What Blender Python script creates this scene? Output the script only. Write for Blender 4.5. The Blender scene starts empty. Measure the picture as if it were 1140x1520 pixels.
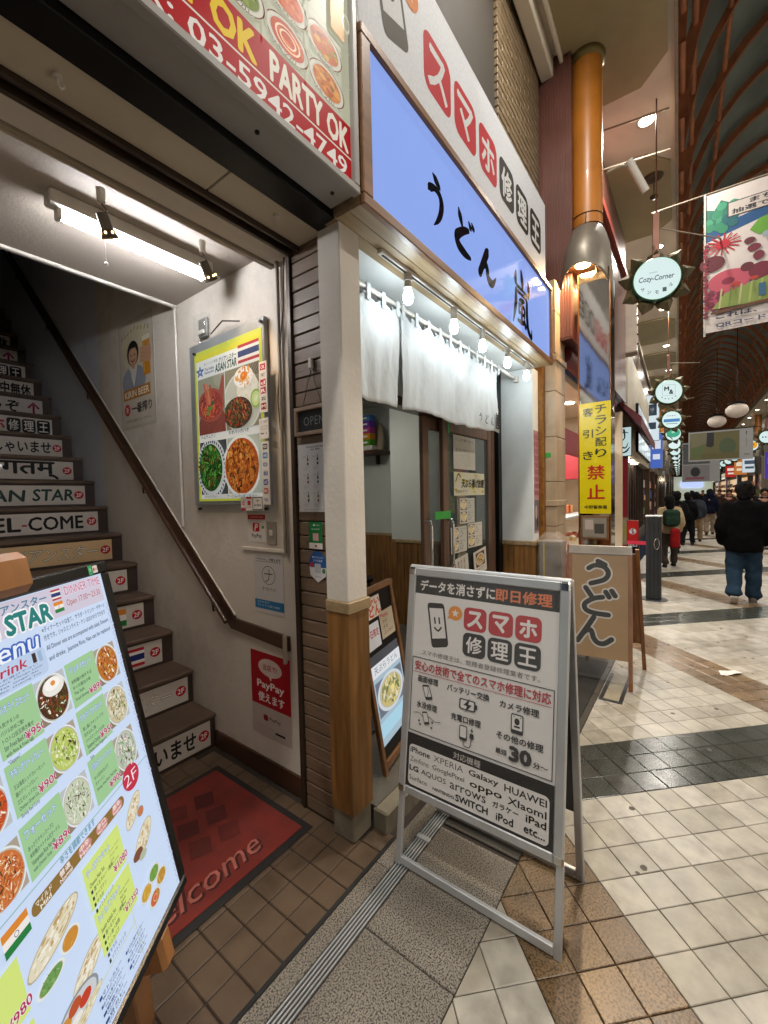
import bpy, math, random
from mathutils import Matrix, Vector, noise
R = math.radians
rnd = random.Random(7)
scene = bpy.context.scene
COL = scene.collection

# ------------------------------------------------------------------ camera
CAM_H = 1.55
F_PX, YAW, PITCH, ROLL = 623.9, .640388797, .0367204406, -.021967
def cam_axes():
    cy, sy = math.cos(YAW), math.sin(YAW)
    fw = Vector((cy, sy, 0)); rt = Vector((sy, -cy, 0)); up = Vector((0, 0, 1))
    cp, sp = math.cos(PITCH), math.sin(PITCH)
    f2 = cp*fw - sp*up; u2 = cp*up + sp*fw
    cr, sr = math.cos(ROLL), math.sin(ROLL)
    return f2, cr*rt + sr*u2, cr*u2 - sr*rt
CF, CR, CU = cam_axes()
cam = bpy.data.cameras.new('camera')
cam.sensor_fit = 'HORIZONTAL'; cam.sensor_width = 36; cam.lens = F_PX/1140*36
cam.clip_start = .02; cam.clip_end = 400
co = bpy.data.objects.new('camera', cam); COL.objects.link(co)
co.matrix_world = Matrix(((CR.x, CU.x, -CF.x, 0), (CR.y, CU.y, -CF.y, 0), (CR.z, CU.z, -CF.z, CAM_H), (0, 0, 0, 1)))
scene.camera = co
def to_px(q):
    d = Vector(q) - Vector((0, 0, CAM_H)); z = d.dot(CF)
    if z < .05: return None
    return 570 + F_PX*d.dot(CR)/z, 760 - F_PX*d.dot(CU)/z, z

# ------------------------------------------------------------------ night sky, exposure
w = bpy.data.worlds.new('World'); scene.world = w; w.use_nodes = True
bgn = w.node_tree.nodes['Background']
bgn.inputs[0].default_value = (.32, .36, .5, 1); bgn.inputs[1].default_value = .06
scene.view_settings.view_transform = 'Standard'; scene.view_settings.look = 'None'
scene.view_settings.exposure = 0.0; scene.view_settings.gamma = 1
scene.cycles.use_denoising = True
scene.cycles.sample_clamp_indirect = 4
scene.cycles.max_bounces = 8

WARM = (1, .70, .42); NEUT = (1, .94, .85); COOL = (.80, .92, 1)

# ------------------------------------------------------------------ colour
def lin(h):
    if not isinstance(h, str): return tuple(h)
    h = h.lstrip('#'); o = []
    if len(h) == 3: h = ''.join(c*2 for c in h)
    for i in (0, 2, 4):
        c = int(h[i:i+2], 16)/255
        o.append(c/12.92 if c <= .04045 else ((c+.055)/1.055)**2.4)
    return tuple(o)

# ------------------------------------------------------------------ materials
MATS = {}
def mat(name, col=None, rough=.6, metal=0, var=.15, scale=5, bump=.0, bscale=None, stretch=(1, 1, 1), grime=0, emit=0,
        attr=False, spec=.5, coat=0, alpha=None, trans=0, detail=5, gcol='#2a2018', gscale=1.3, rvar=.1, speck=None, ecol=None, dim=.15):
    if name in MATS: return MATS[name]
    m = bpy.data.materials.new(name); MATS[name] = m; m.use_nodes = True
    nt = m.node_tree; N = nt.nodes; L = nt.links
    b = N['Principled BSDF']
    mp = N.new('ShaderNodeMapping'); mp.inputs['Scale'].default_value = stretch
    geo = N.new('ShaderNodeNewGeometry'); WP = geo.outputs['Position']
    L.new(WP, mp.inputs[0])
    if attr:
        at = N.new('ShaderNodeAttribute'); at.attribute_name = 'Col'; base = at.outputs['Color']
    else:
        rgb = N.new('ShaderNodeRGB'); rgb.outputs[0].default_value = (*lin(col), 1); base = rgb.outputs[0]
    out = base
    n1 = N.new('ShaderNodeTexNoise'); n1.inputs['Scale'].default_value = scale; n1.inputs['Detail'].default_value = detail
    L.new(mp.outputs[0], n1.inputs['Vector'])
    if var > 0:
        mr = N.new('ShaderNodeMapRange'); mr.inputs[1].default_value = .3; mr.inputs[2].default_value = .7
        mr.inputs[3].default_value = 1-var; mr.inputs[4].default_value = 1+var
        L.new(n1.outputs[0], mr.inputs[0])
        mx = N.new('ShaderNodeVectorMath'); mx.operation = 'SCALE'
        L.new(out, mx.inputs[0]); L.new(mr.outputs[0], mx.inputs['Scale']); out = mx.outputs[0]
    if speck:
        sc, amt, c2 = speck
        n4 = N.new('ShaderNodeTexNoise'); n4.inputs['Scale'].default_value = sc; n4.inputs['Detail'].default_value = 2
        L.new(WP, n4.inputs['Vector'])
        r4 = N.new('ShaderNodeMapRange'); r4.inputs[1].default_value = .45; r4.inputs[2].default_value = .62
        r4.inputs[3].default_value = 0; r4.inputs[4].default_value = amt; L.new(n4.outputs[0], r4.inputs[0])
        m4 = N.new('ShaderNodeMix'); m4.data_type = 'RGBA'; L.new(r4.outputs[0], m4.inputs['Factor'])
        L.new(out, m4.inputs['A']); m4.inputs['B'].default_value = (*lin(c2), 1); out = m4.outputs['Result']
    if grime > 0:
        g = N.new('ShaderNodeTexNoise'); g.inputs['Scale'].default_value = gscale; g.inputs['Detail'].default_value = 8
        g.inputs['Roughness'].default_value = .65; L.new(WP, g.inputs['Vector'])
        gr = N.new('ShaderNodeMapRange'); gr.inputs[1].default_value = .5; gr.inputs[2].default_value = .72
        gr.inputs[3].default_value = 0; gr.inputs[4].default_value = grime; L.new(g.outputs[0], gr.inputs[0])
        mg = N.new('ShaderNodeMix'); mg.data_type = 'RGBA'; L.new(gr.outputs[0], mg.inputs['Factor'])
        L.new(out, mg.inputs['A']); mg.inputs['B'].default_value = (*lin(gcol), 1); out = mg.outputs['Result']
    if emit > 0 and attr:
        dm = N.new('ShaderNodeVectorMath'); dm.operation = 'SCALE'; dm.inputs['Scale'].default_value = dim
        L.new(out, dm.inputs[0]); L.new(dm.outputs[0], b.inputs['Base Color'])
    else: L.new(out, b.inputs['Base Color'])
    if rvar > 0:
        rr = N.new('ShaderNodeMapRange'); rr.inputs[3].default_value = max(.02, rough-rvar); rr.inputs[4].default_value = min(1, rough+rvar)
        L.new(n1.outputs[0], rr.inputs[0]); L.new(rr.outputs[0], b.inputs['Roughness'])
    else: b.inputs['Roughness'].default_value = rough
    b.inputs['Metallic'].default_value = metal; b.inputs['Specular IOR Level'].default_value = spec
    b.inputs['Coat Weight'].default_value = coat; b.inputs['Coat Roughness'].default_value = .06
    if trans: b.inputs['Transmission Weight'].default_value = trans
    if alpha is not None: b.inputs['Alpha'].default_value = alpha
    if bump > 0:
        n2 = N.new('ShaderNodeTexNoise'); n2.inputs['Scale'].default_value = bscale or scale*4; n2.inputs['Detail'].default_value = 4
        L.new(mp.outputs[0], n2.inputs['Vector'])
        bp = N.new('ShaderNodeBump'); bp.inputs['Strength'].default_value = bump; bp.inputs['Distance'].default_value = .01
        L.new(n2.outputs[0], bp.inputs['Height']); L.new(bp.outputs[0], b.inputs['Normal'])
    if emit > 0:
        if ecol: b.inputs['Emission Color'].default_value = (*ecol, 1)
        else: L.new(out, b.inputs['Emission Color'])
        b.inputs['Emission Strength'].default_value = emit
    return m

def glow(name, col, s):
    if name in MATS: return MATS[name]
    m = bpy.data.materials.new(name); MATS[name] = m; m.use_nodes = True
    b = m.node_tree.nodes['Principled BSDF']
    b.inputs['Base Color'].default_value = (.8, .8, .8, 1)
    b.inputs['Emission Color'].default_value = (*col, 1); b.inputs['Emission Strength'].default_value = s
    return m

PRN = mat('printed_paper', attr=True, rough=.55, spec=.2, var=.05, scale=9, grime=.12, gscale=3)
PRC = mat('print_under_plastic', attr=True, rough=.42, var=.04, scale=6, coat=.35)
EMI = mat('backlit_print', attr=True, rough=.05, rvar=0, var=0, emit=.82, spec=.45)
LEDM = mat('backlit_menu', attr=True, rough=.3, var=0, emit=.86)
EMS = mat('street_sign_glow', attr=True, rough=.4, var=0, emit=1.0)
DIMP = mat('sign_face', attr=True, rough=.75, var=.1, scale=60, bump=.12, bscale=160, grime=.1, spec=.12)
WALL = mat('cream_plaster', '#cfc8bd', .7, var=.08, scale=2.2, bump=.2, bscale=40, grime=.55, gcol='#5a4a3c', gscale=1.1)
WALLB = mat('bluish_lit_plaster', '#c4c9d2', .7, var=.07, scale=2.2, bump=.15, bscale=40, grime=.3, gcol='#55555c', gscale=1.1)  # bluish paint, made paler to stand in for light from upstairs
WALLW = mat('white_plaster', '#dce0df', .6, var=.05, scale=3, bump=.1, bscale=30, grime=.2, gcol='#6a6a62')
CEIL = mat('painted_ceiling', '#a39a90', .7, var=.05, scale=4, bump=.2, bscale=80, grime=.2)
PANEL = mat('beige_panel', '#c0b6a2', .55, var=.06, scale=3, grime=.2)
BLACKM = mat('black_steel', '#141416', .4, .6, var=.2)
BROWNC = mat('brown_channel', '#3a2d24', .45, .3, var=.25, scale=8)
TRIM = mat('worn_trim', '#958a78', .5, var=.15, scale=7, grime=.4)
SLAT = mat('taupe_slat', '#6b5745', .5, var=.18, scale=4, stretch=(1, .3, 3), bump=.2, bscale=30, grime=.3)
WOOD = mat('honey_wood', '#7a5429', .46, var=.4, scale=9, stretch=(3.5, 3.5, .35), bump=.1, bscale=20, grime=.35, gcol='#3a2410')
WOODH = mat('pale_wood', '#96805f', .5, var=.25, scale=9, stretch=(.35, 3.5, 3.5), bump=.1, bscale=20, grime=.25)
WOODF = mat('frame_wood', '#704c2c', .45, var=.25, scale=9, stretch=(.35, 3.5, 3.5))
WOODD = mat('dark_wood', '#3f2718', .35, var=.3, scale=8, stretch=(1, .4, 1), coat=.15)
DOORW = mat('door_wood', '#6b5040', .5, var=.3, scale=9, stretch=(3.5, 3.5, .3), grime=.3)
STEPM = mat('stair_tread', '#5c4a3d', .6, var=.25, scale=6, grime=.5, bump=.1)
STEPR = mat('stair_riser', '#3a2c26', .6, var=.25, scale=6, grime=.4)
SIGNW = mat('sign_casing', '#8f8d8a', .45, var=.05, scale=6, grime=.25)
CHROME = mat('chrome', '#c9cbcc', .12, 1, var=.03, rvar=.05)
ALU = mat('aluminium', '#c2c5c7', .38, .55, var=.06, scale=9)
ALUD = mat('dark_aluminium', '#4e5052', .4, .8, var=.1)
MIRR = mat('polished_steel', '#b9b4ad', .07, 1, var=.12, scale=2.2, rvar=.05, bump=.08, bscale=3, stretch=(1, 1, .5))
ORANGE = mat('orange_enamel', '#a9691f', .42, var=.14, scale=3, coat=.12, grime=.4, gcol='#5a3010')
HOODM = mat('hood_steel', '#8a8378', .42, .6, var=.1, scale=4)
GRAN = mat('grey_granite', '#8c8478', .4, var=.12, scale=4, speck=(185, .97, '#1b1815'), grime=.35)
GRAND = mat('dark_granite', '#4c473e', .5, var=.25, scale=4, speck=(190, .8, '#141312'), grime=.3)
GROUT = mat('grout', '#2b221b', .8, var=.2)
BTILE = mat('brown_quarry_tile', '#594838', .38, var=.16, scale=9, grime=.35, bump=.1, attr=False, gcol='#31241a', gscale=4)
T_W = mat('white_street_tile', attr=True, rough=.34, var=.2, scale=11, detail=9, grime=.45, gcol='#5d503d', gscale=6, rvar=.12, bump=.03)
T_B = mat('brown_street_tile', attr=True, rough=.3, var=.25, scale=12, speck=(130, .85, '#33250f'), grime=.3, gscale=5, rvar=.1)
T_D = mat('dark_street_tile', attr=True, rough=.22, var=.25, scale=12, speck=(150, .7, '#454840'), grime=.2, rvar=.1)
CLOTH = mat('white_cotton', '#d0d6d8', .9, var=.06, scale=8, bump=.35, bscale=38, stretch=(1, 1, .45), grime=.3, gcol='#8a8070', gscale=2.2)
REDM = mat('red_mat', '#702319', .9, var=.2, scale=12, bump=.4, bscale=500, grime=.3, gcol='#4a1810')
RUBB = mat('black_rubber', '#151312', .7, var=.2)
GLASS = mat('clear_glass', '#8a9a9a', .04, var=0, rvar=0, alpha=.07, spec=.8)
GLASSD = mat('door_glass', '#4c5a5a', .05, var=0, rvar=0, alpha=.4, spec=.6)
PLASW = mat('white_plastic', '#c6c2ba', .35, var=.04)
BULB = glow('bulb_glow', (.84, .95, 1), 78)
TUBE = glow('tube_glow', (.97, .97, 1), 112)
SPOTG = glow('spot_glow', (1, .55, .2), 14)
DLG = glow('downlight_glow', (1, .88, .68), 22)
HOODG = glow('hood_light_glow', (1, .76, .42), 26)
BRICK = mat('buff_brick', '#6d5c44', .6, var=.2, scale=14, grime=.3, gscale=2)
MORT = mat('mortar', '#2e2820', .8, var=.15)
STONE = mat('cream_stone', '#b19b7e', .45, var=.1, scale=5, grime=.3, gcol='#6a5030', gscale=2)
SALM = mat('salmon_tile', '#5f3a32', .35, var=.12, scale=4, coat=.25)
SOFW = mat('soffit_white', '#ddd6c6', .6, var=.05, scale=2, grime=.15)
SOFO = mat('soffit_olive', '#9c9270', .6, var=.08, scale=2, grime=.2)
RIB = mat('rust_rib', '#bd7c58', .45, var=.25, scale=5)
VAULT = mat('vault_panel', '#8a9c98', .35, var=.3, scale=1.5)

# ------------------------------------------------------------------ mesh builder
class MB:
    def __init__(s, M=None): s.v = []; s.f = []; s.c = []; s.M = M; s.sm = []
    def add(s, vs, fs, col=None, smooth=False):
        n = len(s.v)
        if s.M is not None: vs = [s.M @ Vector(p) for p in vs]
        s.v += [tuple(p) for p in vs]
        for f in fs:
            s.f.append([i+n for i in f]); s.c.append(col); s.sm.append(smooth)
        return s
    def quad(s, a, b, c, d, col=None): return s.add([a, b, c, d], [(0, 1, 2, 3)], col)
    def poly(s, pts, col=None): return s.add(pts, [tuple(range(len(pts)))], col)
    def box(s, x0, x1, y0, y1, z0, z1, b=.0, col=None, X=None):
        if x1 < x0: x0, x1 = x1, x0
        if y1 < y0: y0, y1 = y1, y0
        if z1 < z0: z0, z1 = z1, z0
        b = min(b, (x1-x0)*.45, (y1-y0)*.45, (z1-z0)*.45)
        T = (lambda p: X @ Vector(p)) if X is not None else (lambda p: p)
        if b <= 0:
            vs = [(x, y, z) for x in (x0, x1) for y in (y0, y1) for z in (z0, z1)]
            fs = [(0, 1, 3, 2), (4, 6, 7, 5), (0, 4, 5, 1), (2, 3, 7, 6), (0, 2, 6, 4), (1, 5, 7, 3)]
            return s.add([T(p) for p in vs], fs, col)
        vs = []; idx = {}
        lo = (x0, y0, z0); hi = (x1, y1, z1)
        for i in range(2):
            for j in range(2):
                for k in range(2):
                    for a in range(3):
                        p = []
                        for ax, t in enumerate((i, j, k)):
                            e = hi[ax] if t else lo[ax]
                            if ax != a: e += -b if t else b
                            p.append(e)
                        idx[(i, j, k, a)] = len(vs); vs.append(T(p))
        fs = []
        fs.append([idx[(0, 0, 0, 0)], idx[(0, 0, 1, 0)], idx[(0, 1, 1, 0)], idx[(0, 1, 0, 0)]])
        fs.append([idx[(1, 0, 0, 0)], idx[(1, 1, 0, 0)], idx[(1, 1, 1, 0)], idx[(1, 0, 1, 0)]])
        fs.append([idx[(0, 0, 0, 1)], idx[(1, 0, 0, 1)], idx[(1, 0, 1, 1)], idx[(0, 0, 1, 1)]])
        fs.append([idx[(0, 1, 0, 1)], idx[(0, 1, 1, 1)], idx[(1, 1, 1, 1)], idx[(1, 1, 0, 1)]])
        fs.append([idx[(0, 0, 0, 2)], idx[(0, 1, 0, 2)], idx[(1, 1, 0, 2)], idx[(1, 0, 0, 2)]])
        fs.append([idx[(0, 0, 1, 2)], idx[(1, 0, 1, 2)], idx[(1, 1, 1, 2)], idx[(0, 1, 1, 2)]])
        for a in range(3):
            o1, o2 = (a+1) % 3, (a+2) % 3
            for p in range(2):
                for q in range(2):
                    def key(t, ax):
                        k = [0, 0, 0]; k[a] = t; k[o1] = p; k[o2] = q
                        return idx[(k[0], k[1], k[2], ax)]
                    f = [key(0, o1), key(1, o1), key(1, o2), key(0, o2)]
                    if (p ^ q) == 1: f.reverse()
                    fs.append(f)
        for i in range(2):
            for j in range(2):
                for k in range(2):
                    f = [idx[(i, j, k, 0)], idx[(i, j, k, 1)], idx[(i, j, k, 2)]]
                    if (i+j+k) % 2 == 0: f.reverse()
                    fs.append(f)
        return s.add(vs, fs, col)
    def cyl(s, p0, p1, r0, r1=None, n=12, caps=True, col=None, smooth=True):
        if r1 is None: r1 = r0
        p0 = Vector(p0); p1 = Vector(p1); d = (p1-p0).normalized()
        a = d.orthogonal().normalized(); b = d.cross(a)
        vs = []
        for k in range(n):
            t = 2*math.pi*k/n; e = a*math.cos(t)+b*math.sin(t)
            vs.append(p0+e*r0); vs.append(p1+e*r1)
        fs = [(2*k, 2*((k+1) % n), 2*((k+1) % n)+1, 2*k+1) for k in range(n)]
        s.add(vs, fs, col, smooth)
        if caps:
            s.add(vs[0::2], [tuple(reversed(range(n)))], col); s.add(vs[1::2], [tuple(range(n))], col)
        return s
    def tube(s, pts, r, n=8, col=None):
        pts = [Vector(p) for p in pts]; rings = []
        up = None
        for i, p in enumerate(pts):
            d = (pts[min(i+1, len(pts)-1)]-pts[max(i-1, 0)]).normalized()
            if up is None: up = d.orthogonal().normalized()
            up = (up - d*up.dot(d)).normalized(); b = d.cross(up)
            rr = r[i] if isinstance(r, (list, tuple)) else r
            rings.append([p+(up*math.cos(2*math.pi*k/n)+b*math.sin(2*math.pi*k/n))*rr for k in range(n)])
        vs = [q for rg in rings for q in rg]; fs = []
        for i in range(len(pts)-1):
            for k in range(n):
                fs.append((i*n+k, i*n+(k+1) % n, (i+1)*n+(k+1) % n, (i+1)*n+k))
        s.add(vs, fs, col, True)
        s.add(rings[0], [tuple(reversed(range(n)))], col); s.add(rings[-1], [tuple(range(n))], col)
        return s
    def lathe(s, prof, c=(0, 0, 0), n=24, axis=None, col=None, a0=0, a1=2*math.pi, sq=None):
        vs = []; full = abs(a1-a0-2*math.pi) < 1e-6; m = n if full else n+1
        X = Matrix.Translation(Vector(c)) @ (axis or Matrix.Identity(4))
        for r, z in prof:
            for k in range(m):
                t = a0+(a1-a0)*k/n
                vs.append(X @ Vector((r*math.cos(t), r*math.sin(t), z)))
        fs = []
        for i in range(len(prof)-1):
            for k in range(n):
                k2 = (k+1) % m
                fs.append((i*m+k, i*m+k2, (i+1)*m+k2, (i+1)*m+k))
        return s.add(vs, fs, col, True)
    def ball(s, c, r, n=12, m=8, col=None, sc=(1, 1, 1), X=None):
        vs = []; c = Vector(c)
        T = X or Matrix.Identity(3)
        for i in range(m+1):
            ph = math.pi*i/m
            for k in range(n):
                t = 2*math.pi*k/n
                vs.append(c + T @ Vector((r*sc[0]*math.sin(ph)*math.cos(t), r*sc[1]*math.sin(ph)*math.sin(t), r*sc[2]*math.cos(ph))))
        fs = []
        for i in range(m):
            for k in range(n):
                fs.append((i*n+k, (i+1)*n+k, (i+1)*n+(k+1) % n, i*n+(k+1) % n))
        return s.add(vs, fs, col, True)
    def caps(s, p0, p1, r0, r1, n=10):
        s.cyl(p0, p1, r0, r1, n); s.ball(p0, r0, n, 6); s.ball(p1, r1, n, 6); return s
    def prism(s, pts, z0, z1, col=None, X=None):
        n = len(pts); T = (lambda p: X @ Vector(p)) if X is not None else (lambda p: p)
        vs = [T((p[0], p[1], z0)) for p in pts]+[T((p[0], p[1], z1)) for p in pts]
        fs = [tuple(reversed(range(n))), tuple(range(n, 2*n))]+[(i, (i+1) % n, n+(i+1) % n, n+i) for i in range(n)]
        return s.add(vs, fs, col)
    def mesh(s, name, m, recenter=True):
        me = bpy.data.meshes.new(name)
        off = Vector((0, 0, 0))
        if recenter and s.v:
            xs = [p[0] for p in s.v]; ys = [p[1] for p in s.v]; zs = [p[2] for p in s.v]
            off = Vector(((min(xs)+max(xs))/2, (min(ys)+max(ys))/2, min(zs)))
        me.from_pydata([tuple(Vector(p)-off) for p in s.v], [], s.f)
        if any(s.sm): me.polygons.foreach_set('use_smooth', s.sm)
        if any(c is not None for c in s.c):
            at = me.color_attributes.new('Col', 'FLOAT_COLOR', 'CORNER')
            buf = []
            for f, c in zip(s.f, s.c):
                cc = lin(c) if c is not None else (.5, .5, .5)
                buf += [cc[0], cc[1], cc[2], 1]*len(f)
            at.data.foreach_set('color', buf)
        me.materials.append(m); me.update()
        return me, off
    def build(s, name, m, parent=None, **kw):
        me, off = s.mesh(name, m)
        o = bpy.data.objects.new(name, me); COL.objects.link(o); o.location = off
        if parent is not None: setpar(o, parent)
        if kw: tag(o, **kw)
        return o

WM = {}
def wmat(o):
    if o is None: return Matrix.Identity(4)
    m = o.matrix_basis.copy()
    if o.parent is not None: m = wmat(o.parent) @ o.matrix_parent_inverse @ m
    return m
def setpar(o, p):
    o.parent = p; o.matrix_parent_inverse = wmat(p).inverted()
def tag(o, label=None, cat=None, group=None, kind=None):
    if label: o['label'] = label
    if cat: o['category'] = cat
    if group: o['group'] = group
    if kind: o['kind'] = kind
    return o
def thing(name, label, cat, loc=(0, 0, 0), group=None, M=None):
    o = bpy.data.objects.new(name, None); COL.objects.link(o); o.empty_display_size = .1
    if M is not None: o.matrix_basis = M
    else: o.location = loc
    return tag(o, label, cat, group)
def kids(o): return [c for c in KID.get(o.name, [])]
def copy_tree(root, delta, label=None, group=None, mats=None):
    """copy a thing with its parts and sub-parts, shifted by delta"""
    ch = {}
    for o in COL.objects:
        if o.parent is not None: ch.setdefault(o.parent.name, []).append(o)
    r = root.copy(); COL.objects.link(r); r.location = Vector(root.location)+Vector(delta)
    if label: r['label'] = label
    if group: r['group'] = group
    def rec(a, b):
        for c in ch.get(a.name, []):
            d = c.copy(); COL.objects.link(d); d.parent = b; rec(c, d)
    rec(root, r)
    return r
def frame(O, ux, uy):
    ux = Vector(ux).normalized(); uy = Vector(uy).normalized(); n = ux.cross(uy)
    O = Vector(O)
    return Matrix(((ux.x, uy.x, n.x, O.x), (ux.y, uy.y, n.y, O.y), (ux.z, uy.z, n.z, O.z), (0, 0, 0, 1)))
def struct(o): o['kind'] = 'structure'; return o

# ------------------------------------------------------------------ flat print
TC = {}
def glyphs(s, bold=0, space=1.0, shear=0):
    k = (s, bold, space, shear)
    if k in TC: return TC[k]
    c = bpy.data.curves.new('t', 'FONT'); c.body = s; c.resolution_u = 2; c.offset = bold; c.space_character = space; c.shear = shear
    o = bpy.data.objects.new('t', c); me = bpy.data.meshes.new_from_object(o)
    vs = [(v.co.x, v.co.y) for v in me.vertices]; fs = [tuple(p.vertices) for p in me.polygons]
    nm = Vector((0, 0, 1))
    if fs and sum(p.normal.z for p in me.polygons) < 0: fs = [tuple(reversed(f)) for f in fs]
    bpy.data.objects.remove(o); bpy.data.curves.remove(c); bpy.data.meshes.remove(me)
    if vs:
        x0 = min(v[0] for v in vs); x1 = max(v[0] for v in vs); y0 = min(v[1] for v in vs); y1 = max(v[1] for v in vs)
    else: x0 = x1 = y0 = y1 = 0
    TC[k] = (vs, fs, x0, x1, y0, y1); return TC[k]
def spline(pts, n=7):
    if len(pts) < 3: return pts
    out = []; P = [pts[0]]+list(pts)+[pts[-1]]
    for i in range(1, len(P)-2):
        a, b, c, d = P[i-1], P[i], P[i+1], P[i+2]
        for k in range(n):
            t = k/n
            out.append(tuple(.5*((2*b[j])+(-a[j]+c[j])*t+(2*a[j]-5*b[j]+4*c[j]-d[j])*t*t+(-a[j]+3*b[j]-3*c[j]+d[j])*t**3) for j in range(len(b))))
    out.append(tuple(pts[-1])); return out

def clip_rect(poly, b):
    for ax, val, sg_ in ((0, b[0], 1), (0, b[2], -1), (1, b[1], 1), (1, b[3], -1)):
        out = []
        for i in range(len(poly)):
            a = poly[i]; c = poly[(i+1) % len(poly)]
            ia = (a[ax]-val)*sg_ >= 0; ic = (c[ax]-val)*sg_ >= 0
            if ia: out.append(a)
            if ia != ic:
                t = (val-a[ax])/(c[ax]-a[ax]); out.append((a[0]+(c[0]-a[0])*t, a[1]+(c[1]-a[1])*t))
        poly = out
        if len(poly) < 3: return []
    return poly
class Print:
    """flat artwork; x right 0..W, y DOWN 0..H (metres or any unit scaled to w x h)"""
    def __init__(s, w, h, W=1.0, Hh=1.0, step=.00006):
        s.w = w; s.h = h; s.W = W; s.H = Hh; s.z = 0; s.mb = MB(); s.step = step; s.fine = False; s.clip = None
    def T(s, x, y): return (x/s.W*s.w, s.h-y/s.H*s.h, s.z)
    def lay(s): s.z += s.step*(.12 if s.fine else 1)
    def tri(s, pts, col):
        if s.clip:
            pts = clip_rect(pts, s.clip)
            if len(pts) < 3: return
        s.lay(); s.mb.poly([s.T(*p) for p in reversed(pts)], col)
    def rect(s, x0, y0, x1, y1, col): s.tri([(x0, y0), (x1, y0), (x1, y1), (x0, y1)], col); return s
    def rrect(s, x0, y0, x1, y1, r, col, ry=None):
        ry = ry or r*(s.w/s.W)/(s.h/s.H); P = []
        for cx, cy, a in ((x1-r, y0+ry, -90), (x1-r, y1-ry, 0), (x0+r, y1-ry, 90), (x0+r, y0+ry, 180)):
            for k in range(5):
                t = R(a+k*22.5); P.append((cx+r*math.cos(t), cy+ry*math.sin(t)))
        s.tri(P, col); return s
    def ell(s, cx, cy, rx, ry, col, n=28, rot=0):
        P = []
        for k in range(n):
            t = 2*math.pi*k/n; a = rx*math.cos(t); b = ry*math.sin(t)
            P.append((cx+a*math.cos(rot)-b*math.sin(rot), cy+a*math.sin(rot)+b*math.cos(rot)))
        s.tri(P, col); return s
    def ring(s, cx, cy, rx, ry, wd, col, n=32):
        s.lay(); vs = []
        wx = wd; wy = wd*ry/rx
        for k in range(n):
            t = 2*math.pi*k/n
            vs.append(s.T(cx+rx*math.cos(t), cy+ry*math.sin(t))); vs.append(s.T(cx+(rx-wx)*math.cos(t), cy+(ry-wy)*math.sin(t)))
        s.mb.add(vs, [(2*k+1, 2*((k+1) % n)+1, 2*((k+1) % n), 2*k) for k in range(n)], col); return s
    def box(s, x0, y0, x1, y1, wd, col):
        wy = wd*(s.w/s.W)/(s.h/s.H)
        s.rect(x0, y0, x1, y0+wy, col); s.rect(x0, y1-wy, x1, y1, col)
        s.rect(x0, y0+wy, x0+wd, y1-wy, col); s.rect(x1-wd, y0+wy, x1, y1-wy, col); return s
    def stroke(s, pts, col, wd=None, smooth=True, cap=True):
        """pts (x, y[, width]) in print units; widths in x units"""
        kx = s.w/s.W; ky = s.h/s.H
        P = [(p[0]*kx, p[1]*ky, (p[2] if len(p) > 2 else wd)*kx) for p in pts]
        if smooth: P = spline(P)
        s.lay(); L = []; Rr = []
        for i, p in enumerate(P):
            a = P[max(i-1, 0)]; b = P[min(i+1, len(P)-1)]
            dx, dy = b[0]-a[0], b[1]-a[1]; l = math.hypot(dx, dy) or 1e-9; nx, ny = -dy/l, dx/l
            L.append((p[0]+nx*p[2]/2, p[1]+ny*p[2]/2)); Rr.append((p[0]-nx*p[2]/2, p[1]-ny*p[2]/2))
        def TT(q): return (q[0], s.h-q[1], s.z)
        n = len(P); vs = [TT(q) for q in L]+[TT(q) for q in Rr]
        s.mb.add(vs, [(i, i+1, n+i+1, n+i) for i in range(n-1)], col)
        if cap:
            for e, q in ((P[0], P[1]), (P[-1], P[-2])):
                if e[2] > 0:
                    a0 = math.atan2(e[1]-q[1], e[0]-q[0]); A = [a0-math.pi/2+math.pi*k/6 for k in range(7)]
                    s.mb.poly([TT((e[0]+e[2]/2*math.cos(a), e[1]+e[2]/2*math.sin(a))) for a in reversed(A)], col)
        return s
    def text(s, t, x0, y0, x1, y1, col, bold=0, fit=True, space=1, shear=0, align='L', out=None, ow=.06):
        """fit the string in the box; fit=False keeps the glyph aspect"""
        if out: 
            s.text(t, x0, y0, x1, y1, out, bold+ow, fit, space, shear, align); 
        cjk = any(ord(q) > 0x900 for q in t) or bold > .012
        vs, fs, a, b, c, d = glyphs(t, 0, space, shear)
        if bold and not cjk: 
            vs2, fs, a2, b2, c2, d2 = glyphs(t, bold, space, shear)
        else: vs2 = vs
        if not fs: return s
        s.lay(); kx = s.w/s.W; ky = s.h/s.H
        sx = (x1-x0)/(b-a or 1); sy = (y1-y0)/(d-c or 1)
        if not fit:
            k = min(sx*kx, sy*ky); sx = k/kx; sy = k/ky
            if align == 'C': x0 = (x0+x1)/2-(b-a)*sx/2
            if align == 'R': x0 = x1-(b-a)*sx
        offs = [(0, 0)]
        if cjk and bold > .004:
            e = bold*.85; n = 4 if bold < .045 else 8
            offs = [(e*math.cos(2*math.pi*k/n), e*math.sin(2*math.pi*k/n)) for k in range(n)]
        for i, (ex, ey) in enumerate(offs):
            if i: s.z += s.step*.15
            s.mb.add([s.T(x0+(v[0]+ex-a)*sx, y1-(v[1]+ey-c)*sy) for v in vs2], fs, col)
        return s
    def vtext(s, t, x0, y0, x1, y1, col, bold=0, gap=.08):
        n = len(t); hh = (y1-y0)/n
        for i, ch in enumerate(t): s.text(ch, x0, y0+i*hh+hh*gap/2, x1, y0+(i+1)*hh-hh*gap/2, col, bold)
        return s
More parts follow.
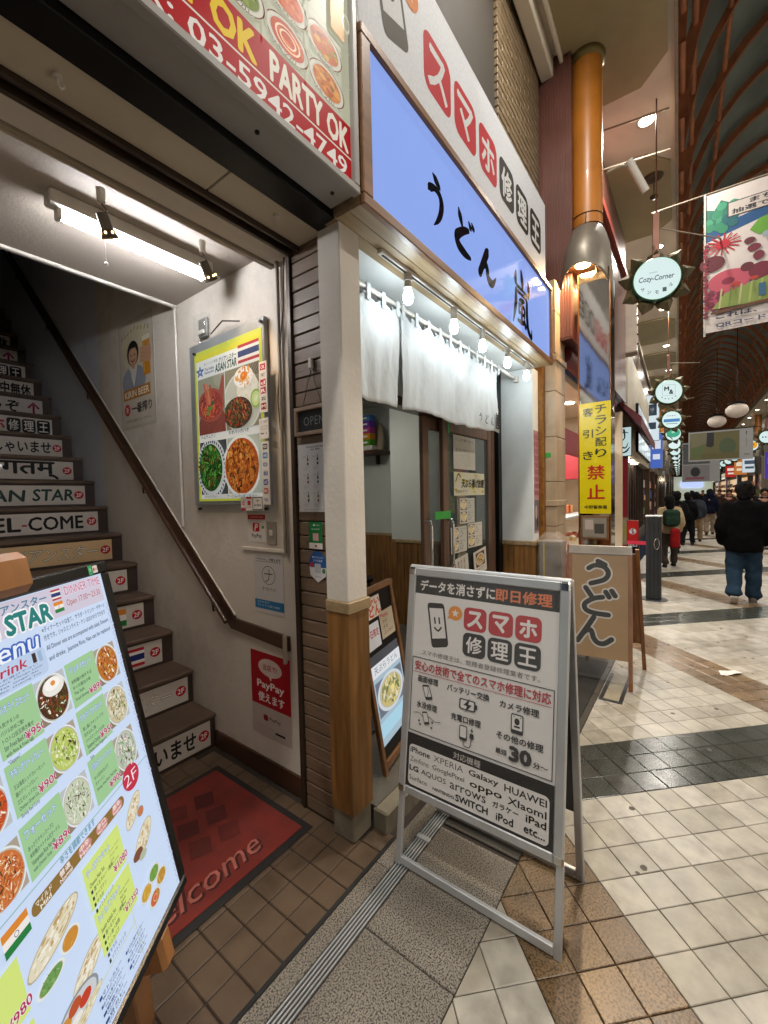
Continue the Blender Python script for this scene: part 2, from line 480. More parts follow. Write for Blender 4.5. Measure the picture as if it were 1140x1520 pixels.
    def lines(s, ls, x0, y0, x1, y1, col, bold=0, gap=.35, **k):
        n = len(ls); hh = (y1-y0)/n; mx = max(glyphs(t)[3] for t in ls) or 1
        z_ = s.z; top = s.z
        for i, t in enumerate(ls):
            s.z = z_
            if t: s.text(t, x0, y0+i*hh, x0+(x1-x0)*glyphs(t)[3]/mx, y0+i*hh+hh*(1-gap), col, bold, **k); top = max(top, s.z)
        s.z = top; return s
    def food(s, cx, cy, rx, ry, cols, n=60, plate='#e8e8e4', prx=1.25, rim=None, seed=1, sz=.16, stretchy=3, base=None, strand=.0):
        g = random.Random(seed)
        if plate:
            s.ell(cx, cy, rx*prx, ry*prx, plate)
            if rim: s.ring(cx, cy, rx*prx*.98, ry*prx*.98, rx*.07, rim)
            s.ell(cx, cy, rx*1.06, ry*1.06, '#b9b4a8')
        s.ell(cx, cy, rx, ry, base or cols[0])
        s.fine = True
        for i in range(n):
            a = g.uniform(0, 6.28); q = math.sqrt(g.random())*.86
            x = cx+rx*q*math.cos(a); y = cy+ry*q*math.sin(a); l = sz*g.uniform(.5, 1.3)
            m = min(l, 1.05-q); c_ = g.choice(cols)
            if strand and g.random() < strand:
                t0 = g.uniform(0, 6.28); px_, py_ = x, y; wd = m*.11
                for e in range(3):
                    t1 = t0+g.uniform(-.7, .7); qx = px_+rx*m*.45*math.cos(t1); qy = py_+ry*m*.45*math.sin(t1)
                    nx_, ny_ = -math.sin(t1)*rx*wd, math.cos(t1)*ry*wd
                    if ((qx-cx)/rx)**2+((qy-cy)/ry)**2 < 1.05: s.tri([(px_+nx_, py_+ny_), (qx+nx_, qy+ny_), (qx-nx_, qy-ny_), (px_-nx_, py_-ny_)], c_)
                    px_, py_, t0 = qx, qy, t1
            else: s.ell(x, y, rx*m*.8, ry*m*.8/g.uniform(1, stretchy), c_, 6, g.uniform(0, 3.1))
        s.fine = False; return s
    def build(s, name, m, M, parent=None, back=None, bcol='#c8c4bc', z0=.0, **kw):
        """M maps (x right from left edge, y up from bottom edge, z out)"""
        mb = MB(M @ Matrix.Translation((0, 0, z0)))
        if back: mb.box(0, s.w, 0, s.h, -back, 0, col=bcol)
        mb.add([(v[0], v[1], v[2]+.0003) for v in s.mb.v], [], None)
        n0 = len(mb.v)-len(s.mb.v)
        for f, c in zip(s.mb.f, s.mb.c): mb.f.append([i+n0 for i in f]); mb.c.append(c); mb.sm.append(False)
        return mb.build(name, m, parent, **kw)

def light_area(name, loc, size, power, col, direction=(0, 0, -1), spread=math.pi, parent=None, sizey=None):
    l = bpy.data.lights.new(name, 'AREA'); l.shape = 'DISK' if sizey is None else 'RECTANGLE'; l.size = size; l.energy = power; l.color = col; l.spread = spread
    if sizey is not None: l.size_y = sizey
    o = bpy.data.objects.new(name, l); COL.objects.link(o)
    d = Vector(direction).normalized(); o.rotation_mode = 'QUATERNION'; o.rotation_quaternion = d.to_track_quat('-Z', 'Y'); o.location = loc
    if parent is not None: setpar(o, parent)
    return o

TH = R(1.6)
ARC = Matrix.Rotation(TH, 4, 'Z')
def A(u, v, z=0): return ARC @ Vector((u, v, z))
FX = ((0, -1, 0), (0, 0, 1))      # faces -X (towards the camera side of the street)
FY = ((1, 0, 0), (0, 0, 1))       # faces -Y (the street)
def onX(X, ymax, z0): return frame((X, ymax, z0), *FX)
def onY(Y, xmin, z0): return frame((xmin, Y, z0), *FY)

# ================================================================== STREET AND GROUND
sf = struct(MB().box(-6, 130, -12, .597, -.3, -.006).build('street_floor', GROUT))
sf['label'] = 'tiled arcade street running away to the right'
S_ = .1975; A0 = .895; B0 = 2.69
def band(k, off, per=17): return (k-off) % per in (0, 1, 2)
def kind_of(i, j):  # i index along x-y, j along x+y
    dark = (j % 17) in (0, 1, 2); brown = (i % 17) in (0, 1, 2)
    if dark: return 'd'
    if brown: return 'b'
    return 'w'
PAL = {'w': ['#9f998d', '#a59f93', '#958f82', '#aaa499', '#9a9385'], 'b': ['#7e664a', '#866c4d', '#745d42', '#80694b', '#6d563c'], 'd': ['#2a2d29', '#2f322d', '#272a26', '#302f2a', '#2b2e2b']}
TM = {'w': T_W, 'b': T_B, 'd': T_D}
def clip(poly, ax, val):
    out = []
    for i in range(len(poly)):
        a = poly[i]; b = poly[(i+1) % len(poly)]
        ia = a[ax] <= val; ib = b[ax] <= val
        if ia: out.append(a)
        if ia != ib:
            t = (val-a[ax])/(b[ax]-a[ax]); out.append((a[0]+(b[0]-a[0])*t, a[1]+(b[1]-a[1])*t))
    return out
def ytop(x): return .595 if x < 4.4 else 1.0
def tile_solid(mb, poly, col, z1=0, bev=.0025, h=.008):
    n = len(poly); cx = sum(p[0] for p in poly)/n; cy = sum(p[1] for p in poly)/n
    def ins(p, d):
        l = math.hypot(p[0]-cx, p[1]-cy) or 1; return (p[0]-(p[0]-cx)/l*d*1.4, p[1]-(p[1]-cy)/l*d*1.4)
    top = [(*ins(p, bev), z1) for p in poly]; mid = [(p[0], p[1], z1-.0018) for p in poly]; bot = [(p[0], p[1], z1-h) for p in poly]
    mb.add(top+mid+bot, [tuple(range(n))]+[(i+n, (i+1) % n+n, (i+1) % n, i) for i in range(n)]+[(i+2*n, (i+1) % n+2*n, (i+1) % n+n, i+n) for i in range(n)], col)
tiles = []
for i in range(-12, 330):
    for j in range(-16, 330):
        a = A0+S_*i; b = B0+S_*(j-17)
        x = (a+b+S_)/2; y = (b-a)/2
        if not (.2 < x < 34 and -4.3 < y < 1.15): continue
        # lattice diamonds: corners in (x, y)
        k_ = kind_of(i, j)
        g = .0022
        P4 = [((aa+bb)/2, (bb-aa)/2) for aa, bb in ((a+g, b+g), (a+S_-g, b+g), (a+S_-g, b+S_-g), (a+g, b+S_-g))]
        full = all(p[1] < ytop(p[0]) for p in P4)
        c0 = ((P4[0][0]+P4[2][0])/2, (P4[0][1]+P4[2][1])/2)
        if not full:
            P4 = clip(P4, 1, ytop(c0[0]))
            if len(P4) < 3: continue
        pp = to_px((c0[0], c0[1], 0))
        vis = pp and -25 < pp[0] < 1165 and -25 < pp[1] < 1545
        tiles.append((math.hypot(c0[0], c0[1]) if vis else 999, full, P4, c0, k_))
tiles.sort(key=lambda t: t[0])
tmesh = {}
for k_ in 'wbd':
    for q, c in enumerate(PAL[k_]):
        mb = MB(); h = S_/2-.0022*math.sqrt(1)  # half diagonal
        tile_solid(mb, [(h, 0), (0, h), (-h, 0), (0, -h)], c)
        tmesh[(k_, q)] = mb.mesh('tile', TM[k_], recenter=False)[0]
restmb = {'w': MB(), 'b': MB(), 'd': MB()}
nt = 0
for dist, full, P4, c0, k_ in tiles:
    q = rnd.randrange(5)
    if nt < 300 and dist < 900:
        if full:
            o = bpy.data.objects.new('tile', tmesh[(k_, q)]); COL.objects.link(o); o.location = (c0[0], c0[1], rnd.uniform(-.0004, .0004))
            o.rotation_euler = (0, 0, rnd.choice((0, 1, 2, 3))*math.pi/2); setpar(o, sf)
        else:
            mb = MB(); tile_solid(mb, list(reversed(P4)), PAL[k_][q]); mb.build('tile', TM[k_], sf)
        nt += 1
    else: tile_solid(restmb[k_], list(reversed(P4)), PAL[k_][q])
for k_, nm in (('w', 'far_white_tiling'), ('b', 'far_brown_tiling'), ('d', 'far_dark_tiling')):
    o = restmb[k_].build(nm, TM[k_], sf); o['kind'] = 'stuff'
g = random.Random(31); m = MB()
for k in range(150):
    x = g.uniform(.9, 11); y = g.uniform(-2.6, .58); r_ = g.uniform(.006, .018); z0 = .0006
    m.poly([(x+r_*g.uniform(.7, 1.1)*math.cos(t*math.pi/4), y+r_*g.uniform(.7, 1.1)*math.sin(t*math.pi/4), z0) for t in range(8)])
tag(m.build('gum_spots', mat('old_gum', '#4a4438', .6)), 'old dark gum spots trodden into the street tiles', 'stain', kind='stuff')
farf = MB().box(34, 130, -12, 3, -.05, -.0025, col='#a29a86').build('far_paving', T_W, sf)

# granite kerb with drain channel, building side of the street
gk = struct(MB().box(-6, 4.4, .597, 1.2, -.3, -.008).build('granite_verge', GROUT))
edges = [-2.3, -1.1, -.28, .42, 1.112, 1.68]
for a, b in zip(edges[:-1], edges[1:]):
    MB().box(a+.002, b-.002, .5995, .953, -.04, 0, .003).build('granite_slab', GRAN, gk)
for a, b in ((1.70, 2.3), (2.3, 2.9), (2.9, 3.5), (3.5, 4.1), (4.1, 4.4)):
    MB().box(a+.002, b-.002, .5995, .953, -.04, 0, .003).build('granite_slab', GRAND, gk)
for a, b in ((-2.3, -1), (-1, .3), (.3, 1.35), (1.35, 2.2), (2.2, 3.1)):
    MB().box(a+.001, b-.001, 1.022, 1.088, -.04, 0, .003).build('granite_edging', GRAN, gk)
dr = thing('drain_channel', 'long steel slot drain of parallel bars between the grey granite slabs', 'drain', (1, .987, -.02))
MB().box(-2.3, 3.1, .956, 1.019, -.045, -.03).build('channel_bed', BLACKM, dr)
for k in range(5):
    y = .9605+k*.0127
    MB().box(-2.3, 3.1, y, y+.0055, -.03, -.001, .001).build('bar', ALU, dr)
MB().box(1.56, 1.585, .955, 1.02, -.01, .003, .001).build('joining_clip', ALU, dr)
rim = MB().box(-2.3, 1.5, 1.09, 1.118, -.03, -.002, .002).build('threshold_strip', RUBB, gk)

# brown quarry tiles of the entrance
ef = struct(MB().box(-2.3, 1.55, 1.118, 2.6, -.3, -.006).build('entrance_floor', GROUT))
PT = .1075; bt = MB(); bt.box(-.0515, .0515, -.0515, .0515, -.012, 0, .003); btm = bt.mesh('tile', BTILE, recenter=False)[0]
cnt = 0
for i in range(-3, 7):
    for j in range(0, 12):
        cx = .967-PT*.5+PT*(i-1)+.001; cy = 1.21-PT*.5+PT*j
        if cx < 1.33 and cy > 1.56: continue
        if cx > 1.56 or cy < 1.12: continue
        if cx > 1.40 and cy > 1.2: continue
        o = bpy.data.objects.new('tile', btm); COL.objects.link(o); o.location = (cx, cy, rnd.uniform(-.001, 0)); o.rotation_euler = (0, 0, rnd.randrange(4)*math.pi/2)
        setpar(o, ef); cnt += 1
o = MB()
for i in range(-30, 7):
    for j in range(0, 13):
        cx = .967-PT*.5+PT*(i-1)+.001; cy = 1.21-PT*.5+PT*j
        if (i < -3 or (cx < 1.33 and cy > 1.56)) and cy > 1.12: o.box(cx-.0515, cx+.0515, cy-.0515, cy+.0515, -.012, 0)
o = o.build('tiling_under_mat', BTILE, ef); o['kind'] = 'stuff'

# welcome mat
mt = thing('welcome_mat', 'red Welcome mat with black rubber edge at the foot of the stairs', 'doormat', (.75, 1.84, 0))
MB().box(.02, 1.325, 1.445, 2.235, 0.0005, .006, .002).build('rubber_border', RUBB, mt)
MB().box(.055, 1.29, 1.48, 2.2, .006, .011, .002).build('pile', REDM, mt)
p = Print(1.235, .72, 1.235, .72)
p.step = .0002
c_ = '#a05a4e'
W_ = 'Welcome'
p.text(W_, .488, .562, 1.068, .672, '#3a1210', .03, shear=.4); p.text(W_, .483, .557, 1.063, .665, c_, .0, shear=.4)
for a in range(3):
    for b in range(3):
        cx = .80+a*.13-b*.02; cy = .14+b*.14+a*.02
        q = [(cx-.02, cy-.066), (cx+.062, cy-.03), (cx+.02, cy+.062), (cx-.062, cy+.03)]
        p.tri(q, ['#4f150e', '#591811', '#48120c'][(a+b) % 3])
p.build('mat_print', mat('mat_dye', attr=True, rough=.9, var=.25, scale=20), frame((.055, 1.48, .0112), (1, 0, 0), (0, 1, 0)), mt)

# ================================================================== RESTAURANT ENTRANCE
rb = thing('restaurant_building', 'building with the open stairway entrance, plastered walls and taupe boarded jamb', 'building', (.7, 1.6, 0))
# stair side wall
MB().box(1.44, 1.499, 1.60, 4.0, 0, 7.4).build('stair_wall', WALL, rb)
MB().box(1.4405, 1.499, 4.0, 9.2, 0, 7.4).build('upper_stair_wall', WALLB, rb)
MB().box(.14, .26, 1.60, 9.2, 0, 7.4).build('left_stair_wall', WALL, rb)
MB().box(-2.6, .14, 1.60, 1.75, 0, 7.4).build('left_front_wall', WALL, rb)
MB().box(.26, 1.44, 8.2, 8.35, 3.5, 7.4).build('landing_wall', WALL, rb)
MB().box(.26, 1.44, 7.0, 9.2, 3.75, 3.9).build('landing_floor', STEPM, rb)
MB().prism([(2.74, 2.83), (9.2, 7.0), (9.2, 7.3), (2.74, 3.15)], .26, 1.44, X=Matrix(((0, 0, 1, 0), (1, 0, 0, 0), (0, 1, 0, 0), (0, 0, 0, 1)))).build('sloped_ceiling', CEIL, rb)
MB().box(.26, 1.44, 1.77, 2.72, 2.82, 2.9).build('entry_ceiling', CEIL, rb)
MB().box(.26, 1.44, 2.72, 2.745, 2.805, 2.9, .003).build('ceiling_edge', PLASW, rb)
MB().box(1.425, 1.44, 1.62, 2.43, .0, .105, .003).build('baseboard', WOODD, rb)
MB().box(1.408, 1.44, 1.60, 1.62, 0, 2.74, .003).build('inner_jamb', TRIM, rb)
# slatted jamb facing the camera
MB().box(1.415, 1.499, 1.245, 1.60, 0, 2.75).build('jamb_backing', BLACKM, rb)
sl = MB(); sl.box(1.398, 1.418, 1.247, 1.563, .003, .0655, .003); slm, so = sl.mesh('slat', SLAT)
z = .0
while z < 2.70:
    o = bpy.data.objects.new('slat', slm); COL.objects.link(o); o.location = (so.x+rnd.uniform(-.001, .001), so.y, so.z+z); setpar(o, rb); z += .0685
ch = MB(); ch.box(1.385, 1.42, 1.566, 1.582, 0, 2.74, .002); ch.box(1.392, 1.42, 1.586, 1.60, 0, 2.74, .002); ch.build('shutter_channel', BROWNC, rb)
MB().cyl((1.425, 1.70, 1.27), (1.425, 1.70, 2.8), .009, n=8).build('wall_conduit', TRIM, rb)
MB().box(1.43, 1.44, 1.70, 2.08, 1.265, 1.285, .003).build('small_ledge', WALL, rb)
# canopy of the entrance
cp = thing('entrance_canopy', 'beige panelled canopy underside with black beam above the stair entrance', 'canopy', (.4, 1.4, 2.7))
MB().box(-1.6, 1.395, 1.225, 1.338, 2.715, 3.0, .003).build('beam', BLACKM, cp)
for a, b in ((-1.9, -.93), (-.927, .0), (.003, .93), (.933, 1.395)):
    MB().box(a, b-.004, 1.342, 1.497, 2.725, 2.76, .002).build('panel', PANEL, cp)
cb = MB(); cb.box(-1.6, 1.395, 1.50, 1.515, 2.705, 2.78, .002); cb.box(-1.6, 1.395, 1.518, 1.548, 2.73, 2.78); cb.box(-1.6, 1.395, 1.55, 1.566, 2.70, 2.78, .002); cb.build('shutter_guide', BROWNC, cp)
MB().box(-1.6, 1.44, 1.57, 1.60, 2.722, 2.80, .003).build('front_lip', TRIM, cp)
MB().box(-1.6, 1.44, 1.603, 1.735, 2.742, 2.80, .002).build('lintel', WALL, cp)
MB().box(-1.6, 1.44, 1.737, 1.768, 2.728, 2.81, .003).build('inner_trim', TRIM, cp)
for x, y in ((1.18, 1.40), (.44, 1.41)):
    m_ = MB(); m_.cyl((x, y, 2.724), (x, y, 2.715), .012, n=12); m_.tube([(x, y, 2.716), (x, y, 2.70), (x+.008, y, 2.692), (x+.014, y, 2.70)], .0035, 6); m_.build('hook', PLASW, cp)
# corner pipe
pp_ = MB(); pp_.cyl((1.427, 2.716, 1.38), (1.427, 2.716, 2.80), .0095, n=8); pp_.box(1.415, 1.44, 2.705, 2.727, 2.79, 2.815, .003)
tag(pp_.build('corner_pipe', PLASW), 'thin cream pipe running down the corner of the stairwell wall', 'pipe')
# staircase
st = thing('staircase', 'steep brown staircase climbing away with a sign on every riser', 'staircase', (.93, 2.43, 0))
RZ, RN, SY = .2175, .252, 2.44
for k in range(18):
    y = SY+RN*k; z = RZ*k
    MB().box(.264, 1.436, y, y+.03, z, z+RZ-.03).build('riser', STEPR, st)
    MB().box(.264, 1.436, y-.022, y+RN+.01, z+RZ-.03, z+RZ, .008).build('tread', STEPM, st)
# signs on risers
def badge(p, cx=.90, cy=.5, r=.052, asp=4.6):
    p.ell(cx, cy, r, r*asp, '#b3202c'); p.text('2F', cx-r*.62, cy-r*asp*.5, cx+r*.62, cy+r*asp*.5, '#f0e8e8', .02)
BK = '#16181a'; CRM = '#c9c2ba'
def s_outline(p, t, x0, x1):
    p.text(t, x0, .2, x1, .8, '#2c3a22', .03, shear=.3); p.text(t, x0, .2, x1, .8, '#e5ddd0', -.004, shear=.3)
def sg(k, lab, fn, w=1.0, bg=CRM):
    y = SY+RN*k-.004; z = RZ*k+.02; xr = 1.40 if k < 2 else 1.362
    p = Print(w, .155); p.rect(0, 0, 1, 1, bg); fn(p)
    p.build('step_sign', PRN, onY(y, xr-w, z), None, back=.003, bcol='#b0aaa2', label=lab, cat='sign', group='white signs on the stair risers')
def badge(p, cx=.955, r=.034): 
    asp = 6.2; p.ell(cx, .5, r, r*asp, '#b3202c'); p.text('2F', cx-r*.62, .5-r*asp*.5, cx+r*.62, .5+r*asp*.5, '#f0e8e8', .02)
def tiles3(p, t, x0, x1):
    w_ = (x1-x0)/3
    for q, ch_ in enumerate(t): x = x0+q*w_; p.rrect(x+.004, .1, x+w_-.006, .9, .02, BK); p.text(ch_, x+.018, .2, x+w_-.02, .8, '#e6e2dc', .012)
def f0(p): p.text('いらっしゃいませ', .24, .16, .905, .84, BK, .03); badge(p, .957)
def f1(p): s_outline(p, 'アジアンスター', .3, .895); badge(p, .953)
def flag_th(p, x0, y0, x1, y1):
    h = (y1-y0)/6
    for a, b, c in ((0, 1, '#b3242f'), (1, 2, '#e8e4e0'), (2, 4, '#22306e'), (4, 5, '#e8e4e0'), (5, 6, '#b3242f')): p.rect(x0, y0+a*h, x1, y0+b*h, c)
def flag_in(p, x0, y0, x1, y1, rr=.3):
    h = (y1-y0)/3
    for a, c in ((0, '#d8862c'), (1, '#ece8e2'), (2, '#1f7a3c')): p.rect(x0, y0+a*h, x1, y0+(a+1)*h, c)
    p.ring((x0+x1)/2, (y0+y1)/2, (x1-x0)*.09, h*.36, (x1-x0)*.02, '#2a3a8a', 14)
def f2(p): flag_th(p, .66, .12, .885, .88); badge(p)
def f3(p): flag_in(p, .66, .12, .885, .88); badge(p)
def f4(p): p.text('タイ料理', .3, .2, .84, .8, BK, .03); badge(p)
def f5(p): s_outline(p, 'アジアンスター', .30, .905); badge(p)
def f6(p):
    p.text('WEL', .16, .18, .505, .82, BK, .03); p.rect(.513, .52, .543, .60, '#a03028'); p.text('COME', .552, .18, .895, .82, BK, .026); badge(p)
def f7(p): p.text('ASIAN', .2, .24, .60, .80, '#1d3a36', .03, shear=.1); p.text('STAR', .645, .2, .915, .78, '#1d3a36', .03, shear=.1); badge(p)
def f8(p): p.text('स्वागतम्', .22, .06, .89, .98, BK, .03); badge(p)
def f9(p): p.text('いらっしゃいませ', .27, .18, .915, .82, BK, .03); badge(p, .96)
def f10(p): p.text('スマホ', .33, .15, .655, .85, '#a8262e', .04); tiles3(p, '修理王', .665, .99)
def arrow(p, cx, w_=.075):
    p.stroke([(cx, .85), (cx, .3)], '#8c2450', .018, False, False); p.stroke([(cx-w_/2, .5), (cx, .2), (cx+w_/2, .5)], '#8c2450', .018, False)
def f11(p): p.text('どうぞ', .50, .16, .82, .84, BK, .03); arrow(p, .93)
def f12(p): p.text('年中無休', .66, .15, .975, .85, BK, .04)
def f13(p): tiles3(p, '修理王', .66, .975)
def f14(p): arrow(p, .925, .08)
def f15(p): p.text('年中無休', .68, .15, .975, .85, BK, .04)
for k, lab, fn in ((0, 'white step sign with black hiragana ending in a red 2F badge, lowest, behind the mat', f0),
                   (1, 'white step sign with outlined katakana and red 2F badge, second riser up', f1),
                   (2, 'white step sign with the red, white and blue Thai flag beside a red 2F badge', f2),
                   (3, 'white step sign with the orange, white and green Indian flag beside a red 2F badge', f3),
                   (4, 'white step sign showing only a red 2F badge just above the lit menu', f4),
                   (5, 'warm cream step sign with outlined katakana, directly under the WEL-COME sign', f5),
                   (6, 'white step sign reading WEL-COME in heavy black letters', f6),
                   (7, 'white step sign reading ASIAN STAR in dark green brush letters', f7),
                   (8, 'white step sign with large Devanagari letters and a red 2F badge', f8),
                   (9, 'white step sign in black hiragana with 2F badge, just above the Devanagari one', f9),
                   (10, 'step sign with three white characters on black rounded squares, the lower of two', f10),
                   (11, 'step sign with hiragana and a purple arrow pointing up', f11),
                   (12, 'step sign with four heavy black kanji, lower of the two alike', f12),
                   (13, 'step sign with three black rounded squares, the upper and darker of two', f13),
                   (14, 'step sign with only a purple arrow, high on the dark stairs', f14),
                   (15, 'topmost dark step sign with black kanji high on the stairs', f15)):
    sg(k, lab, fn, bg='#d8b98c' if k == 5 else CRM)
# handrail
hr = thing('handrail', 'dark brown wooden handrail on a board along the stair wall', 'handrail', (1.42, 2.2, .7))
SL = .862
m_ = MB(); pts = [(1.70, .83), (2.17, .855), (6.4, .855+4.23*SL), (6.4, .79+4.23*SL), (2.21, .79), (1.70, .755)]
X_ = Matrix(((0, 0, 1, 0), (1, 0, 0, 0), (0, 1, 0, 0), (0, 0, 0, 1)))
m_.prism(pts, 1.424, 1.4395, X=X_); m_.build('backing_board', WOODD, hr)
m_ = MB(); m_.tube([(1.395, 2.21+t*.47, .835+t*.47*SL) for t in range(10)], .0155, 10); m_.build('rail', WOODD, hr)
m_ = MB(); m_.tube([(1.43, 2.17, .875), (1.43, 6.4, .875+4.23*SL)], .006, 6); m_.build('cream_beading', PLASW, hr)
for t in (.15, 1.0, 1.95, 2.9, 3.8):
    m_ = MB(); m_.tube([(1.43, 2.2+t, .76+t*SL), (1.40, 2.2+t, .75+t*SL), (1.395, 2.2+t, .82+t*SL)], .006, 6); m_.build('bracket', BROWNC, hr)
MB().box(1.405, 1.4235, 1.705, 1.725, .69, .84, .003).build('end_block', TRIM, hr)

# fluorescent light and spotlights
fl = thing('fluorescent_light', 'long white fluorescent batten glowing on the entry ceiling', 'light', (.95, 2.13, 2.75))
MB().box(.60, 1.31, 2.075, 2.15, 2.765, 2.82, .006).build('housing', PLASW, fl)
MB().cyl((.655, 2.125, 2.742), (1.265, 2.125, 2.742), .016, n=14).build('tube', TUBE, fl)
for x in (.632, 1.27): MB().box(x, x+.018, 2.105, 2.145, 2.722, 2.77, .003).build('end_cap', PLASW, fl)
m_ = MB(); m_.cyl((.80, 2.09, 2.765), (.80, 2.09, 2.61), .0015, n=5); m_.ball((.80, 2.09, 2.60), .009, 8, 6); m_.build('pull_cord', PLASW, fl)
def spot(x, y, z, lab, tilt):
    s_ = thing('spotlight', lab, 'spotlight', (x, y, z), 'small spotlights on the entry ceiling')
    m_ = MB(); m_.cyl((x, y, z), (x, y, z-.055), .016, .014, 12); m_.build('mount', PLASW, s_)
    m_ = MB(); m_.tube([(x, y, z-.055), (x+.018, y, z-.07), (x+.012, y, z-.088), (x, y, z-.095)], .003, 6); m_.build('knuckle', BROWNC, s_)
    d = Vector(tilt).normalized(); a = Vector((x, y, z-.09)); 
    m_ = MB(); m_.cyl(a, a+d*.055, .021, .022, 16); m_.cyl(a+d*.055, a+d*.085, .023, .033, 16, caps=False); m_.build('lamp_body', mat('spot_metal', '#5d564e', .35, .7), s_)
    m_ = MB(); m_.cyl(a+d*.078, a+d*.079, .029, n=16); m_.build('lens', SPOTG, s_)
    m_ = MB()
    for k in range(7):
        t = 2*math.pi*k/7; e = d.orthogonal().normalized(); f = d.cross(e); c = a+d*.066+(e*math.cos(t)+f*math.sin(t))*.0285
        m_.ball(c, .0045, 6, 4)
    m_.build('glowing_vent', SPOTG, s_)
    l = bpy.data.lights.new('spot_beam', 'SPOT'); l.energy = 9; l.color = WARM; l.spot_size = R(75); l.spot_blend = .6; l.shadow_soft_size = .02
    o = bpy.data.objects.new('spot_beam', l); COL.objects.link(o); o.rotation_mode = 'QUATERNION'; o.rotation_quaternion = d.to_track_quat('-Z', 'Y'); o.location = a+d*.085; setpar(o, s_)
spot(.70, 1.85, 2.76, 'small spotlight in front of the left end of the fluorescent tube', (.45, .25, -1))
spot(1.12, 1.86, 2.76, 'small spotlight near the right end of the fluorescent tube', (.75, .2, -1))

# ------------------------------------------------------------------ posters on the stair wall
def poster(name, lab, cat, M, w, h, fn, m=None, back=.002, W=1, Hh=1, group=None, bg=None, bcol='#c8c4bc'):
    p = Print(w, h, W, Hh)
    if bg: p.rect(0, 0, W, Hh, bg)
    fn(p)
    return p.build(name, m or PRN, M, None, back=back, bcol=bcol, label=lab, cat=cat, group=group)
XW = 1.4385
def beer(p):
    p.rect(.04, .03, .96, .97, '#c7c0b2')
    p.ell(.5, .26, .44, .2, '#cfc6a8'); 
    for k in range(9): p.stroke([(.1+k*.095, .10+.05*abs(4-k)/4), (.12+k*.095, .075+.05*abs(4-k)/4)], '#8a7c50', .02, False)
    p.ell(.42, .56, .34, .14, '#8d96a4'); p.tri([(.3, .43), (.42, .62), (.54, .43)], '#e2ddd4')
    p.tri([(.12, .52), (.22, .44), (.36, .46), (.34, .64), (.14, .66)], '#959dab')
    p.ell(.42, .31, .17, .115, '#191513'); p.ell(.42, .335, .125, .09, '#c99f80'); p.tri([(.27, .30), (.34, .225), (.5, .225), (.57, .30), (.5, .262), (.36, .262)], '#191513')
    p.ell(.37, .325, .018, .007, '#201610'); p.ell(.47, .325, .018, .007, '#201610'); p.stroke([(.37, .372), (.42, .385), (.47, .372)], '#8e3a34', .02)
    p.rect(.36, .40, .48, .45, '#c0957a'); p.tri([(.30, .43), (.42, .56), (.54, .43), (.48, .42), (.42, .47), (.36, .42)], '#d8d4cc')
    p.rect(.70, .2, .90, .55, '#c98a2a'); p.rect(.70, .2, .90, .245, '#e8e0c8'); p.stroke([(.73, .27), (.73, .52)], '#dfae58', .02, False)
    for k in range(4): p.stroke([(.64, .30+k*.035), (.74, .305+k*.035), (.86, .32+k*.035)], '#c79a7c', .045)
    p.ell(.88, .36, .05, .09, '#c39678')
    p.rect(.10, .625, .88, .725, '#b0782c'); p.text('KIRIN BEER', .14, .645, .84, .705, '#efe4cc', .03)
    p.ell(.2, .815, .085, .055, '#b0302c'); p.text('新', .16, .785, .24, .845, '#f0e4dc'); p.text('一番搾り', .33, .77, .9, .86, '#1c1a18', .02)
    p.text('お酒は20歳になってから。', .16, .91, .86, .935, '#6a645c')
poster('beer_poster', 'faded beer poster of a smiling person holding a glass, on the dim stair wall', 'poster', onX(XW, 3.60, 2.10), .56, .80, beer, bg='#b9b3a6')

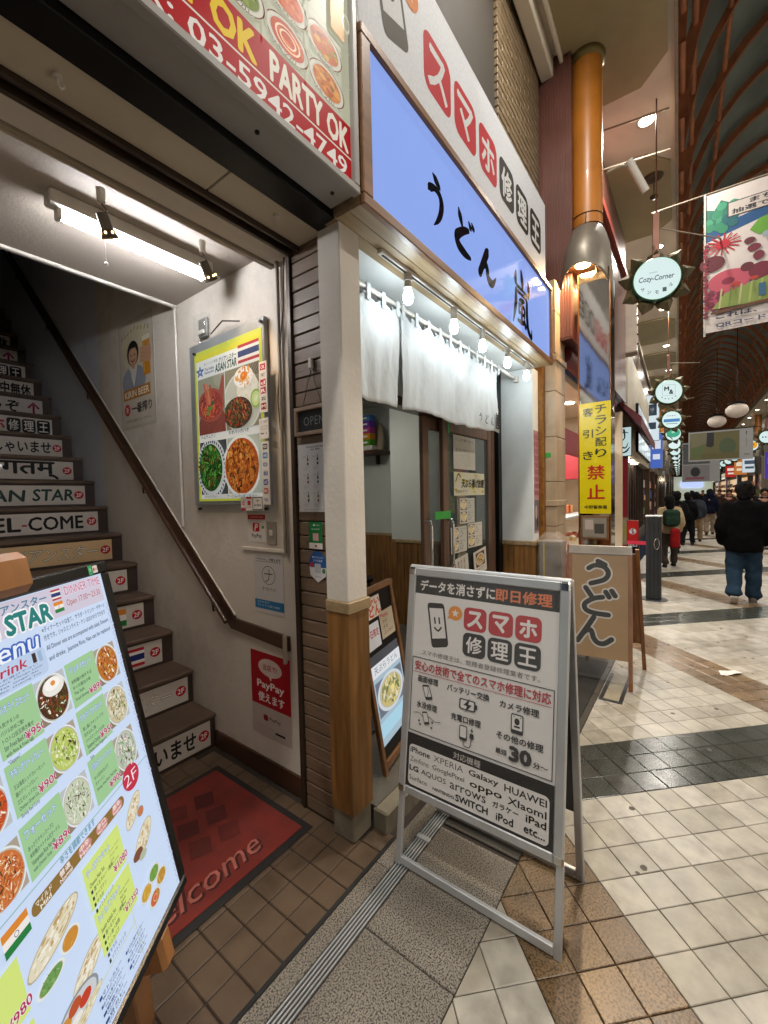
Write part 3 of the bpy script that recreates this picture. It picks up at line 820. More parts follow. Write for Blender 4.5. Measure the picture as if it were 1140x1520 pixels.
# big food board
def foodboard(p):
    p.rect(0, 0, 1, 1, '#c9cf3a'); p.rect(.035, .03, .965, .985, '#e8e8e2')
    p.rect(.035, .03, .965, .065, '#d6d020')
    flag_th(p, .68, .055, .965, .165)
    p.text('アジアンスター', .40, .085, .66, .115, '#1c3040', .03, shear=.2); p.text('ASIAN STAR', .34, .12, .66, .168, '#1d4a44', .04, shear=.1)
    p.text('タイ・インド料理', .16, .085, .38, .105, '#444'); p.text('Thai Indian', .17, .12, .32, .138, '#2a4a80', .02); p.text('Restaurant', .17, .142, .32, .16, '#2a4a80', .02)
    for k in range(5):
        a = -math.pi/2+k*4*math.pi/5; b = a+4*math.pi/5
        p.stroke([(.095+.06*math.cos(a), .135+.035*math.sin(a)), (.095+.06*math.cos(b), .135+.035*math.sin(b))], '#2a5aa0', .012, False)
    p.rect(.05, .185, .475, .555, '#8d8e7c'); p.rect(.49, .185, .965, .555, '#6b5a4a')
    p.rect(.05, .605, .475, .955, '#2a2c30'); p.rect(.49, .605, .965, .955, '#b4b8a8')
    g = random.Random(3)
    # soup jug
    p.clip = (.05, .185, .475, .555); p.ell(.2, .25, .3, .1, '#8f9078'); p.ell(.5, .2, .2, .08, '#9c9c86')
    p.ell(.27, .56, .26, .17, '#4c1c14'); p.ell(.27, .50, .22, .13, '#7c2c1e'); p.ell(.25, .37, .215, .11, '#96402c'); p.tri([(.38, .30), (.44, .20), (.475, .20), (.46, .34)], '#94402e')
    p.food(.25, .37, .185, .09, ['#8e1a10', '#b02414', '#c4401c', '#6a120c', '#d8602c', '#e08848'], 120, None, sz=.2, strand=.4)
    for k in range(3): p.tri([(.14+k*.05, .22+k*.01), (.165+k*.05, .215+k*.01), (.235+k*.03, .36), (.20+k*.03, .37)], ['#c05838', '#d07048', '#a84828'][k])
    p.ell(.24, .39, .05, .015, '#5a7a20'); p.ell(.29, .36, .03, .014, '#2c5a18'); p.ell(.21, .42, .03, .012, '#6a8a2c')
    # rice, egg, stir fry
    p.clip = (.49, .185, .965, .555); p.rect(.49, .185, .965, .555, '#8a8268')
    for k in range(8): p.tri([(.80+k*.02, .19), (.81+k*.02, .19), (.85+k*.02, .26), (.84+k*.02, .26)], '#5a3a34')
    p.ell(.72, .40, .27, .185, '#d6d6c8'); p.ell(.72, .40, .25, .17, '#c6c6b6'); p.ell(.80, .33, .14, .11, '#ece6d4')
    g2 = random.Random(9)
    for k in range(60): p.ell(.80+g2.uniform(-.12, .12), .36+g2.uniform(-.06, .06), .012, .005, g2.choice(['#f4efe2', '#d8d0bc', '#e6dfce']), 6, g2.uniform(0, 3))
    p.food(.76, .255, .13, .062, ['#e8c88c', '#f2efe6', '#e0a458', '#f6f2ea', '#c87c34'], 60, None, sz=.28, base='#f4f0e8'); p.ell(.765, .25, .045, .026, '#e07818'); p.ell(.76, .245, .015, .008, '#f0a850')
    p.ell(.92, .40, .07, .055, '#8fae50'); p.ell(.92, .40, .055, .042, '#c6d690'); p.ell(.92, .40, .025, .02, '#d8e4b0')
    p.food(.67, .46, .20, .095, ['#3a2414', '#6a3a1c', '#a02414', '#2c3c18', '#8a5a2c', '#c03420', '#4a5a20', '#b08048'], 300, None, sz=.13, stretchy=4, strand=.5)
    # greens
    p.clip = (.05, .605, .475, .955); p.ell(.26, .79, .235, .20, '#c8cccc')
    for k in range(40):
        a = 2*math.pi*k/40; p.ell(.26+.212*math.cos(a), .79+.18*math.sin(a), .014, .010, '#22304a', 4, a)
    p.food(.25, .78, .185, .155, ['#1c4a18', '#2c6a20', '#123810', '#4a8a30', '#1a5a20', '#7a3420', '#0e2c0c', '#6aa048'], 420, None, sz=.24, stretchy=6, strand=.8)
    # curry
    p.clip = (.49, .605, .965, .955); p.ell(.73, .79, .26, .19, '#dfe0d8')
    p.food(.73, .79, .235, .17, ['#a8501c', '#8a4418', '#c06a24', '#6a3412', '#b87830', '#d08838', '#4c2810', '#e0a050'], 460, None, sz=.13, stretchy=3, strand=.45)
    p.clip = None
    p.text('トムヤムクン', .16, .568, .38, .59, '#2a3a50', .02); p.text('カオパッガパオ', .58, .568, .86, .592, '#2a3a50', .02)
    p.text('パックブン', .18, .962, .36, .978, '#2a3a50', .02); p.text('プーニムパッポンカリー', .52, .962, .94, .98, '#2a3a50', .02)
fb = thing('food_photo_board', 'framed lit board with four Thai dishes and a Thai flag on the stair wall', 'sign', (1.44, 2.17, 1.49))
MB().box(1.412, 1.439, 1.80, 2.535, 1.52, 2.50, .004).build('casing', mat('board_casing', '#8d8f90', .4, .3), fb)
foodp = Print(.655, .90); foodboard(foodp)
foodp.build('dish_print', mat('lit_board_print', attr=True, rough=.25, var=.03, emit=.42, coat=.3, dim=.5), onX(1.410, 2.475, 1.545), fb, back=.001)
m_ = MB(); m_.box(1.398, 1.402, 1.79, 2.49, 1.475, 2.495, .001); m_.build('acrylic_cover', GLASS, fb)
m_ = MB()
for y, z in ((1.815, 2.47), (2.46, 2.44), (1.815, 1.5), (2.46, 1.5)): m_.cyl((1.395, y, z), (1.412, y, z), .008, n=10)
m_.build('corner_studs', BLACKM, fb)
pay = [('#b03038', 'OK'), ('#d8d4cc', 'PAY'), ('#b03038', 'd'), ('#a8343c', 'R'), ('#d8d4cc', 'au'), ('#8a2a24', 'M')]
def stick1(p):
    for k, (c, t) in enumerate(pay): p.rect(.15, .04+k*.155, .85, .165+k*.155, c); p.text(t, .25, .07+k*.155, .75, .14+k*.155, '#f0ece6' if c != '#d8d4cc' else '#444', .02)
poster('payment_sticker_strip', 'narrow strip of red payment stickers beside the food board, upper one', 'sticker', onX(1.3965, 1.833, 2.0), .062, .26, stick1, bg='#d8d4cc')
def stick2(p):
    cs = ['#30343a', '#2c6aa8', '#c8c4bc', '#b8b4ac', '#2a3a86', '#a83a20', '#d0ccc4']; ts = ['PASMO', 'AMEX', 'D', 'au', 'UC', 'MC', 'VISA']
    for k in range(7):
        c = cs[k]; p.rect(.1, .02+k*.14, .9, .14+k*.14, '#dcd8d0'); p.rrect(.18, .035+k*.14, .82, .125+k*.14, .1, c); p.text(ts[k], .25, .055+k*.14, .75, .105+k*.14, '#f4f0ea' if k not in (2, 3, 6) else '#2a3a8a', .02)
poster('card_sticker_strip', 'vertical strip of credit card stickers beside the food board, lower one', 'sticker', onX(1.3965, 1.833, 1.52), .06, .33, stick2, bg='#d8d4cc')
def stick3(p):
    p.rect(.02, 0, .22, 1, '#d6d0c8'); p.rect(.02, .8, .22, 1, '#a8303a'); p.text('d', .07, .2, .17, .6, '#a8303a', .02)
    p.rect(.26, 0, .50, 1, '#d6d0c8'); p.rect(.26, 0, .50, .15, '#b02a34'); p.rrect(.31, .28, .45, .62, .03, '#b02a34'); p.text('PayPay', .29, .70, .47, .82, '#333')
    p.rect(.54, .05, .96, .95, '#dcd8d0'); p.box(.54, .05, .96, .95, .02, '#222'); p.text('JCBA', .6, .55, .9, .72, '#1c1c1c', .03); p.tri([(.68, .2), (.76, .4), (.84, .2), (.76, .3)], '#1c1c1c')
poster('payment_sticker_row', 'row of three payment stickers under the food board', 'sticker', onX(1.3965, 2.03, 1.49), .20, .075, stick3)
def tag_(p):
    p.text('ランチ営業中', .1, .1, .9, .25, '#7a7a78'); p.lines(['11:00-15:00', '17:00-22:00'], .1, .35, .9, .6, '#888'); p.rect(.15, .72, .5, .78, '#555'); p.ell(.75, .75, .04, .05, '#555')
poster('price_tag_card', 'small white card fixed to the right edge of the food board', 'card', onX(1.3965, 1.845, 1.865), .075, .105, tag_, bg='#dedad4')
def paypay(p):
    p.rect(0, 0, 1, .17, '#b8262e'); p.text('スマホ決済できます', .1, .05, .9, .12, '#f0dcd8'); p.rrect(.28, .30, .66, .62, .05, '#c0283a'); p.text('P', .38, .34, .58, .58, '#f4eeee', .03, shear=.2); p.text('PayPay', .22, .70, .78, .88, '#3a3a3a', .02)
    p.rect(.80, .40, .92, .5, '#3a8a4a')
poster('red_topped_payment_sticker', 'white PayPay sticker with red top left of the wall switch', 'sticker', onX(XW, 2.03, 1.315), .155, .15, paypay, bg='#dcd8d2')
sw = thing('wall_switch', 'beige wall switch under the food board', 'switch', (1.44, 1.82, 1.31))
MB().box(1.431, 1.44, 1.782, 1.858, 1.305, 1.43, .002).build('plate', mat('switch_plate', '#8f857a', .4), sw); MB().box(1.426, 1.432, 1.808, 1.832, 1.355, 1.385, .002).build('button', PLASW, sw)
def naka(p):
    p.text('ご利用いただけます', .08, .03, .6, .06, '#555'); p.text('「ナカペイ」が使えます', .08, .075, .92, .125, '#2a2a2a', .03); p.rect(.08, .135, .92, .142, '#3a3a3a')
    p.ring(.5, .36, .23, .155, .015, '#33373a'); p.stroke([(.36, .34), (.64, .335)], '#33373a', .022, False); p.stroke([(.52, .26), (.525, .36), (.48, .44), (.40, .465)], '#33373a', .022)
    p.text('ナカペイ', .27, .56, .74, .62, '#33373a', .01)
    p.rect(0, .78, 1, .93, '#2f6f9c'); p.lines(['なかのまち', 'プレミアム電子通貨'], .08, .80, .85, .91, '#c8dcea')
poster('blue_footed_notice', 'white notice with a circled katakana and blue foot under the small ledge', 'notice', onX(XW, 1.985, .925), .245, .33, naka, bg='#c4c2c0')
def ppposter(p):
    p.rect(0, 0, 1, .64, '#a31422'); p.ell(.5, .17, .30, .105, '#d8c8c0'); p.tri([(.44, .25), (.52, .32), (.56, .24)], '#d8c8c0'); p.text('当店で!', .32, .135, .68, .205, '#a31422', .02)
    p.text('PayPay', .16, .34, .84, .45, '#efe6e4', .03); p.text('使えます', .18, .48, .84, .59, '#efe6e4', .03)
    p.rrect(.3, .74, .42, .81, .03, '#8a1c24'); p.text('PayPay', .46, .75, .74, .80, '#5a4a48', .02); p.text('画面はイメージです', .12, .88, .55, .9, '#8a8078'); p.rect(.6, .9, .84, .925, '#222')
poster('red_payment_poster', 'red and white PayPay poster low on the wall under the handrail', 'poster', onX(XW, 2.045, .225), .335, .475, ppposter, bg='#b8aea6')
# clear meter box
mb_ = thing('clear_meter_box', 'small clear plastic meter box above the food board', 'box', (1.42, 2.40, 2.50))
MB().box(1.395, 1.439, 2.325, 2.455, 2.51, 2.665, .005).build('cover', GLASS, mb_); MB().box(1.42, 1.438, 2.345, 2.435, 2.53, 2.645, .004).build('meter', mat('meter_grey', '#77746e', .4), mb_)
MB().box(1.405, 1.42, 2.36, 2.42, 2.545, 2.57, .002).build('terminal', PLASW, mb_)
cb_ = MB(); cb_.tube([(1.425, 1.64, 2.8), (1.422, 1.66, 2.5), (1.425, 1.70, 2.3), (1.422, 1.72, 2.05), (1.425, 1.71, 1.9)], .004, 6); cb_.tube([(1.42, 2.3, 2.53), (1.40, 2.15, 2.56), (1.405, 2.0, 2.52)], .004, 6)
tag(cb_.build('loose_cable', BROWNC), 'thin loose cable hanging beside the food board', 'cable')

# ------------------------------------------------------------------ things on the slatted jamb
XJ = 1.3965
ob = thing('open_sign', 'small wood framed chalkboard reading OPEN hanging on the taupe slats', 'sign', (1.39, 1.44, 1.85))
F = onX(1.388, 1.552, 1.845)
m_ = MB(F); m_.box(0, .24, 0, .018, 0, .014, .002); m_.box(0, .24, .117, .135, 0, .014, .002); m_.box(0, .018, .018, .117, 0, .014, .002); m_.box(.222, .24, .018, .117, 0, .014, .002); m_.build('frame', mat('driftwood', '#8a7460', .6, var=.2), ob)
p = Print(.204, .099); p.rect(0, 0, 1, 1, '#1b1d20'); p.text('OPEN', .18, .3, .84, .72, '#6f7478', -.006, space=1.1); p.build('chalkboard', PRN, F @ Matrix.Translation((.018, .018, 0)), ob, back=.001)
m_ = MB(); m_.tube([(1.384, 1.50, 1.975), (1.386, 1.437, 2.145)], .0018, 5); m_.tube([(1.384, 1.37, 1.975), (1.386, 1.437, 2.145)], .0018, 5); m_.build('cord', BROWNC, ob)
hk = MB(F.copy()); hk = MB(); hk.box(1.378, 1.397, 1.427, 1.449, 2.15, 2.20, .004); hk.tube([(1.385, 1.438, 2.155), (1.375, 1.438, 2.145), (1.372, 1.438, 2.155)], .003, 6)
tag(hk.build('wall_hook', PLASW), 'small ivory adhesive hook the OPEN sign hangs from', 'hook')
def beers(p):
    p.text('World Craft Beer', .25, .03, .75, .06, '#444', .01); p.text('ALL ¥800', .37, .07, .63, .095, '#444', .02)
    cs = ['#5a2a1c', '#2a3a4c', '#24445c', '#6a3c2a', '#3a4a58', '#2c4a70', '#3c5a4a', '#6a5a3a', '#8a3040']
    nm = ['IPA', 'Pale Ale', 'Pilsner', 'Singha', 'Chang', 'Leo', 'Bintang', 'Kingfisher', 'Taj']
    for r in range(3):
        for c in range(3):
            x = .3+c*.28-.02; y = .16+r*.27; k = cs[r*3+c]
            p.rrect(x-.022, y+.05, x+.022, y+.15, .012, k); p.rect(x-.008, y, x+.008, y+.055, k); p.rect(x-.02, y+.085, x+.02, y+.11, '#c8c0a8')
            p.text(nm[r*3+c], x-.14, y+.02, x-.05, y+.035, '#555'); p.lines(['フルーティーな', '香りと苦み', '330ml 5%'], x-.13, y+.165, x+.05, y+.225, '#777')
    p.text('輸入ビール各種 テイクアウトもできます', .15, .96, .85, .975, '#555')
poster('craft_beer_list', 'white sheet of nine craft beer bottles on the taupe slats', 'notice', onX(1.390, 1.545, 1.485), .235, .32, beers, bg='#c2c1c2', back=.001)
def green(p):
    p.rect(0, 0, 1, .78, '#1f7a3e'); p.rect(0, .78, 1, 1, '#ddd8d0'); p.ell(.4, .12, .08, .045, '#e8f0e8'); p.text('WeChat', .52, .09, .82, .15, '#e8f0e8'); p.text('使用説明', .2, .24, .8, .3, '#d8ead8')
    p.rect(.3, .42, .72, .70, '#d8a8a8'); p.rrect(.42, .86, .6, .93, .05, '#b83a3a')
poster('green_payment_sticker', 'green and white payment sticker on the slats above the blue pentagon', 'sticker', onX(1.392, 1.487, 1.31), .088, .128, green, back=.001)
def penta(p):
    p.ell(.5, .42, .48, .42, '#24508c', 24); p.tri([(.04, .52), (.96, .52), (.92, .78), (.5, 1.0), (.08, .78)], '#c9c7c6'); p.text('楽々キャッシュレス', .2, .16, .8, .24, '#dce6f0'); p.text('スマホ決済', .25, .27, .75, .35, '#dce6f0')
    p.ell(.18, .45, .1, .09, '#a8384a'); p.ell(.82, .62, .09, .08, '#3a7a4a'); p.rrect(.33, .40, .67, .70, .04, '#a9abb0'); p.text('Smart Code', .34, .79, .66, .84, '#555')
pp2 = Print(.122, .15); penta(pp2); pp2.build('round_blue_sticker', PRN, onX(1.3945, 1.497, 1.15), None, label='blue and white pointed payment sticker on the slats', cat='sticker')

# ================================================================== UDON SHOP
ud = thing('udon_shop', 'small udon shop front with white plaster corner posts on honey wood bases', 'building', (2.7, 1.3, 0))
# corner post
def post(x0, x1, y0, y1, parent):
    MB().box(x0, x1, y0, y1, 1.09, 2.735, .004).build('white_post', WALL, parent)
    MB().box(x0-.004, x1+.004, y0-.006, y1, .13, 1.04, .004).build('wood_casing', WOOD, parent)
    MB().box(x0-.01, x1+.01, y0-.012, y1, 1.04, 1.092, .004).build('wood_cap', WOODH, parent)
    MB().box(x0+.005, x1, y0+.004, y1, 0, .13, .006).build('concrete_foot', mat('concrete', '#77705f', .8, var=.2, scale=8, bump=.3), parent)
post(1.355, 1.488, 1.215, 1.345, ud)
MB().box(1.49, 1.505, 1.25, 1.345, .13, 2.72, .002).build('inner_edge_board', WOODH, ud)
# right post and white return wall
MB().box(4.05, 4.22, 1.245, 1.95, 1.09, 2.735, .004).build('white_return_wall', WALLW, ud)
for k in range(6): MB().box(4.044, 4.052, 1.235+k*.105, 1.235+(k+1)*.105-.003, .10, 1.05, .003).build('wainscot_board', WOOD, ud)
for k in range(2): MB().box(4.052+k*.088, 4.138+k*.088-.002, 1.229, 1.245, .10, 1.05, .003).build('wainscot_board', WOOD, ud)
MB().box(4.035, 4.235, 1.222, 1.95, 1.05, 1.09, .004).build('wainscot_cap', WOODH, ud)
MB().box(4.055, 4.22, 1.246, 1.95, 0, 1.05).build('wainscot_core', BLACKM, ud)
# shop walls, floor, ceiling
sfl = MB().box(1.5, 4.6, 1.2, 4.6, -.2, .10).build('shop_floor', mat('shop_floor', '#5a564c', .45, var=.2, scale=5, grime=.3), ud)
MB().box(1.49, 4.05, 1.13, 1.215, -.1, .095, .008).build('entrance_step', mat('concrete'), ud)
INW = mat('interior_wall', '#b4b9b4', .7, var=.05, scale=3, grime=.1)
MB().box(3.9, 3.96, 2.0, 2.74, 1.06, 2.75).build('inner_wall', INW, ud)
MB().box(3.9, 4.56, 2.74, 2.80, 1.06, 2.75).build('inner_wall_return', INW, ud)
MB().box(4.5, 4.56, 2.80, 4.6, 1.06, 2.75).build('far_inner_wall', INW, ud)
MB().box(1.505, 4.56, 4.6, 4.66, .1, 2.75).build('back_wall', INW, ud)
MB().box(1.4995, 4.62, 1.48, 4.66, 2.75, 2.8).build('shop_ceiling', INW, ud)
k = 0
while 2.0+k*.09 < 2.74: MB().box(3.885, 3.90, 2.0+k*.09, 2.087+k*.09, .1, 1.03, .003).build('wainscot_board', WOOD, ud); k += 1
k = 0
while 2.80+k*.09 < 4.5: MB().box(4.485, 4.50, 2.80+k*.09, 2.887+k*.09, .1, 1.03, .003).build('wainscot_board', WOOD, ud); k += 1
MB().box(3.875, 3.90, 2.0, 2.745, 1.03, 1.065, .003).build('wainscot_cap', WOODH, ud); MB().box(4.475, 4.50, 2.80, 4.6, 1.03, 1.065, .003).build('wainscot_cap', WOODH, ud)
MB().box(3.9, 3.96, 2.0, 2.74, .1, 1.05).build('lower_wall', WOODH, ud)
light_area('ceiling_lamp_light', (2.9, 2.9, 2.68), .45, 13, NEUT)
cl_ = MB(); cl_.cyl((2.9, 2.9, 2.70), (2.9, 2.9, 2.749), .24, n=24); tag(cl_.build('ceiling_lamp', glow('room_lamp', (1, .95, .85), 4)), 'round flat lamp on the ceiling inside the udon shop', 'light')
# recessed soffit and lintel behind the sign
MB().box(1.5, 4.05, 1.29, 1.72, 2.735, 2.749).build('white_soffit', WALLW, ud)
MB().box(1.5, 4.05, 1.585, 1.72, 2.22, 2.735).build('door_lintel', WALLW, ud)
# sliding doors
sd = thing('sliding_doors', 'pair of glazed wooden sliding doors slid to the right of the shop opening', 'door', (3.4, 1.63, .1))
MB().box(1.52, 4.04, 1.585, 1.70, 2.155, 2.218, .004).build('head_track', WOODD, sd)
MB().box(1.52, 4.04, 1.585, 1.70, .1, .118, .003).build('sill_track', ALUD, sd)
def door(x0, x1, y, par):
    f = MB()
    MB().box(x0, x0+.085, y, y+.035, .12, 2.155, .004).build('stile', DOORW, par); MB().box(x1-.085, x1, y, y+.035, .12, 2.155, .004).build('stile', DOORW, par)
    MB().box(x0+.085, x1-.085, y+.002, y+.033, 2.06, 2.153, .004).build('top_rail', DOORW, par); MB().box(x0+.085, x1-.085, y+.002, y+.033, .12, .30, .004).build('bottom_rail', DOORW, par)
    MB().box(x0+.085, x1-.085, y+.014, y+.019, .30, 2.06).build('pane', GLASSD, par)
door(2.93, 3.90, 1.595, sd); door(2.72, 3.66, 1.650, sd)
def handle(x, y, par):
    m = MB(); m.tube([(x, y, .98), (x, y-.045, .985), (x, y-.055, 1.02), (x, y-.055, 1.32), (x, y-.045, 1.355), (x, y, 1.36)], .011, 10); m.build('handle', CHROME, par)
handle(2.975, 1.595, sd); handle(2.735, 1.650, sd)
MB().box(3.90, 3.965, 1.59, 1.66, .1, 2.16, .003).build('side_frame', DOORW, sd)
MB().box(3.965, 4.048, 1.55, 1.70, .1, 2.73, .003).build('black_jamb', BLACKM, sd)
GT = mat('green_tape', '#2f9a38', .5, var=.08)
tag(MB().box(2.78, 3.03, 1.588, 1.594, 1.365, 1.425, .001).build('green_tape', GT), 'wide strip of bright green tape across the door stiles above the handles', 'tape')
tag(MB().box(3.0, 3.03, 1.588, 1.594, 2.04, 2.16, .001).build('green_tape', GT), 'short vertical green tape at the door top under the curtain', 'tape')
YD = 1.592
def pap1(p): p.lines(['そこまで寒くないと', '', '立て札の前へどうぞ'], .08, .08, .95, .52, '#2a2a2a', .0, shear=.2); p.stroke([(.1, .6), (.5, .57), (.3, .75), (.8, .9)], '#a8a49c', .008)
poster('handwritten_notice', 'large handwritten paper at the top of the door glass', 'notice', onY(YD, 3.10, 1.765), .42, .28, pap1, bg='#bdbab0', back=.001)
def pap2(p):
    g = random.Random(5)
    for k in range(26): p.ell(g.uniform(.04, .96), g.uniform(.06, .94), .045, .06, g.choice(['#c8b840', '#d8cf9a', '#b8a83c', '#c0bcae']), 9)
    p.text('天ぷら揚げ放題', .22, .28, .98, .66, '#1c1c1c', .04, shear=.15); p.stroke([(.05, .4), (.12, .1), (.2, .2)], '#2a2a2a', .02); p.text('お好みで', .06, .76, .3, .9, '#333')
poster('tempura_notice', 'yellow patterned tempura notice with bold brush lettering on the door', 'notice', onY(YD, 3.10, 1.545), .61, .195, pap2, bg='#cfccb6', back=.001)
def pap3(p):
    for k in range(2):
        p.rect(.05, .05+k*.48, .45, .46+k*.48, '#6a5236'); p.food(.25, .25+k*.48, .16, .15, ['#d8c48a', '#e8e0c8', '#8a6a3a'], 14, '#dcdad4', sz=.3)
        p.lines(['かけうどん', '大盛', '冷・温', '450円'], .52, .07+k*.48, .93, .44+k*.48, '#3a3a38')
poster('small_menu_card', 'small white menu card with two bowls in the middle of the door glass', 'menu', onY(YD, 3.20, 1.305), .29, .215, pap3, bg='#c4c1b6', back=.001)
poster('menu_card_left', 'white card with two noodle bowls, left of the pair below the small card', 'menu', onY(YD, 3.035, 1.07), .29, .215, pap3, bg='#c8c5ba', back=.001)
poster('menu_card_right', 'white card with two noodle bowls, right of the pair below the small card', 'menu', onY(YD, 3.345, 1.085), .30, .215, pap3, bg='#c8c5ba', back=.001)
def pap4(p):
    for k, t in enumerate(('天ぷら', 'うどん', '定食', '並盛')): p.vtext(t, .68-k*.2, .12, .80-k*.2, .12+.2*len(t), '#8a2a1c' if k % 2 else '#2a2a28', .01)
poster('leaning_menu_text', 'tilted laminated card with vertical lettering at the foot of the door glass', 'menu', frame((3.04, 1.57, .80), (.98, 0, .12), (-.12, 0, .98)), .28, .22, pap4, bg='#cdc8bc')
def pap5(p): p.rect(.15, .1, .85, .68, '#5a4030'); p.food(.5, .4, .26, .2, ['#c8a868', '#8a5a34', '#3a2a20', '#d8ccb0'], 24, '#d8d4cc', sz=.3); p.lines(['天ぷらうどん', '650円'], .2, .74, .8, .95, '#3a3230')
poster('leaning_menu_photo', 'tilted card with a dark bowl photo at the foot of the door glass', 'menu', frame((3.43, 1.57, .82), (.98, 0, .12), (-.12, 0, .98)), .27, .22, pap5, bg='#cdc6bc')
def pink(p):
    g = random.Random(2); p.rect(.05, .02, .95, .66, '#b4808a')
    for r in range(9): p.text('朝まで元気に毎日営業中'[g.randrange(4):][:6], .1, .04+r*.068, .9, .09+r*.068, '#7a2c44', .02)
    p.rect(.05, .68, .95, .98, '#6a6468'); p.ell(.4, .8, .2, .07, '#b8a8a4'); p.ell(.65, .9, .16, .05, '#3a3438')
poster('pink_event_poster', 'faded pink poster on the narrow street face of the right corner post', 'poster', onY(1.2435, 4.065, 1.17), .15, .98, pink, bg='#a88a90', back=.001)
# inside: shelf, tissue boxes, stool
sh = thing('wall_shelf', 'small dark wood shelf high on the far inner wall', 'shelf', (4.4, 3.5, 2.12))
MB().box(4.2, 4.499, 3.22, 3.95, 2.10, 2.145, .003).build('board', WOODD, sh); MB().box(4.44, 4.499, 3.4, 3.43, 1.98, 2.10, .003).build('bracket', WOODD, sh)
for k, (c, nm) in enumerate((('#5a9a30', 'lime green'), ('#d8922c', 'orange'), ('#c0489a', 'pink'), ('#7a4ab8', 'purple'), ('#5a8ad0', 'light blue'))):
    m_ = MB(); m_.box(4.24, 4.36, 3.36, 3.62, 2.215+k*.078, 2.29+k*.078, .004, col=c)
    m_.box(4.2395, 4.2400, 3.40, 3.58, 2.24+k*.078, 2.262+k*.078, col='#e8e4e8')
    tag(m_.build('tissue_box', PRN), f'{nm} tissue box in the stack on the shelf inside the shop', 'box', 'stack of coloured tissue boxes')
tag(MB().box(4.235, 4.37, 3.33, 3.66, 2.147, 2.212, .01).build('white_tray', PLASW), 'white tray under the stack of tissue boxes', 'tray')
m_ = MB(); m_.tube([(4.40, 3.30, 2.50), (4.36, 3.27, 2.42), (4.34, 3.25, 2.30), (4.33, 3.26, 2.15)], [.012, .04, .05, .045], 8); tag(m_.build('hanging_towel', mat('towel', '#8a7d68', .9)), 'brown cloth hanging at the end of the shelf', 'towel')
ts = thing('round_stool', 'dark round stool by the wainscot inside the shop', 'stool', (3.2, 2.9, .1))
MB().cyl((3.55, 3.0, .62), (3.55, 3.0, .66), .16, n=24).build('seat', BLACKM, ts)
for t in range(4):
    a = t*math.pi/2+.5; MB().cyl((3.55+.10*math.cos(a), 3.0+.10*math.sin(a), .62), (3.55+.16*math.cos(a), 3.0+.16*math.sin(a), .10), .012, n=8).build('leg', BLACKM, ts)

# noren curtain
no = thing('noren_curtain', 'white cotton noren split curtain hanging from loops under the blue sign', 'curtain', (2.7, 1.39, 2.1))
m_ = MB(); m_.cyl((1.50, 1.39, 2.645), (4.0, 1.39, 2.645), .014, n=12); m_.build('rod', PLASW, no)
tag(MB().box(3.99, 4.052, 1.37, 1.41, 2.61, 2.665, .004).build('rod_bracket', PLASW, no))
tabs = []
for q, (x0, x1, nt_) in enumerate(((1.60, 2.04, 3), (2.058, 3.56, 10))):
    n = int((x1-x0)/.011); mrows = 26
    tw = [x0+.02+(x1-x0-.04)*t/nt_ for t in range(nt_+1)]
    tabs += tw
    m_ = MB(); vs = []
    for i in range(n+1):
        x = x0+(x1-x0)*i/n
        d = min(abs(x-t) for t in tw); sag = .035*min(1, (d/.07))**1.4
        top = 2.618-sag; bot = 2.07+.012*math.sin(x*6)+.02*noise.noise(Vector((x*5, 0, 4)))
        for j in range(mrows+1):
            t = j/mrows; z = top+(bot-top)*t
            f = math.sin(x*34+1.2*math.sin(x*7))*.55+math.sin(x*61+t*1.5)*.25+noise.noise(Vector((x*12, t*2, q)))*1.1
            y = 1.39+f*.009*(.6+.4*t)+.010*math.sin(t*3+x*2)+.004*noise.noise(Vector((x*40, t*14, 2)))
            xx = x+(-.014 if q == 0 else 0)*t*(i/n)**3+(.03*t*(1-i/n)**9 if q == 1 else 0)
            vs.append((xx, y, z))
    fs = [(i*(mrows+1)+j, (i+1)*(mrows+1)+j, (i+1)*(mrows+1)+j+1, i*(mrows+1)+j+1) for i in range(n) for j in range(mrows)]
    m_.add(vs, fs, None, True)
    o = m_.build('cloth_panel', CLOTH, no); md = o.modifiers.new('thick', 'SOLIDIFY'); md.thickness = .0015
for t in tabs:
    m_ = MB(); m_.box(t-.016, t+.016, 1.372, 1.375, 2.575, 2.66, .001); m_.box(t-.016, t+.016, 1.405, 1.408, 2.575, 2.66, .001); m_.box(t-.016, t+.016, 1.372, 1.408, 2.6595, 2.663, .001)
    m_.build('loop', CLOTH, no)
def BR_U(p, x0, y0, x1, y1, col, k=1.0):
    W = x1-x0; H_ = y1-y0; f = lambda l: [(x0+a*W, y0+(1-b)*H_, c*W*k) for a, b, c in l]
    p.stroke(f([(.30, .98, .05), (.42, .93, .13), (.60, .86, .10), (.66, .82, .02)]), col)
    p.stroke(f([(.05, .60, .04), (.12, .66, .12), (.35, .74, .10), (.60, .72, .12), (.72, .58, .14), (.66, .36, .12), (.50, .17, .08), (.30, .02, .015)]), col)
def BR_DO(p, x0, y0, x1, y1, col, k=1.0):
    W = x1-x0; H_ = y1-y0; f = lambda l: [(x0+a*W, y0+(1-b)*H_, c*W*k) for a, b, c in l]
    p.stroke(f([(.22, .99, .05), (.28, .85, .12), (.40, .62, .05)]), col)
    p.stroke(f([(.70, .70, .07), (.50, .60, .10), (.25, .42, .12), (.10, .25, .14), (.20, .08, .14), (.50, .02, .12), (.78, .03, .06)]), col)
    p.stroke(f([(.74, .93, .05), (.82, .83, .10), (.86, .78, .02)]), col); p.stroke(f([(.90, .98, .05), (.98, .88, .10), (1.0, .83, .02)]), col)
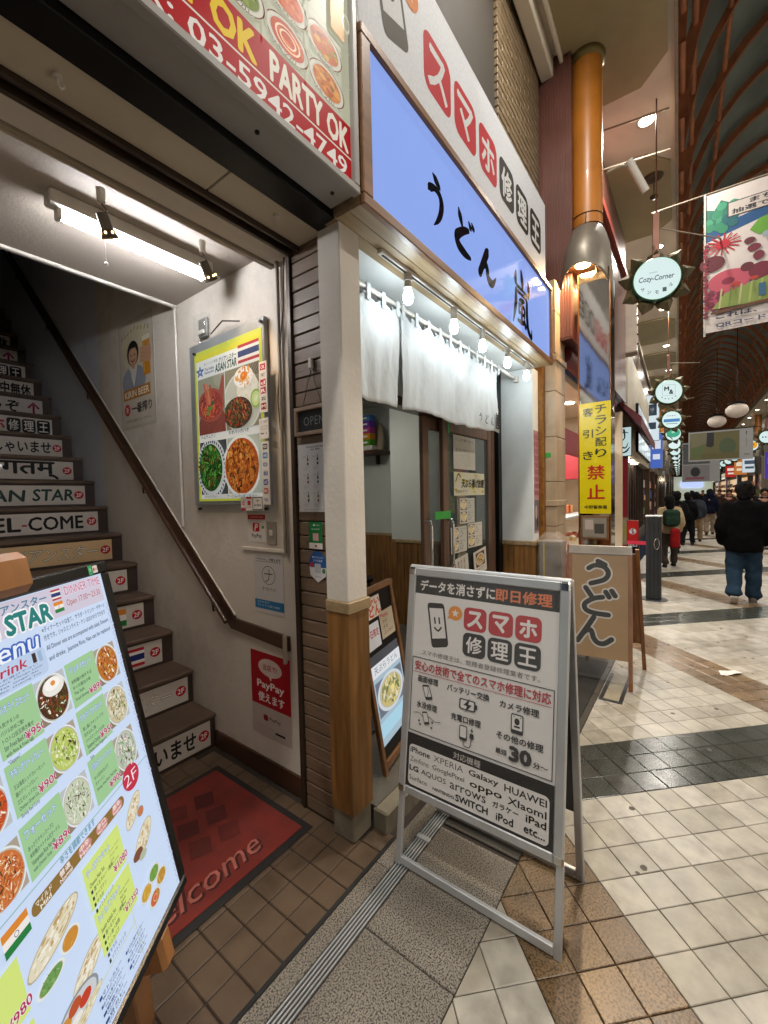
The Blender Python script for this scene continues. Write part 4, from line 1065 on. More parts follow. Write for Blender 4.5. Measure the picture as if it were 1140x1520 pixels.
def BR_N(p, x0, y0, x1, y1, col, k=1.0):
    W = x1-x0; H_ = y1-y0; f = lambda l: [(x0+a*W, y0+(1-b)*H_, c*W*k) for a, b, c in l]
    p.stroke(f([(.52, 1.0, .06), (.46, .88, .13), (.26, .48, .12), (.05, .02, .12)]), col)
    p.stroke(f([(.05, .04, .10), (.22, .32, .09), (.38, .46, .11), (.47, .34, .12), (.50, .14, .11), (.62, .03, .13), (.80, .06, .10), (1.0, .34, .03)]), col)
for q, fn in enumerate((lambda p: BR_U(p, .1, .1, .9, .9, '#222', 1.3), lambda p: BR_DO(p, .1, .1, .9, .9, '#222', 1.3), lambda p: BR_N(p, .1, .15, .9, .9, '#222', 1.3), lambda p: p.text('嵐', .0, .0, 1, 1, '#222', .03))):
    p = Print(.075 if q < 3 else .11, .085 if q < 3 else .14); fn(p); p.build('curtain_character', PRN, onY(1.366, 3.10+q*.115, 2.115 if q < 3 else 2.10), no)

# wooden underside of the sign box with light track
sb = thing('blue_udon_sign', 'large backlit blue sign with black brush characters in a wooden frame', 'sign', (2.7, 1.15, 2.72))
MB().box(1.335, 4.04, 1.075, 1.285, 2.722, 2.78, .003).build('underside_board', WOODH, sb)
for a, b in ((0, 1), (1, 2), (2, 3)): MB().box(1.337, 4.038, 1.078+a*.068, 1.076+b*.068, 2.714, 2.722, .002).build('plank', WOODH, sb)
m_ = MB(); F = onY(1.068, 1.335, 2.715)
m_.box(1.335, 4.04, 1.055, 1.085, 2.712, 2.755, .004); m_.build('frame_rail', WOODF, sb)
MB().box(1.335, 4.04, 1.055, 1.085, 3.365, 3.405, .004).build('frame_rail', WOODF, sb)
MB().box(1.335, 1.395, 1.056, 1.30, 2.756, 3.364, .004).build('frame_stile', WOODF, sb)
MB().box(4.0, 4.04, 1.056, 1.30, 2.756, 3.364, .004).build('frame_stile', WOODF, sb)
MB().box(1.395, 4.0, 1.09, 1.28, 2.78, 3.37).build('casing', SIGNW, sb)
p = Print(2.605, .61)
p.rect(0, 0, 1, 1, '#92aef6')
for X in (2.26, 3.13): p.rect(sxx(X) if False else (X-1.395)/2.605, 0, (X-1.395)/2.605+.0006, 1, '#7690dc')
sxx = lambda X: (X-1.395)/2.605; szz = lambda Z: (3.365-Z)/.61
BR_U(p, sxx(1.86), szz(3.175), sxx(2.06), szz(2.915), '#0c0d12', 1.75)
BR_DO(p, sxx(2.15), szz(3.15), sxx(2.40), szz(2.93), '#0c0d12', 1.75)
BR_N(p, sxx(2.47), szz(3.10), sxx(2.74), szz(2.91), '#0c0d12', 1.75)
def CH(l, W_=.45, H_=.42, X0=3.03, Z0=2.80): p.stroke([(sxx(X0+a*W_), szz(Z0+b*H_), c*W_/2.605*1.9) for a, b, c in l], '#0c0d12')
CH([(.48, 1.0, .05), (.52, .86, .08), (.54, .70, .03)]); CH([(.22, .9, .04), (.20, .78, .07), (.26, .70, .04), (.55, .70, .03), (.84, .70, .03)]); CH([(.84, .92, .05), (.86, .80, .07), (.84, .68, .03)])
CH([(.22, .60, .05), (.20, .35, .07), (.08, .02, .02)]); CH([(.22, .60, .04), (.5, .61, .03), (.74, .60, .05), (.76, .35, .07), (.82, .10, .07), (1.0, .0, .05), (1.02, .14, .02)])
CH([(.62, .53, .03), (.48, .50, .05), (.36, .47, .02)]); CH([(.36, .40, .04), (.36, .26, .04)]); CH([(.36, .40, .03), (.62, .40, .04), (.62, .26, .04)]); CH([(.36, .27, .03), (.62, .27, .03)]); CH([(.49, .50, .05), (.49, .12, .05)]); CH([(.30, .10, .03), (.5, .12, .05), (.66, .15, .03)]); CH([(.62, .2, .03), (.68, .10, .06)])
p.build('lit_face', EMI, onY(1.0895, 1.395, 2.755), sb, z0=.014)
lt = thing('lamp_track', 'white lighting track with five bare bulbs under the blue sign', 'light', (2.75, 1.2, 2.7))
MB().box(1.62, 3.92, 1.185, 1.215, 2.692, 2.713, .002).build('rail', PLASW, lt)
MB().box(1.64, 3.90, 1.194, 1.206, 2.6905, 2.6925).build('slot', BLACKM, lt)
bulbs = [(609, 365), (676, 468), (717, 504), (753, 530), (779, 549)]
for k, x in enumerate((1.86, 2.37, 2.80, 3.28, 3.74)):
    b0 = thing('bare_bulb', ['bare round bulb nearest the corner post on the track', 'second bare bulb from the corner post', 'middle one of the five bare bulbs', 'fourth bare bulb, next to the far end of the track', 'bare bulb at the far right end of the track'][k], 'light bulb', (x, 1.20, 2.6), 'bare bulbs on the track')
    m_ = MB(); m_.cyl((x, 1.2, 2.692), (x, 1.2, 2.655), .021, .023, 14); m_.cyl((x, 1.2, 2.655), (x, 1.2, 2.62), .018, .020, 14); m_.build('socket', PLASW, b0)
    m_ = MB(); m_.lathe([(.001, -.084), (.010, -.082), (.020, -.074), (.026, -.058), (.027, -.048), (.024, -.032), (.016, -.012), (.014, 0)], (x, 1.2, 2.622), 18); m_.build('glass', BULB, b0)

# phone repair fascia sign above
us = thing('phone_repair_sign', 'pale textured fascia sign with red and black rounded character tiles above the blue sign', 'sign', (2.6, 1.2, 3.4))
MB().box(1.345, 3.93, 1.085, 1.24, 3.425, 4.085, .004).build('casing', SIGNW, us)
p = Print(2.565, .64); X0 = 1.355; Z1 = 4.075
sx = lambda X: (X-X0)/2.565; sz = lambda Z: (Z1-Z)/.64
p.rect(0, 0, 1, 1, '#bcbfc4')
def ctile(X, c, t):
    p.rrect(sx(X), sz(3.86), sx(X+.285), sz(3.575), .024, c); p.text(t, sx(X+.045), sz(3.815), sx(X+.24), sz(3.62), '#b9babb', .035)
for X, c, t in ((1.86, '#a01f26', 'ス'), (2.185, '#a01f26', 'マ'), (2.515, '#a01f26', 'ホ'), (2.845, '#2a2524', '修'), (3.17, '#2a2524', '理'), (3.50, '#2a2524', '王')): ctile(X, c, t)
def phone(p, q, c1, c2, face=True):
    """q: four corners TL TR BR BL in print units"""
    def B(u, v): 
        return tuple((q[0][i]*(1-u)+q[1][i]*u)*(1-v)+(q[3][i]*(1-u)+q[2][i]*u)*v for i in (0, 1))
    out = []
    for cx, cy, a in ((.16, .09, 180), (.84, .09, 270), (.84, .91, 0), (.16, .91, 90)):
        for k in range(5):
            t = R(a+k*22.5); out.append(B(cx+.16*math.cos(t), cy+.09*math.sin(t)))
    p.tri(out, c1); p.tri([B(.1, .12), B(.9, .12), B(.9, .80), B(.1, .80)], c2)
    if face:
        ww = abs(q[1][0]-q[0][0])
        p.stroke([B(.36, .34), B(.36, .46)], c1, ww*.09, False); p.stroke([B(.62, .34), B(.62, .46)], c1, ww*.09, False)
        p.stroke([B(.30, .56), B(.49, .63), B(.68, .56)], c1, ww*.09)
phone(p, [(sx(1.42), sz(3.98)), (sx(1.62), sz(4.02)), (sx(1.73), sz(3.60)), (sx(1.53), sz(3.53))], '#4a4640', '#b4b6b8')
p.ell(sx(1.74), sz(3.90), .030, .12, '#b86a22'); p.tri([(sx(1.67), sz(3.88)), (sx(1.66), sz(3.80)), (sx(1.71), sz(3.83))], '#b86a22')
p.text('★', sx(1.70), sz(3.94), sx(1.78), sz(3.86), '#b8b9ba')
p.build('sign_face', DIMP, onY(1.084, X0, 3.435), us)

# take-out sign of the restaurant
tk = thing('takeout_sign', 'red and yellow take-out party sign with curry photos above the stair entrance', 'sign', (0, 1.14, 2.74))
MB().box(-2.2, 1.318, 1.09, 1.222, 2.742, 4.5, .004).build('casing', SIGNW, tk)
m_ = MB(); m_.box(-2.2, 1.322, 1.064, 1.10, 2.736, 2.766, .004); m_.build('bottom_frame', SIGNW, tk)
MB().box(1.294, 1.322, 1.065, 1.223, 2.767, 4.5, .004).build('side_frame', SIGNW, tk)
p = Print(3.494, 1.72); X0 = -2.2; Z1 = 4.486; ux = lambda X: (X-X0)/3.494; uz = lambda Z: (Z1-Z)/1.72
p.rect(0, 0, 1, 1, '#b4b39a'); p.rect(0, uz(2.985), 1, 1, '#a00a14')
p.rect(0, uz(2.866), 1, uz(2.860), '#d0c8b8')
p.text('TEL/FAX: 03-5942-4749', ux(.16), uz(2.845), ux(1.268), uz(2.783), '#d8cfc4', .012)
p.text('TAKE OUT OK', ux(.18), uz(2.965), ux(.855), uz(2.878), '#d8b428', .05); p.text('PARTY OK', ux(.91), uz(2.965), ux(1.278), uz(2.878), '#d8d0bc', .045)
for X, Z, cs, seed in ((1.17, 3.055, ['#b8641c', '#a84c18', '#c8782c', '#cf8f40', '#8a5a28'], 1), (1.16, 3.18, ['#b85a1c', '#a86424', '#c8942c', '#8a3c18', '#8a8a30'], 2), (.985, 3.055, ['#b03a10', '#c84a14', '#b84010', '#d8601c'], 3), (.985, 3.185, ['#c4561a', '#b84414', '#d06c24', '#a83c10'], 4), (.80, 3.06, ['#6a7a24', '#54681c', '#86903a'], 5), (.80, 3.185, ['#b8641c', '#c88434'], 6), (1.02, 3.32, ['#8a3a18', '#a8481c'], 7), (.62, 3.08, ['#b03a10', '#c84a14'], 8)):
    p.food(ux(X), uz(Z), .0205, .027, cs, 40, '#c8c2ae', 1.32, '#6a3820', seed, .3)
    if seed == 3: 
        for rr in (.75, .5): p.ring(ux(X), uz(Z), .0205*rr, .027*rr, .002, '#e8c8a8')
    p.text('マトンカレー' if seed % 2 else 'バターチキンカレー', ux(X-.07), uz(Z-.042), ux(X+.07), uz(Z-.058), '#39301f', .02, out='#d8d4c4', ow=.06)
for X in (.895, 1.075): p.rect(ux(X)-.001, uz(4.4), ux(X)+.001, uz(2.99), '#a8a890')
for Z in (3.12, 3.25): p.rect(0, uz(Z)-.001, 1, uz(Z)+.001, '#a8a890')
p.rrect(ux(1.19), uz(3.44), ux(1.265), uz(3.27), .003, '#c98a1c'); p.rect(ux(1.19), uz(3.44), ux(1.265), uz(3.42), '#e8dfc0'); p.ring(ux(1.275), uz(3.35), .006, .02, .0018, '#d8d4bc')
p.build('lit_face', mat('takeout_face', attr=True, rough=.35, var=.03, emit=.85, spec=.15, dim=.1), onY(1.0875, X0, 2.766), tk)
for x in (.9, 1.25, .3): MB().cyl((x, 1.15, 2.7425), (x, 1.15, 2.738), .008, n=10).build('screw', BLACKM, tk)

# brick upper storey
ub = thing('brick_building', 'dark buff brick upper storey with tall dim windows above the fascia signs', 'building', (2.8, 1.3, 4.1))
MB().box(-3, 4.45, 1.30, 1.5, 2.8, 9, 0).build('mortar_wall', MORT, ub)
bk = MB(); bk.box(0, .21, 0, .03, 0, .052, .003); bkm, bo = bk.mesh('brick', BRICK)
bk2 = MB(); bk2.box(0, .10, 0, .03, 0, .052, .003); bkm2, bo2 = bk2.mesh('brick', BRICK)
nb = 0
for r in range(36):
    z = 4.0+r*.062
    if z > 6.05: break
    xs_ = 3.33 + (0 if r % 2 else -.11)
    x = xs_
    while x < 4.36:
        full = x >= 3.32 and x+.21 <= 4.42
        o = bpy.data.objects.new('brick', bkm if full else bkm2); COL.objects.link(o)
        o.location = (x+.105 if full else (3.33+.05 if x < 3.33 else x+.05), 1.287+rnd.uniform(-.001, .001), z); setpar(o, ub); nb += 1
        x += .219
# side return bricks of the window reveal
for r in range(34):
    z = 4.0+r*.062
    o = bpy.data.objects.new('brick', bkm2); COL.objects.link(o); o.rotation_euler = (0, 0, math.pi/2); o.location = (3.315, 1.36, z); setpar(o, ub)
MB().box(3.305, 3.33, 1.31, 1.42, 4.0, 6.1).build('reveal', MORT, ub)
for x0, x1 in ((1.35, 2.45), (2.5, 3.30)):
    wf = MB(); wf.box(x0, x0+.05, 1.31, 1.36, 4.05, 8, .003); wf.box(x1-.05, x1, 1.31, 1.36, 4.05, 8, .003); wf = wf.build('window_frame', BLACKM, ub)
    MB().box(x0+.05, x1-.05, 1.33, 1.34, 4.05, 8).build('window_pane', mat('dark_window', '#15110d', .7, var=.3, rvar=.04, scale=2, spec=.03), wf)
MB().box(1.3, 3.33, 1.24, 1.32, 4.085, 4.12, .003).build('ledge', TRIM, ub)

# ================================================================== PHONE REPAIR A-BOARD
ab = thing('phone_repair_board', 'silver framed folding A-board advertising phone repair on the granite kerb', 'A-board', (1.55, .69, 0))
def slope_frame(pb, pt, y_left, y_right):
    """frame on the sloping board: x to the viewer's right, y up the slope"""
    O = Vector((pb[0], y_left, pb[1])); up = Vector((pt[0]-pb[0], 0, pt[1]-pb[1])); L_ = up.length
    return frame(O, (0, -1, 0), up), L_
FA, LA = slope_frame((1.39, .0), (1.555, 1.235), 1.02, .352); WA = .668
def snap(F, W, L, z0, par, back='back_panel', fr=.034):
    for a, b, c, d, nm in ((0, fr, z0, L, 'frame_stile'), (W-fr, W, z0, L, 'frame_stile'), (fr, W-fr, L-fr, L, 'frame_rail'), (fr, W-fr, z0, z0+fr, 'frame_rail')):
        m = MB(F); m.box(a, b, c, d, -.014, .006, .004); m.build(nm, ALU, par)
    for a, d in ((0, 0), (W-fr, 0), (0, 1), (W-fr, 1)):
        m = MB(F); m.box(a-.001, a+fr+.001, L-fr-.001 if d else z0-.001, L+.001 if d else z0+fr+.001, -.010, .0075, .006); m.build('corner_cap', CHROME, par)
    m = MB(F); m.box(fr*.5, W-fr*.5, z0+fr*.5, L-fr*.5, -.012, -.004); m.build(back, BLACKM, par)
snap(FA, WA, LA, .30, ab)
for a in (0, WA-.026):
    m = MB(FA); m.box(a, a+.026, 0, .31, -.02, -.002, .003); m.build('leg', ALU, ab)
m = MB(FA); m.box(.026, WA-.026, .006, .038, -.02, -.002, .003); m.build('bottom_bar', ALU, ab)
FB, LB = slope_frame((1.745, .0), (1.585, 1.235), 1.02, .352)
for a in (0, WA-.03):
    m = MB(FB); m.box(a, a+.03, 0, LB, -.02, .0, .003); m.build('rear_leg', ALU, ab)
m = MB(FB); m.box(.03, WA-.03, .006, .038, -.02, -.002, .003); m.build('rear_bar', ALU, ab)
m = MB(FB); m.box(.03, WA-.03, .30, LB-.01, -.019, -.006, .002); m.build('rear_panel', ALUD, ab)
m = MB(); m.cyl((1.57, .352, 1.232), (1.57, 1.02, 1.232), .014, n=10); m.build('hinge_bar', ALU, ab)
W0 = WA-.068; H0 = LA-.30-.068
p = Print(W0, H0, step=.00007)
DK = '#161413'; RD = '#b2262e'; PW = '#dcdad8'
p.rect(0, 0, 1, 1, PW)
p.rect(0, 0, 1, .085, DK); p.text('データを消さずに', .04, .018, .60, .070, '#dedad6', .035); p.text('即日修理', .605, .018, .955, .070, '#d8784a', .03)
phone(p, [(.10, .125), (.235, .118), (.285, .315), (.155, .335)], DK, PW)
p.ell(.325, .155, .052, .033, '#dd8a2a'); p.tri([(.265, .185), (.285, .16), (.31, .18)], '#dd8a2a')
sp = []
for k in range(10):
    a = -math.pi/2+k*math.pi/5; r = (.03 if k % 2 == 0 else .013); sp.append((.325+r*math.cos(a), .155+r*math.sin(a)*W0/H0))
p.tri(sp, '#e8e4dc')
for k, (t, c) in enumerate((('ス', RD), ('マ', RD), ('ホ', RD))):
    x = .39+k*.175; p.rrect(x, .118, x+.16, .222, .035, c); p.text(t, x+.03, .136, x+.13, .204, '#e4e0de', .045)
for k, t in enumerate('修理王'):
    x = .39+k*.175; p.rrect(x, .232, x+.16, .336, .035, DK); p.text(t, x+.025, .248, x+.135, .320, '#e4e0de', .02)
p.text('スマホ修理王は、総務省登録修理業者です。', .08, .352, .90, .376, '#5a5654', 0)
p.box(.005, .392, .985, .742, .005, DK)
p.text('安心の技術で全てのスマホ修理に対応', .03, .408, .965, .452, RD, .03); p.rect(.02, .46, .97, .4625, RD)
for t, x0, y0, x1 in (('画面修理', .06, .475, .22), ('バッテリー交換', .29, .478, .59), ('カメラ修理', .66, .485, .90), ('水没修理', .06, .595, .22), ('充電口修理', .33, .60, .54), ('その他の修理', .645, .615, .93)):
    p.text(t, x0, y0, x1, y0+.03, DK, .03)
def mini(p, x, y, w_, h_, fill=None):
    p.rrect(x, y, x+w_, y+h_, .01, DK); p.rrect(x+.006, y+.005, x+w_-.006, y+h_*.8, .006, fill or PW)
phone(p, [(.095, .517), (.150, .510), (.185, .572), (.130, .582)], DK, PW, False); p.stroke([(.135, .515), (.15, .54), (.14, .565)], DK, .004, False)
p.rrect(.385, .525, .50, .572, .012, DK); p.rrect(.395, .530, .490, .567, .008, PW); p.rect(.50, .538, .512, .558, DK); p.tri([(.46, .518), (.415, .553), (.44, .553), (.43, .582), (.475, .545), (.45, .545)], DK)
mini(p, .735, .525, .075, .080); p.ell(.772, .555, .016, .014, DK); p.rect(.755, .572, .79, .580, DK)
for a, b in ((.748, .535), (.79, .535)): p.rect(a, b, a+.008, b+.003, DK)
p.stroke([(.04, .655), (.08, .650), (.12, .662), (.16, .655), (.21, .668), (.25, .663)], DK, .004); phone(p, [(.105, .640), (.145, .633), (.17, .688), (.13, .697)], DK, PW, False)
for a, b in ((.085, .685), (.095, .70), (.19, .675), (.185, .70)): p.ell(a, b, .007, .005, DK, 8)
mini(p, .395, .640, .055, .065); p.stroke([(.425, .706), (.43, .725), (.47, .725), (.48, .69)], DK, .005); p.rrect(.468, .665, .497, .688, .008, DK); p.tri([(.487, .638), (.472, .655), (.483, .655), (.478, .668), (.494, .650), (.484, .650)], DK)
p.text('最短', .645, .683, .715, .705, DK, .03); p.text('30', .735, .66, .86, .715, DK, .06); p.text('分〜', .875, .69, .96, .712, DK, .03)
p.rect(0, .752, 1, 1, DK); p.text('対応機種', .36, .765, .55, .795, '#c8c4c0', .0)
p.rrect(.02, .802, .975, .988, .03, PW)
bd = [('iPhone', .03, .815, .185, .840, .03), ('XPERIA', .215, .815, .435, .842, -.006), ('Galaxy', .475, .815, .67, .846, .03), ('HUAWEI', .71, .817, .96, .845, .02),
      ('Zenfone', .03, .858, .18, .882, -.008), ('GooglePixel', .21, .858, .445, .886, .0), ('oppo', .485, .865, .695, .892, .02), ('XIaomI', .735, .861, .96, .889, .015),
      ('LG', .03, .899, .10, .922, .04), ('AQUOS', .125, .899, .315, .926, .0), ('arrows', .345, .901, .595, .928, .0), ('ガラケー', .64, .902, .80, .926, .02), ('iPad', .845, .900, .96, .928, .02),
      ('Surface', .03, .943, .175, .965, -.01), ('NINTENDO', .22, .955, .38, .968, .02), ('SWITCH', .39, .942, .61, .970, .03), ('iPod', .665, .942, .77, .972, .02), ('etc...', .835, .945, .955, .970, .02)]
for t, a, b, c, d, bo_ in bd: p.text(t, a, b, c, d, DK, bo_)
pr = p.build('repair_print', mat('abs_print', attr=True, rough=.35, var=.03, scale=5), FA @ Matrix.Translation((.034, .334, -.003)), ab)
m = MB(FA); m.box(.034, WA-.034, .334, LA-.034, .0025, .0032); m.build('clear_cover', mat('clear_sheet', '#ffffff', .05, var=0, alpha=.03, spec=.8, bump=.25, bscale=2.2, rvar=0), ab)

# ================================================================== LIT MENU BOARD ON EASEL
LA_ = Vector((.4209514, 1.19087858, 1.40521053)); LB_ = Vector((.52866003, 1.06016471, .56205412)); LU = Vector((.77175084, .63592503, 0))
LWd = .60; LHt = .86
LUP = (LA_-LB_).normalized()
FL = frame(LB_-LU*LWd, LU, LUP)
lb = thing('lit_menu_board', 'tilted backlit dinner menu board with black frame on a wooden easel, nearest the camera', 'menu board', (.3, .95, .2))
for a, b, c, d, nm in ((0, LWd, LHt-.028, LHt, 'frame_rail'), (0, LWd, 0, .024, 'frame_rail'), (0, .028, .024, LHt-.028, 'frame_stile'), (LWd-.026, LWd, .024, LHt-.028, 'frame_stile')):
    m = MB(FL); m.box(a, b, c, d, -.028, .004, .004); m.build(nm, mat('gloss_black', '#0b0b0d', .22, var=.1), lb)
m = MB(FL); m.box(.01, LWd-.01, .01, LHt-.01, -.03, -.002); m.build('backing', BLACKM, lb)
p = Print(LWd-.054, LHt-.052, step=.000025)
uu = lambda U: (U+.572)/.546; dd = lambda D: (D-.028)/.808
LC = '#c9dbf6'
p.rect(0, 0, 1, 1, LC)
p.rect(uu(-.57), dd(.03), uu(-.035), dd(.092), '#cdc6d8')
flag_th(p, uu(-.194), dd(.034), uu(-.168), dd(.056)); flag_in(p, uu(-.194), dd(.060), uu(-.168), dd(.082))
p.text('DINNER TIME', uu(-.156), dd(.034), uu(-.038), dd(.052), '#c07a9a', .02, out='#efe9f2', ow=.05)
p.text('Open 17:00〜23:30', uu(-.158), dd(.062), uu(-.045), dd(.080), '#a8606a', .02, out='#e8dce6', ow=.04)
p.text('アジアンスター', uu(-.36), dd(.036), uu(-.208), dd(.052), '#3c7c94', .03, shear=.15); p.text('ASIAN STAR', uu(-.46), dd(.056), uu(-.206), dd(.090), '#137a78', .05, out='#eef2f4', ow=.09, shear=.05)
p.text('Menu', uu(-.395), dd(.098), uu(-.252), dd(.134), '#e8effa', .01, out='#2a5cb8', ow=.08, shear=.15)
p.text('Drink', uu(-.375), dd(.136), uu(-.29), dd(.154), '#b8304c', .02, shear=.15); p.rrect(uu(-.50), dd(.132), uu(-.245), dd(.182), .02, '#b9cdea'); p.text('Drink', uu(-.375), dd(.138), uu(-.29), dd(.154), '#b8304c', .02, shear=.15)
p.rect(uu(-.277), dd(.137), uu(-.268), dd(.155), '#3a2a24'); p.rect(uu(-.263), dd(.137), uu(-.254), dd(.157), '#9ab4d4')
p.lines(['以下からお選び下さい', 'Orange juice  Mango Lassi', 'Jasmine Tea  Ginger Ale', 'Iced Coffee  Oolong Tea'], uu(-.40), dd(.157), uu(-.26), dd(.181), '#2c3a58')
p.text('※ディナーセットは全て、サラダ・ドリンク・デザート', uu(-.240), dd(.098), uu(-.042), dd(.109), '#33405c', .01); p.text('付きです。ジャスミンライス・ナン はおかわりできます', uu(-.240), dd(.114), uu(-.046), dd(.125), '#33405c', .01)
p.text('All Dinner sets are accompanied with salad, Dessert', uu(-.240), dd(.135), uu(-.042), dd(.147), '#33405c', .01); p.text('and drinks.  Jasmine Rice, Nan can be replaced', uu(-.240), dd(.156), uu(-.044), dd(.168), '#33405c', .01)
GRN = '#9cc894'; YL = '#cfe27c'
def item(x0, x1, xp, y0, y1, ti, body, price, cs, seed, bg=GRN, left=False, plate='#dfe6ea', base=None):
    zk = p.z
    p.rect(uu(x0), dd(y0), uu(x1), dd(y1), bg)
    p.text(ti, uu(x0+.008), dd(y0+.010), uu(min(x1-.002, x0+.078)), dd(y0+.024), '#d8e6fa', .01, out='#3a66c8', ow=.055)
    p.lines(body, uu(x0+.008), dd(y0+.036), uu(x0+.075), dd(y0+.036+.0125*len(body)), '#2c3a3c', .008)
    p.text('¥'+price, uu(x1-.040), dd(y1-.022), uu(x1+.006), dd(y1-.007), '#b02a5c', .02, out='#e8e4ea', ow=.045)
    if cs: 
        p.rect(uu(x1), dd(y0+.004), uu(xp), dd(y1-.006), '#a89c8c' if seed % 2 else '#b8bcc0')
        p.clip = (uu(x1), dd(y0+.004), uu(xp), dd(y1-.006)); p.ell(uu(x1), dd(y1), .09, .05, '#8c7c68')
        p.food(uu((x1+xp)/2), dd((y0+y1)/2), (xp-x1)/2*.98/.546, (y1-y0)/2*.86/.808, cs+['#efe8d8', '#4c3820'], 260, plate, 1.14, None, seed, .14, 4, strand=.5); p.clip = None
    p.z = zk
item(-.210, -.120, -.047, .188, .280, 'パッタイセット', ['米粉麺の焼きそば', 'タイの屋台の味', 'Thai Style', 'Fried Shrimp Noodle'], '890', ['#b8702c', '#c88c3c', '#a84c20', '#d8b058', '#8a3c1c', '#c85a2c'], 1)
item(-.212, -.122, -.050, .288, .380, 'カオマンガイセット', ['蒸し鶏とチキンスープで', '炊き込みご飯', 'ジャスミンライス付き', 'Steamed Chicken &', 'Chicken Rice Singapore', 'Style'], '950', ['#c8c0a0', '#b0a070', '#dcd8c4', '#5a7a3c', '#a89058', '#e4e2d4'], 2)
item(-.216, -.132, -.058, .392, .486, '夕涼みスチャーハンセット', ['タイ式炒めもので', 'チャーハン', 'Shrimp Fried Rice Thai Style'], '900', ['#b8c0b0', '#6a9858', '#c8ccbc', '#4a7a44', '#a88aa0', '#d8dccc'], 3)
item(-.382, -.292, -.215, .186, .280, 'ガパオライスセット', ['人気!チキンの', 'バジル炒めご飯!', 'トロトロ目玉焼き乗せ', 'Stir Fried Basil & Chicken', 'with Rice & Fried Egg', '"Gappao"'], '950', ['#4a2c18', '#6a4020', '#3a3a18', '#8a5a2c', '#5a6a28', '#a83c20'], 4)
p.z += .0025; p.ell(uu(-.250), dd(.212), .05, .022, '#e8e6e0'); p.ell(uu(-.252), dd(.207), .036, .014, '#f6f4ee'); p.ell(uu(-.250), dd(.206), .011, .006, '#e09040')
p.z -= .0026
item(-.384, -.294, -.222, .290, .378, 'チキングリーンカレー', ['又は海老レッドカレーセット', '鶏のグリーンカレー', 'エビのレッドカレー', 'Chicken Green Curry or', 'Shrimp Red Curry'], '900', ['#b8c868', '#a0b84c', '#ccd888', '#8aa83c', '#5a8a2c', '#dce4a8'], 5)
item(-.388, -.296, -.226, .394, .484, 'フォーセット', ['あっさりチキンスープと', '米粉麺のベトナム式ヌードル', 'Vietnamese Rice Noodle', 'with Chicken Soup "PHO"'], '890', ['#c4ccb4', '#d8dccc', '#a8b890', '#e4e6dc', '#8aa070', '#b4bca0'], 6)
item(-.560, -.470, -.392, .186, .280, '海南チキン', ['本場の味わい', 'Khao Man'], '950', ['#b89048', '#8a4c20', '#c8a868'], 7)
item(-.560, -.470, -.392, .290, .380, 'トムヤムセット', ['エビのスープ', 'Tom Yum'], '980', ['#c04c20', '#a83c18', '#d87838'], 8)
item(-.560, -.470, -.392, .394, .484, 'ラーメンセット', ['辛口', 'Tom Yum Noodle', 'Soup'], '950', ['#c87038', '#d89458', '#a84c20', '#e0c090', '#b85a28'], 9)
p.rect(0, dd(.4935), 1, dd(.4955), '#8fb4b8'); p.text('辛さを調節できます', uu(-.330), dd(.495), uu(-.235), dd(.508), '#4a8aa0', .02)
p.rrect(uu(-.402), dd(.513), uu(-.142), dd(.536), .02, '#8a6c34'); p.text('マイルド', uu(-.392), dd(.516), uu(-.357), dd(.525), '#ece6d8', .02); p.text('Mild', uu(-.385), dd(.527), uu(-.362), dd(.534), '#ece6d8', .03)
for k, (a, b) in enumerate((('普通', 'Normal'), ('中辛', 'Hot'), ('辛口', 'Very Hot'), ('激辛', 'Super'))):
    x = -.338+k*.052
    if k: p.ell(uu(x+.014), dd(.5245), .035, .0145, '#c88a84', 9)
    p.text(a, uu(x), dd(.515), uu(x+.026), dd(.525), '#f0e0dc', .03); p.text(b, uu(x-.002), dd(.527), uu(x+.028), dd(.534), '#f0e0dc', .03)
p.ell(uu(-.103), dd(.500), .058, .034, '#c03048'); p.text('2F', uu(-.128), dd(.488), uu(-.080), dd(.513), '#f4ecf0', -.01)
def naan(cx, cy, rx, ry, rot, seed, pot='#c8b890'):
    p.fine = True
    g = random.Random(seed); p.ell(cx, cy, rx, ry, '#b0a68c', 20, rot); p.ell(cx, cy, rx*.96, ry*.9, '#ded6bc', 20, rot)
    for k in range(70):
        a = g.uniform(0, 6.28); q = math.sqrt(g.random())*.8; X = rx*q*math.cos(a); Y = ry*q*math.sin(a)
        p.ell(cx+X*math.cos(rot)-Y*math.sin(rot), cy+X*math.sin(rot)+Y*math.cos(rot), rx*g.uniform(.04, .13), ry*g.uniform(.06, .16), g.choice(['#e8e4d4', '#c8b48a', '#d4c6a0', '#b89868', '#f0ece0']), 7, rot)
    p.fine = False
naan(uu(-.375), dd(.590), .115, .026, -.15, 1); p.food(uu(-.350), dd(.625), .034, .0165, ['#c88a34', '#d8a04c', '#b87828'], 12, '#e4e4dc', sz=.4, seed=3); p.food(uu(-.400), dd(.640), .045, .013, ['#6a9850', '#8ab070', '#4a7a3c', '#a8c494'], 24, '#dfe6e0', sz=.25, seed=4)
naan(uu(-.330), dd(.700), .085, .024, -.2, 2); p.ell(uu(-.372), dd(.735), .10, .034, '#8a9298', 22); p.ell(uu(-.372), dd(.735), .09, .029, '#c8ccd0', 22)
for k, (a, b, c) in enumerate(((-.40, .728, '#c88a3c'), (-.375, .722, '#b8502c'), (-.352, .733, '#c03c24'), (-.378, .745, '#e4e2dc'))): p.ell(uu(a), dd(b), .028, .012, c, 16)
naan(uu(-.365), dd(.757), .10, .012, -.1, 8); p.food(uu(-.415), dd(.765), .04, .012, ['#6a9850', '#4a7a3c', '#a8c494'], 18, '#dfe6e0', sz=.3, seed=9)
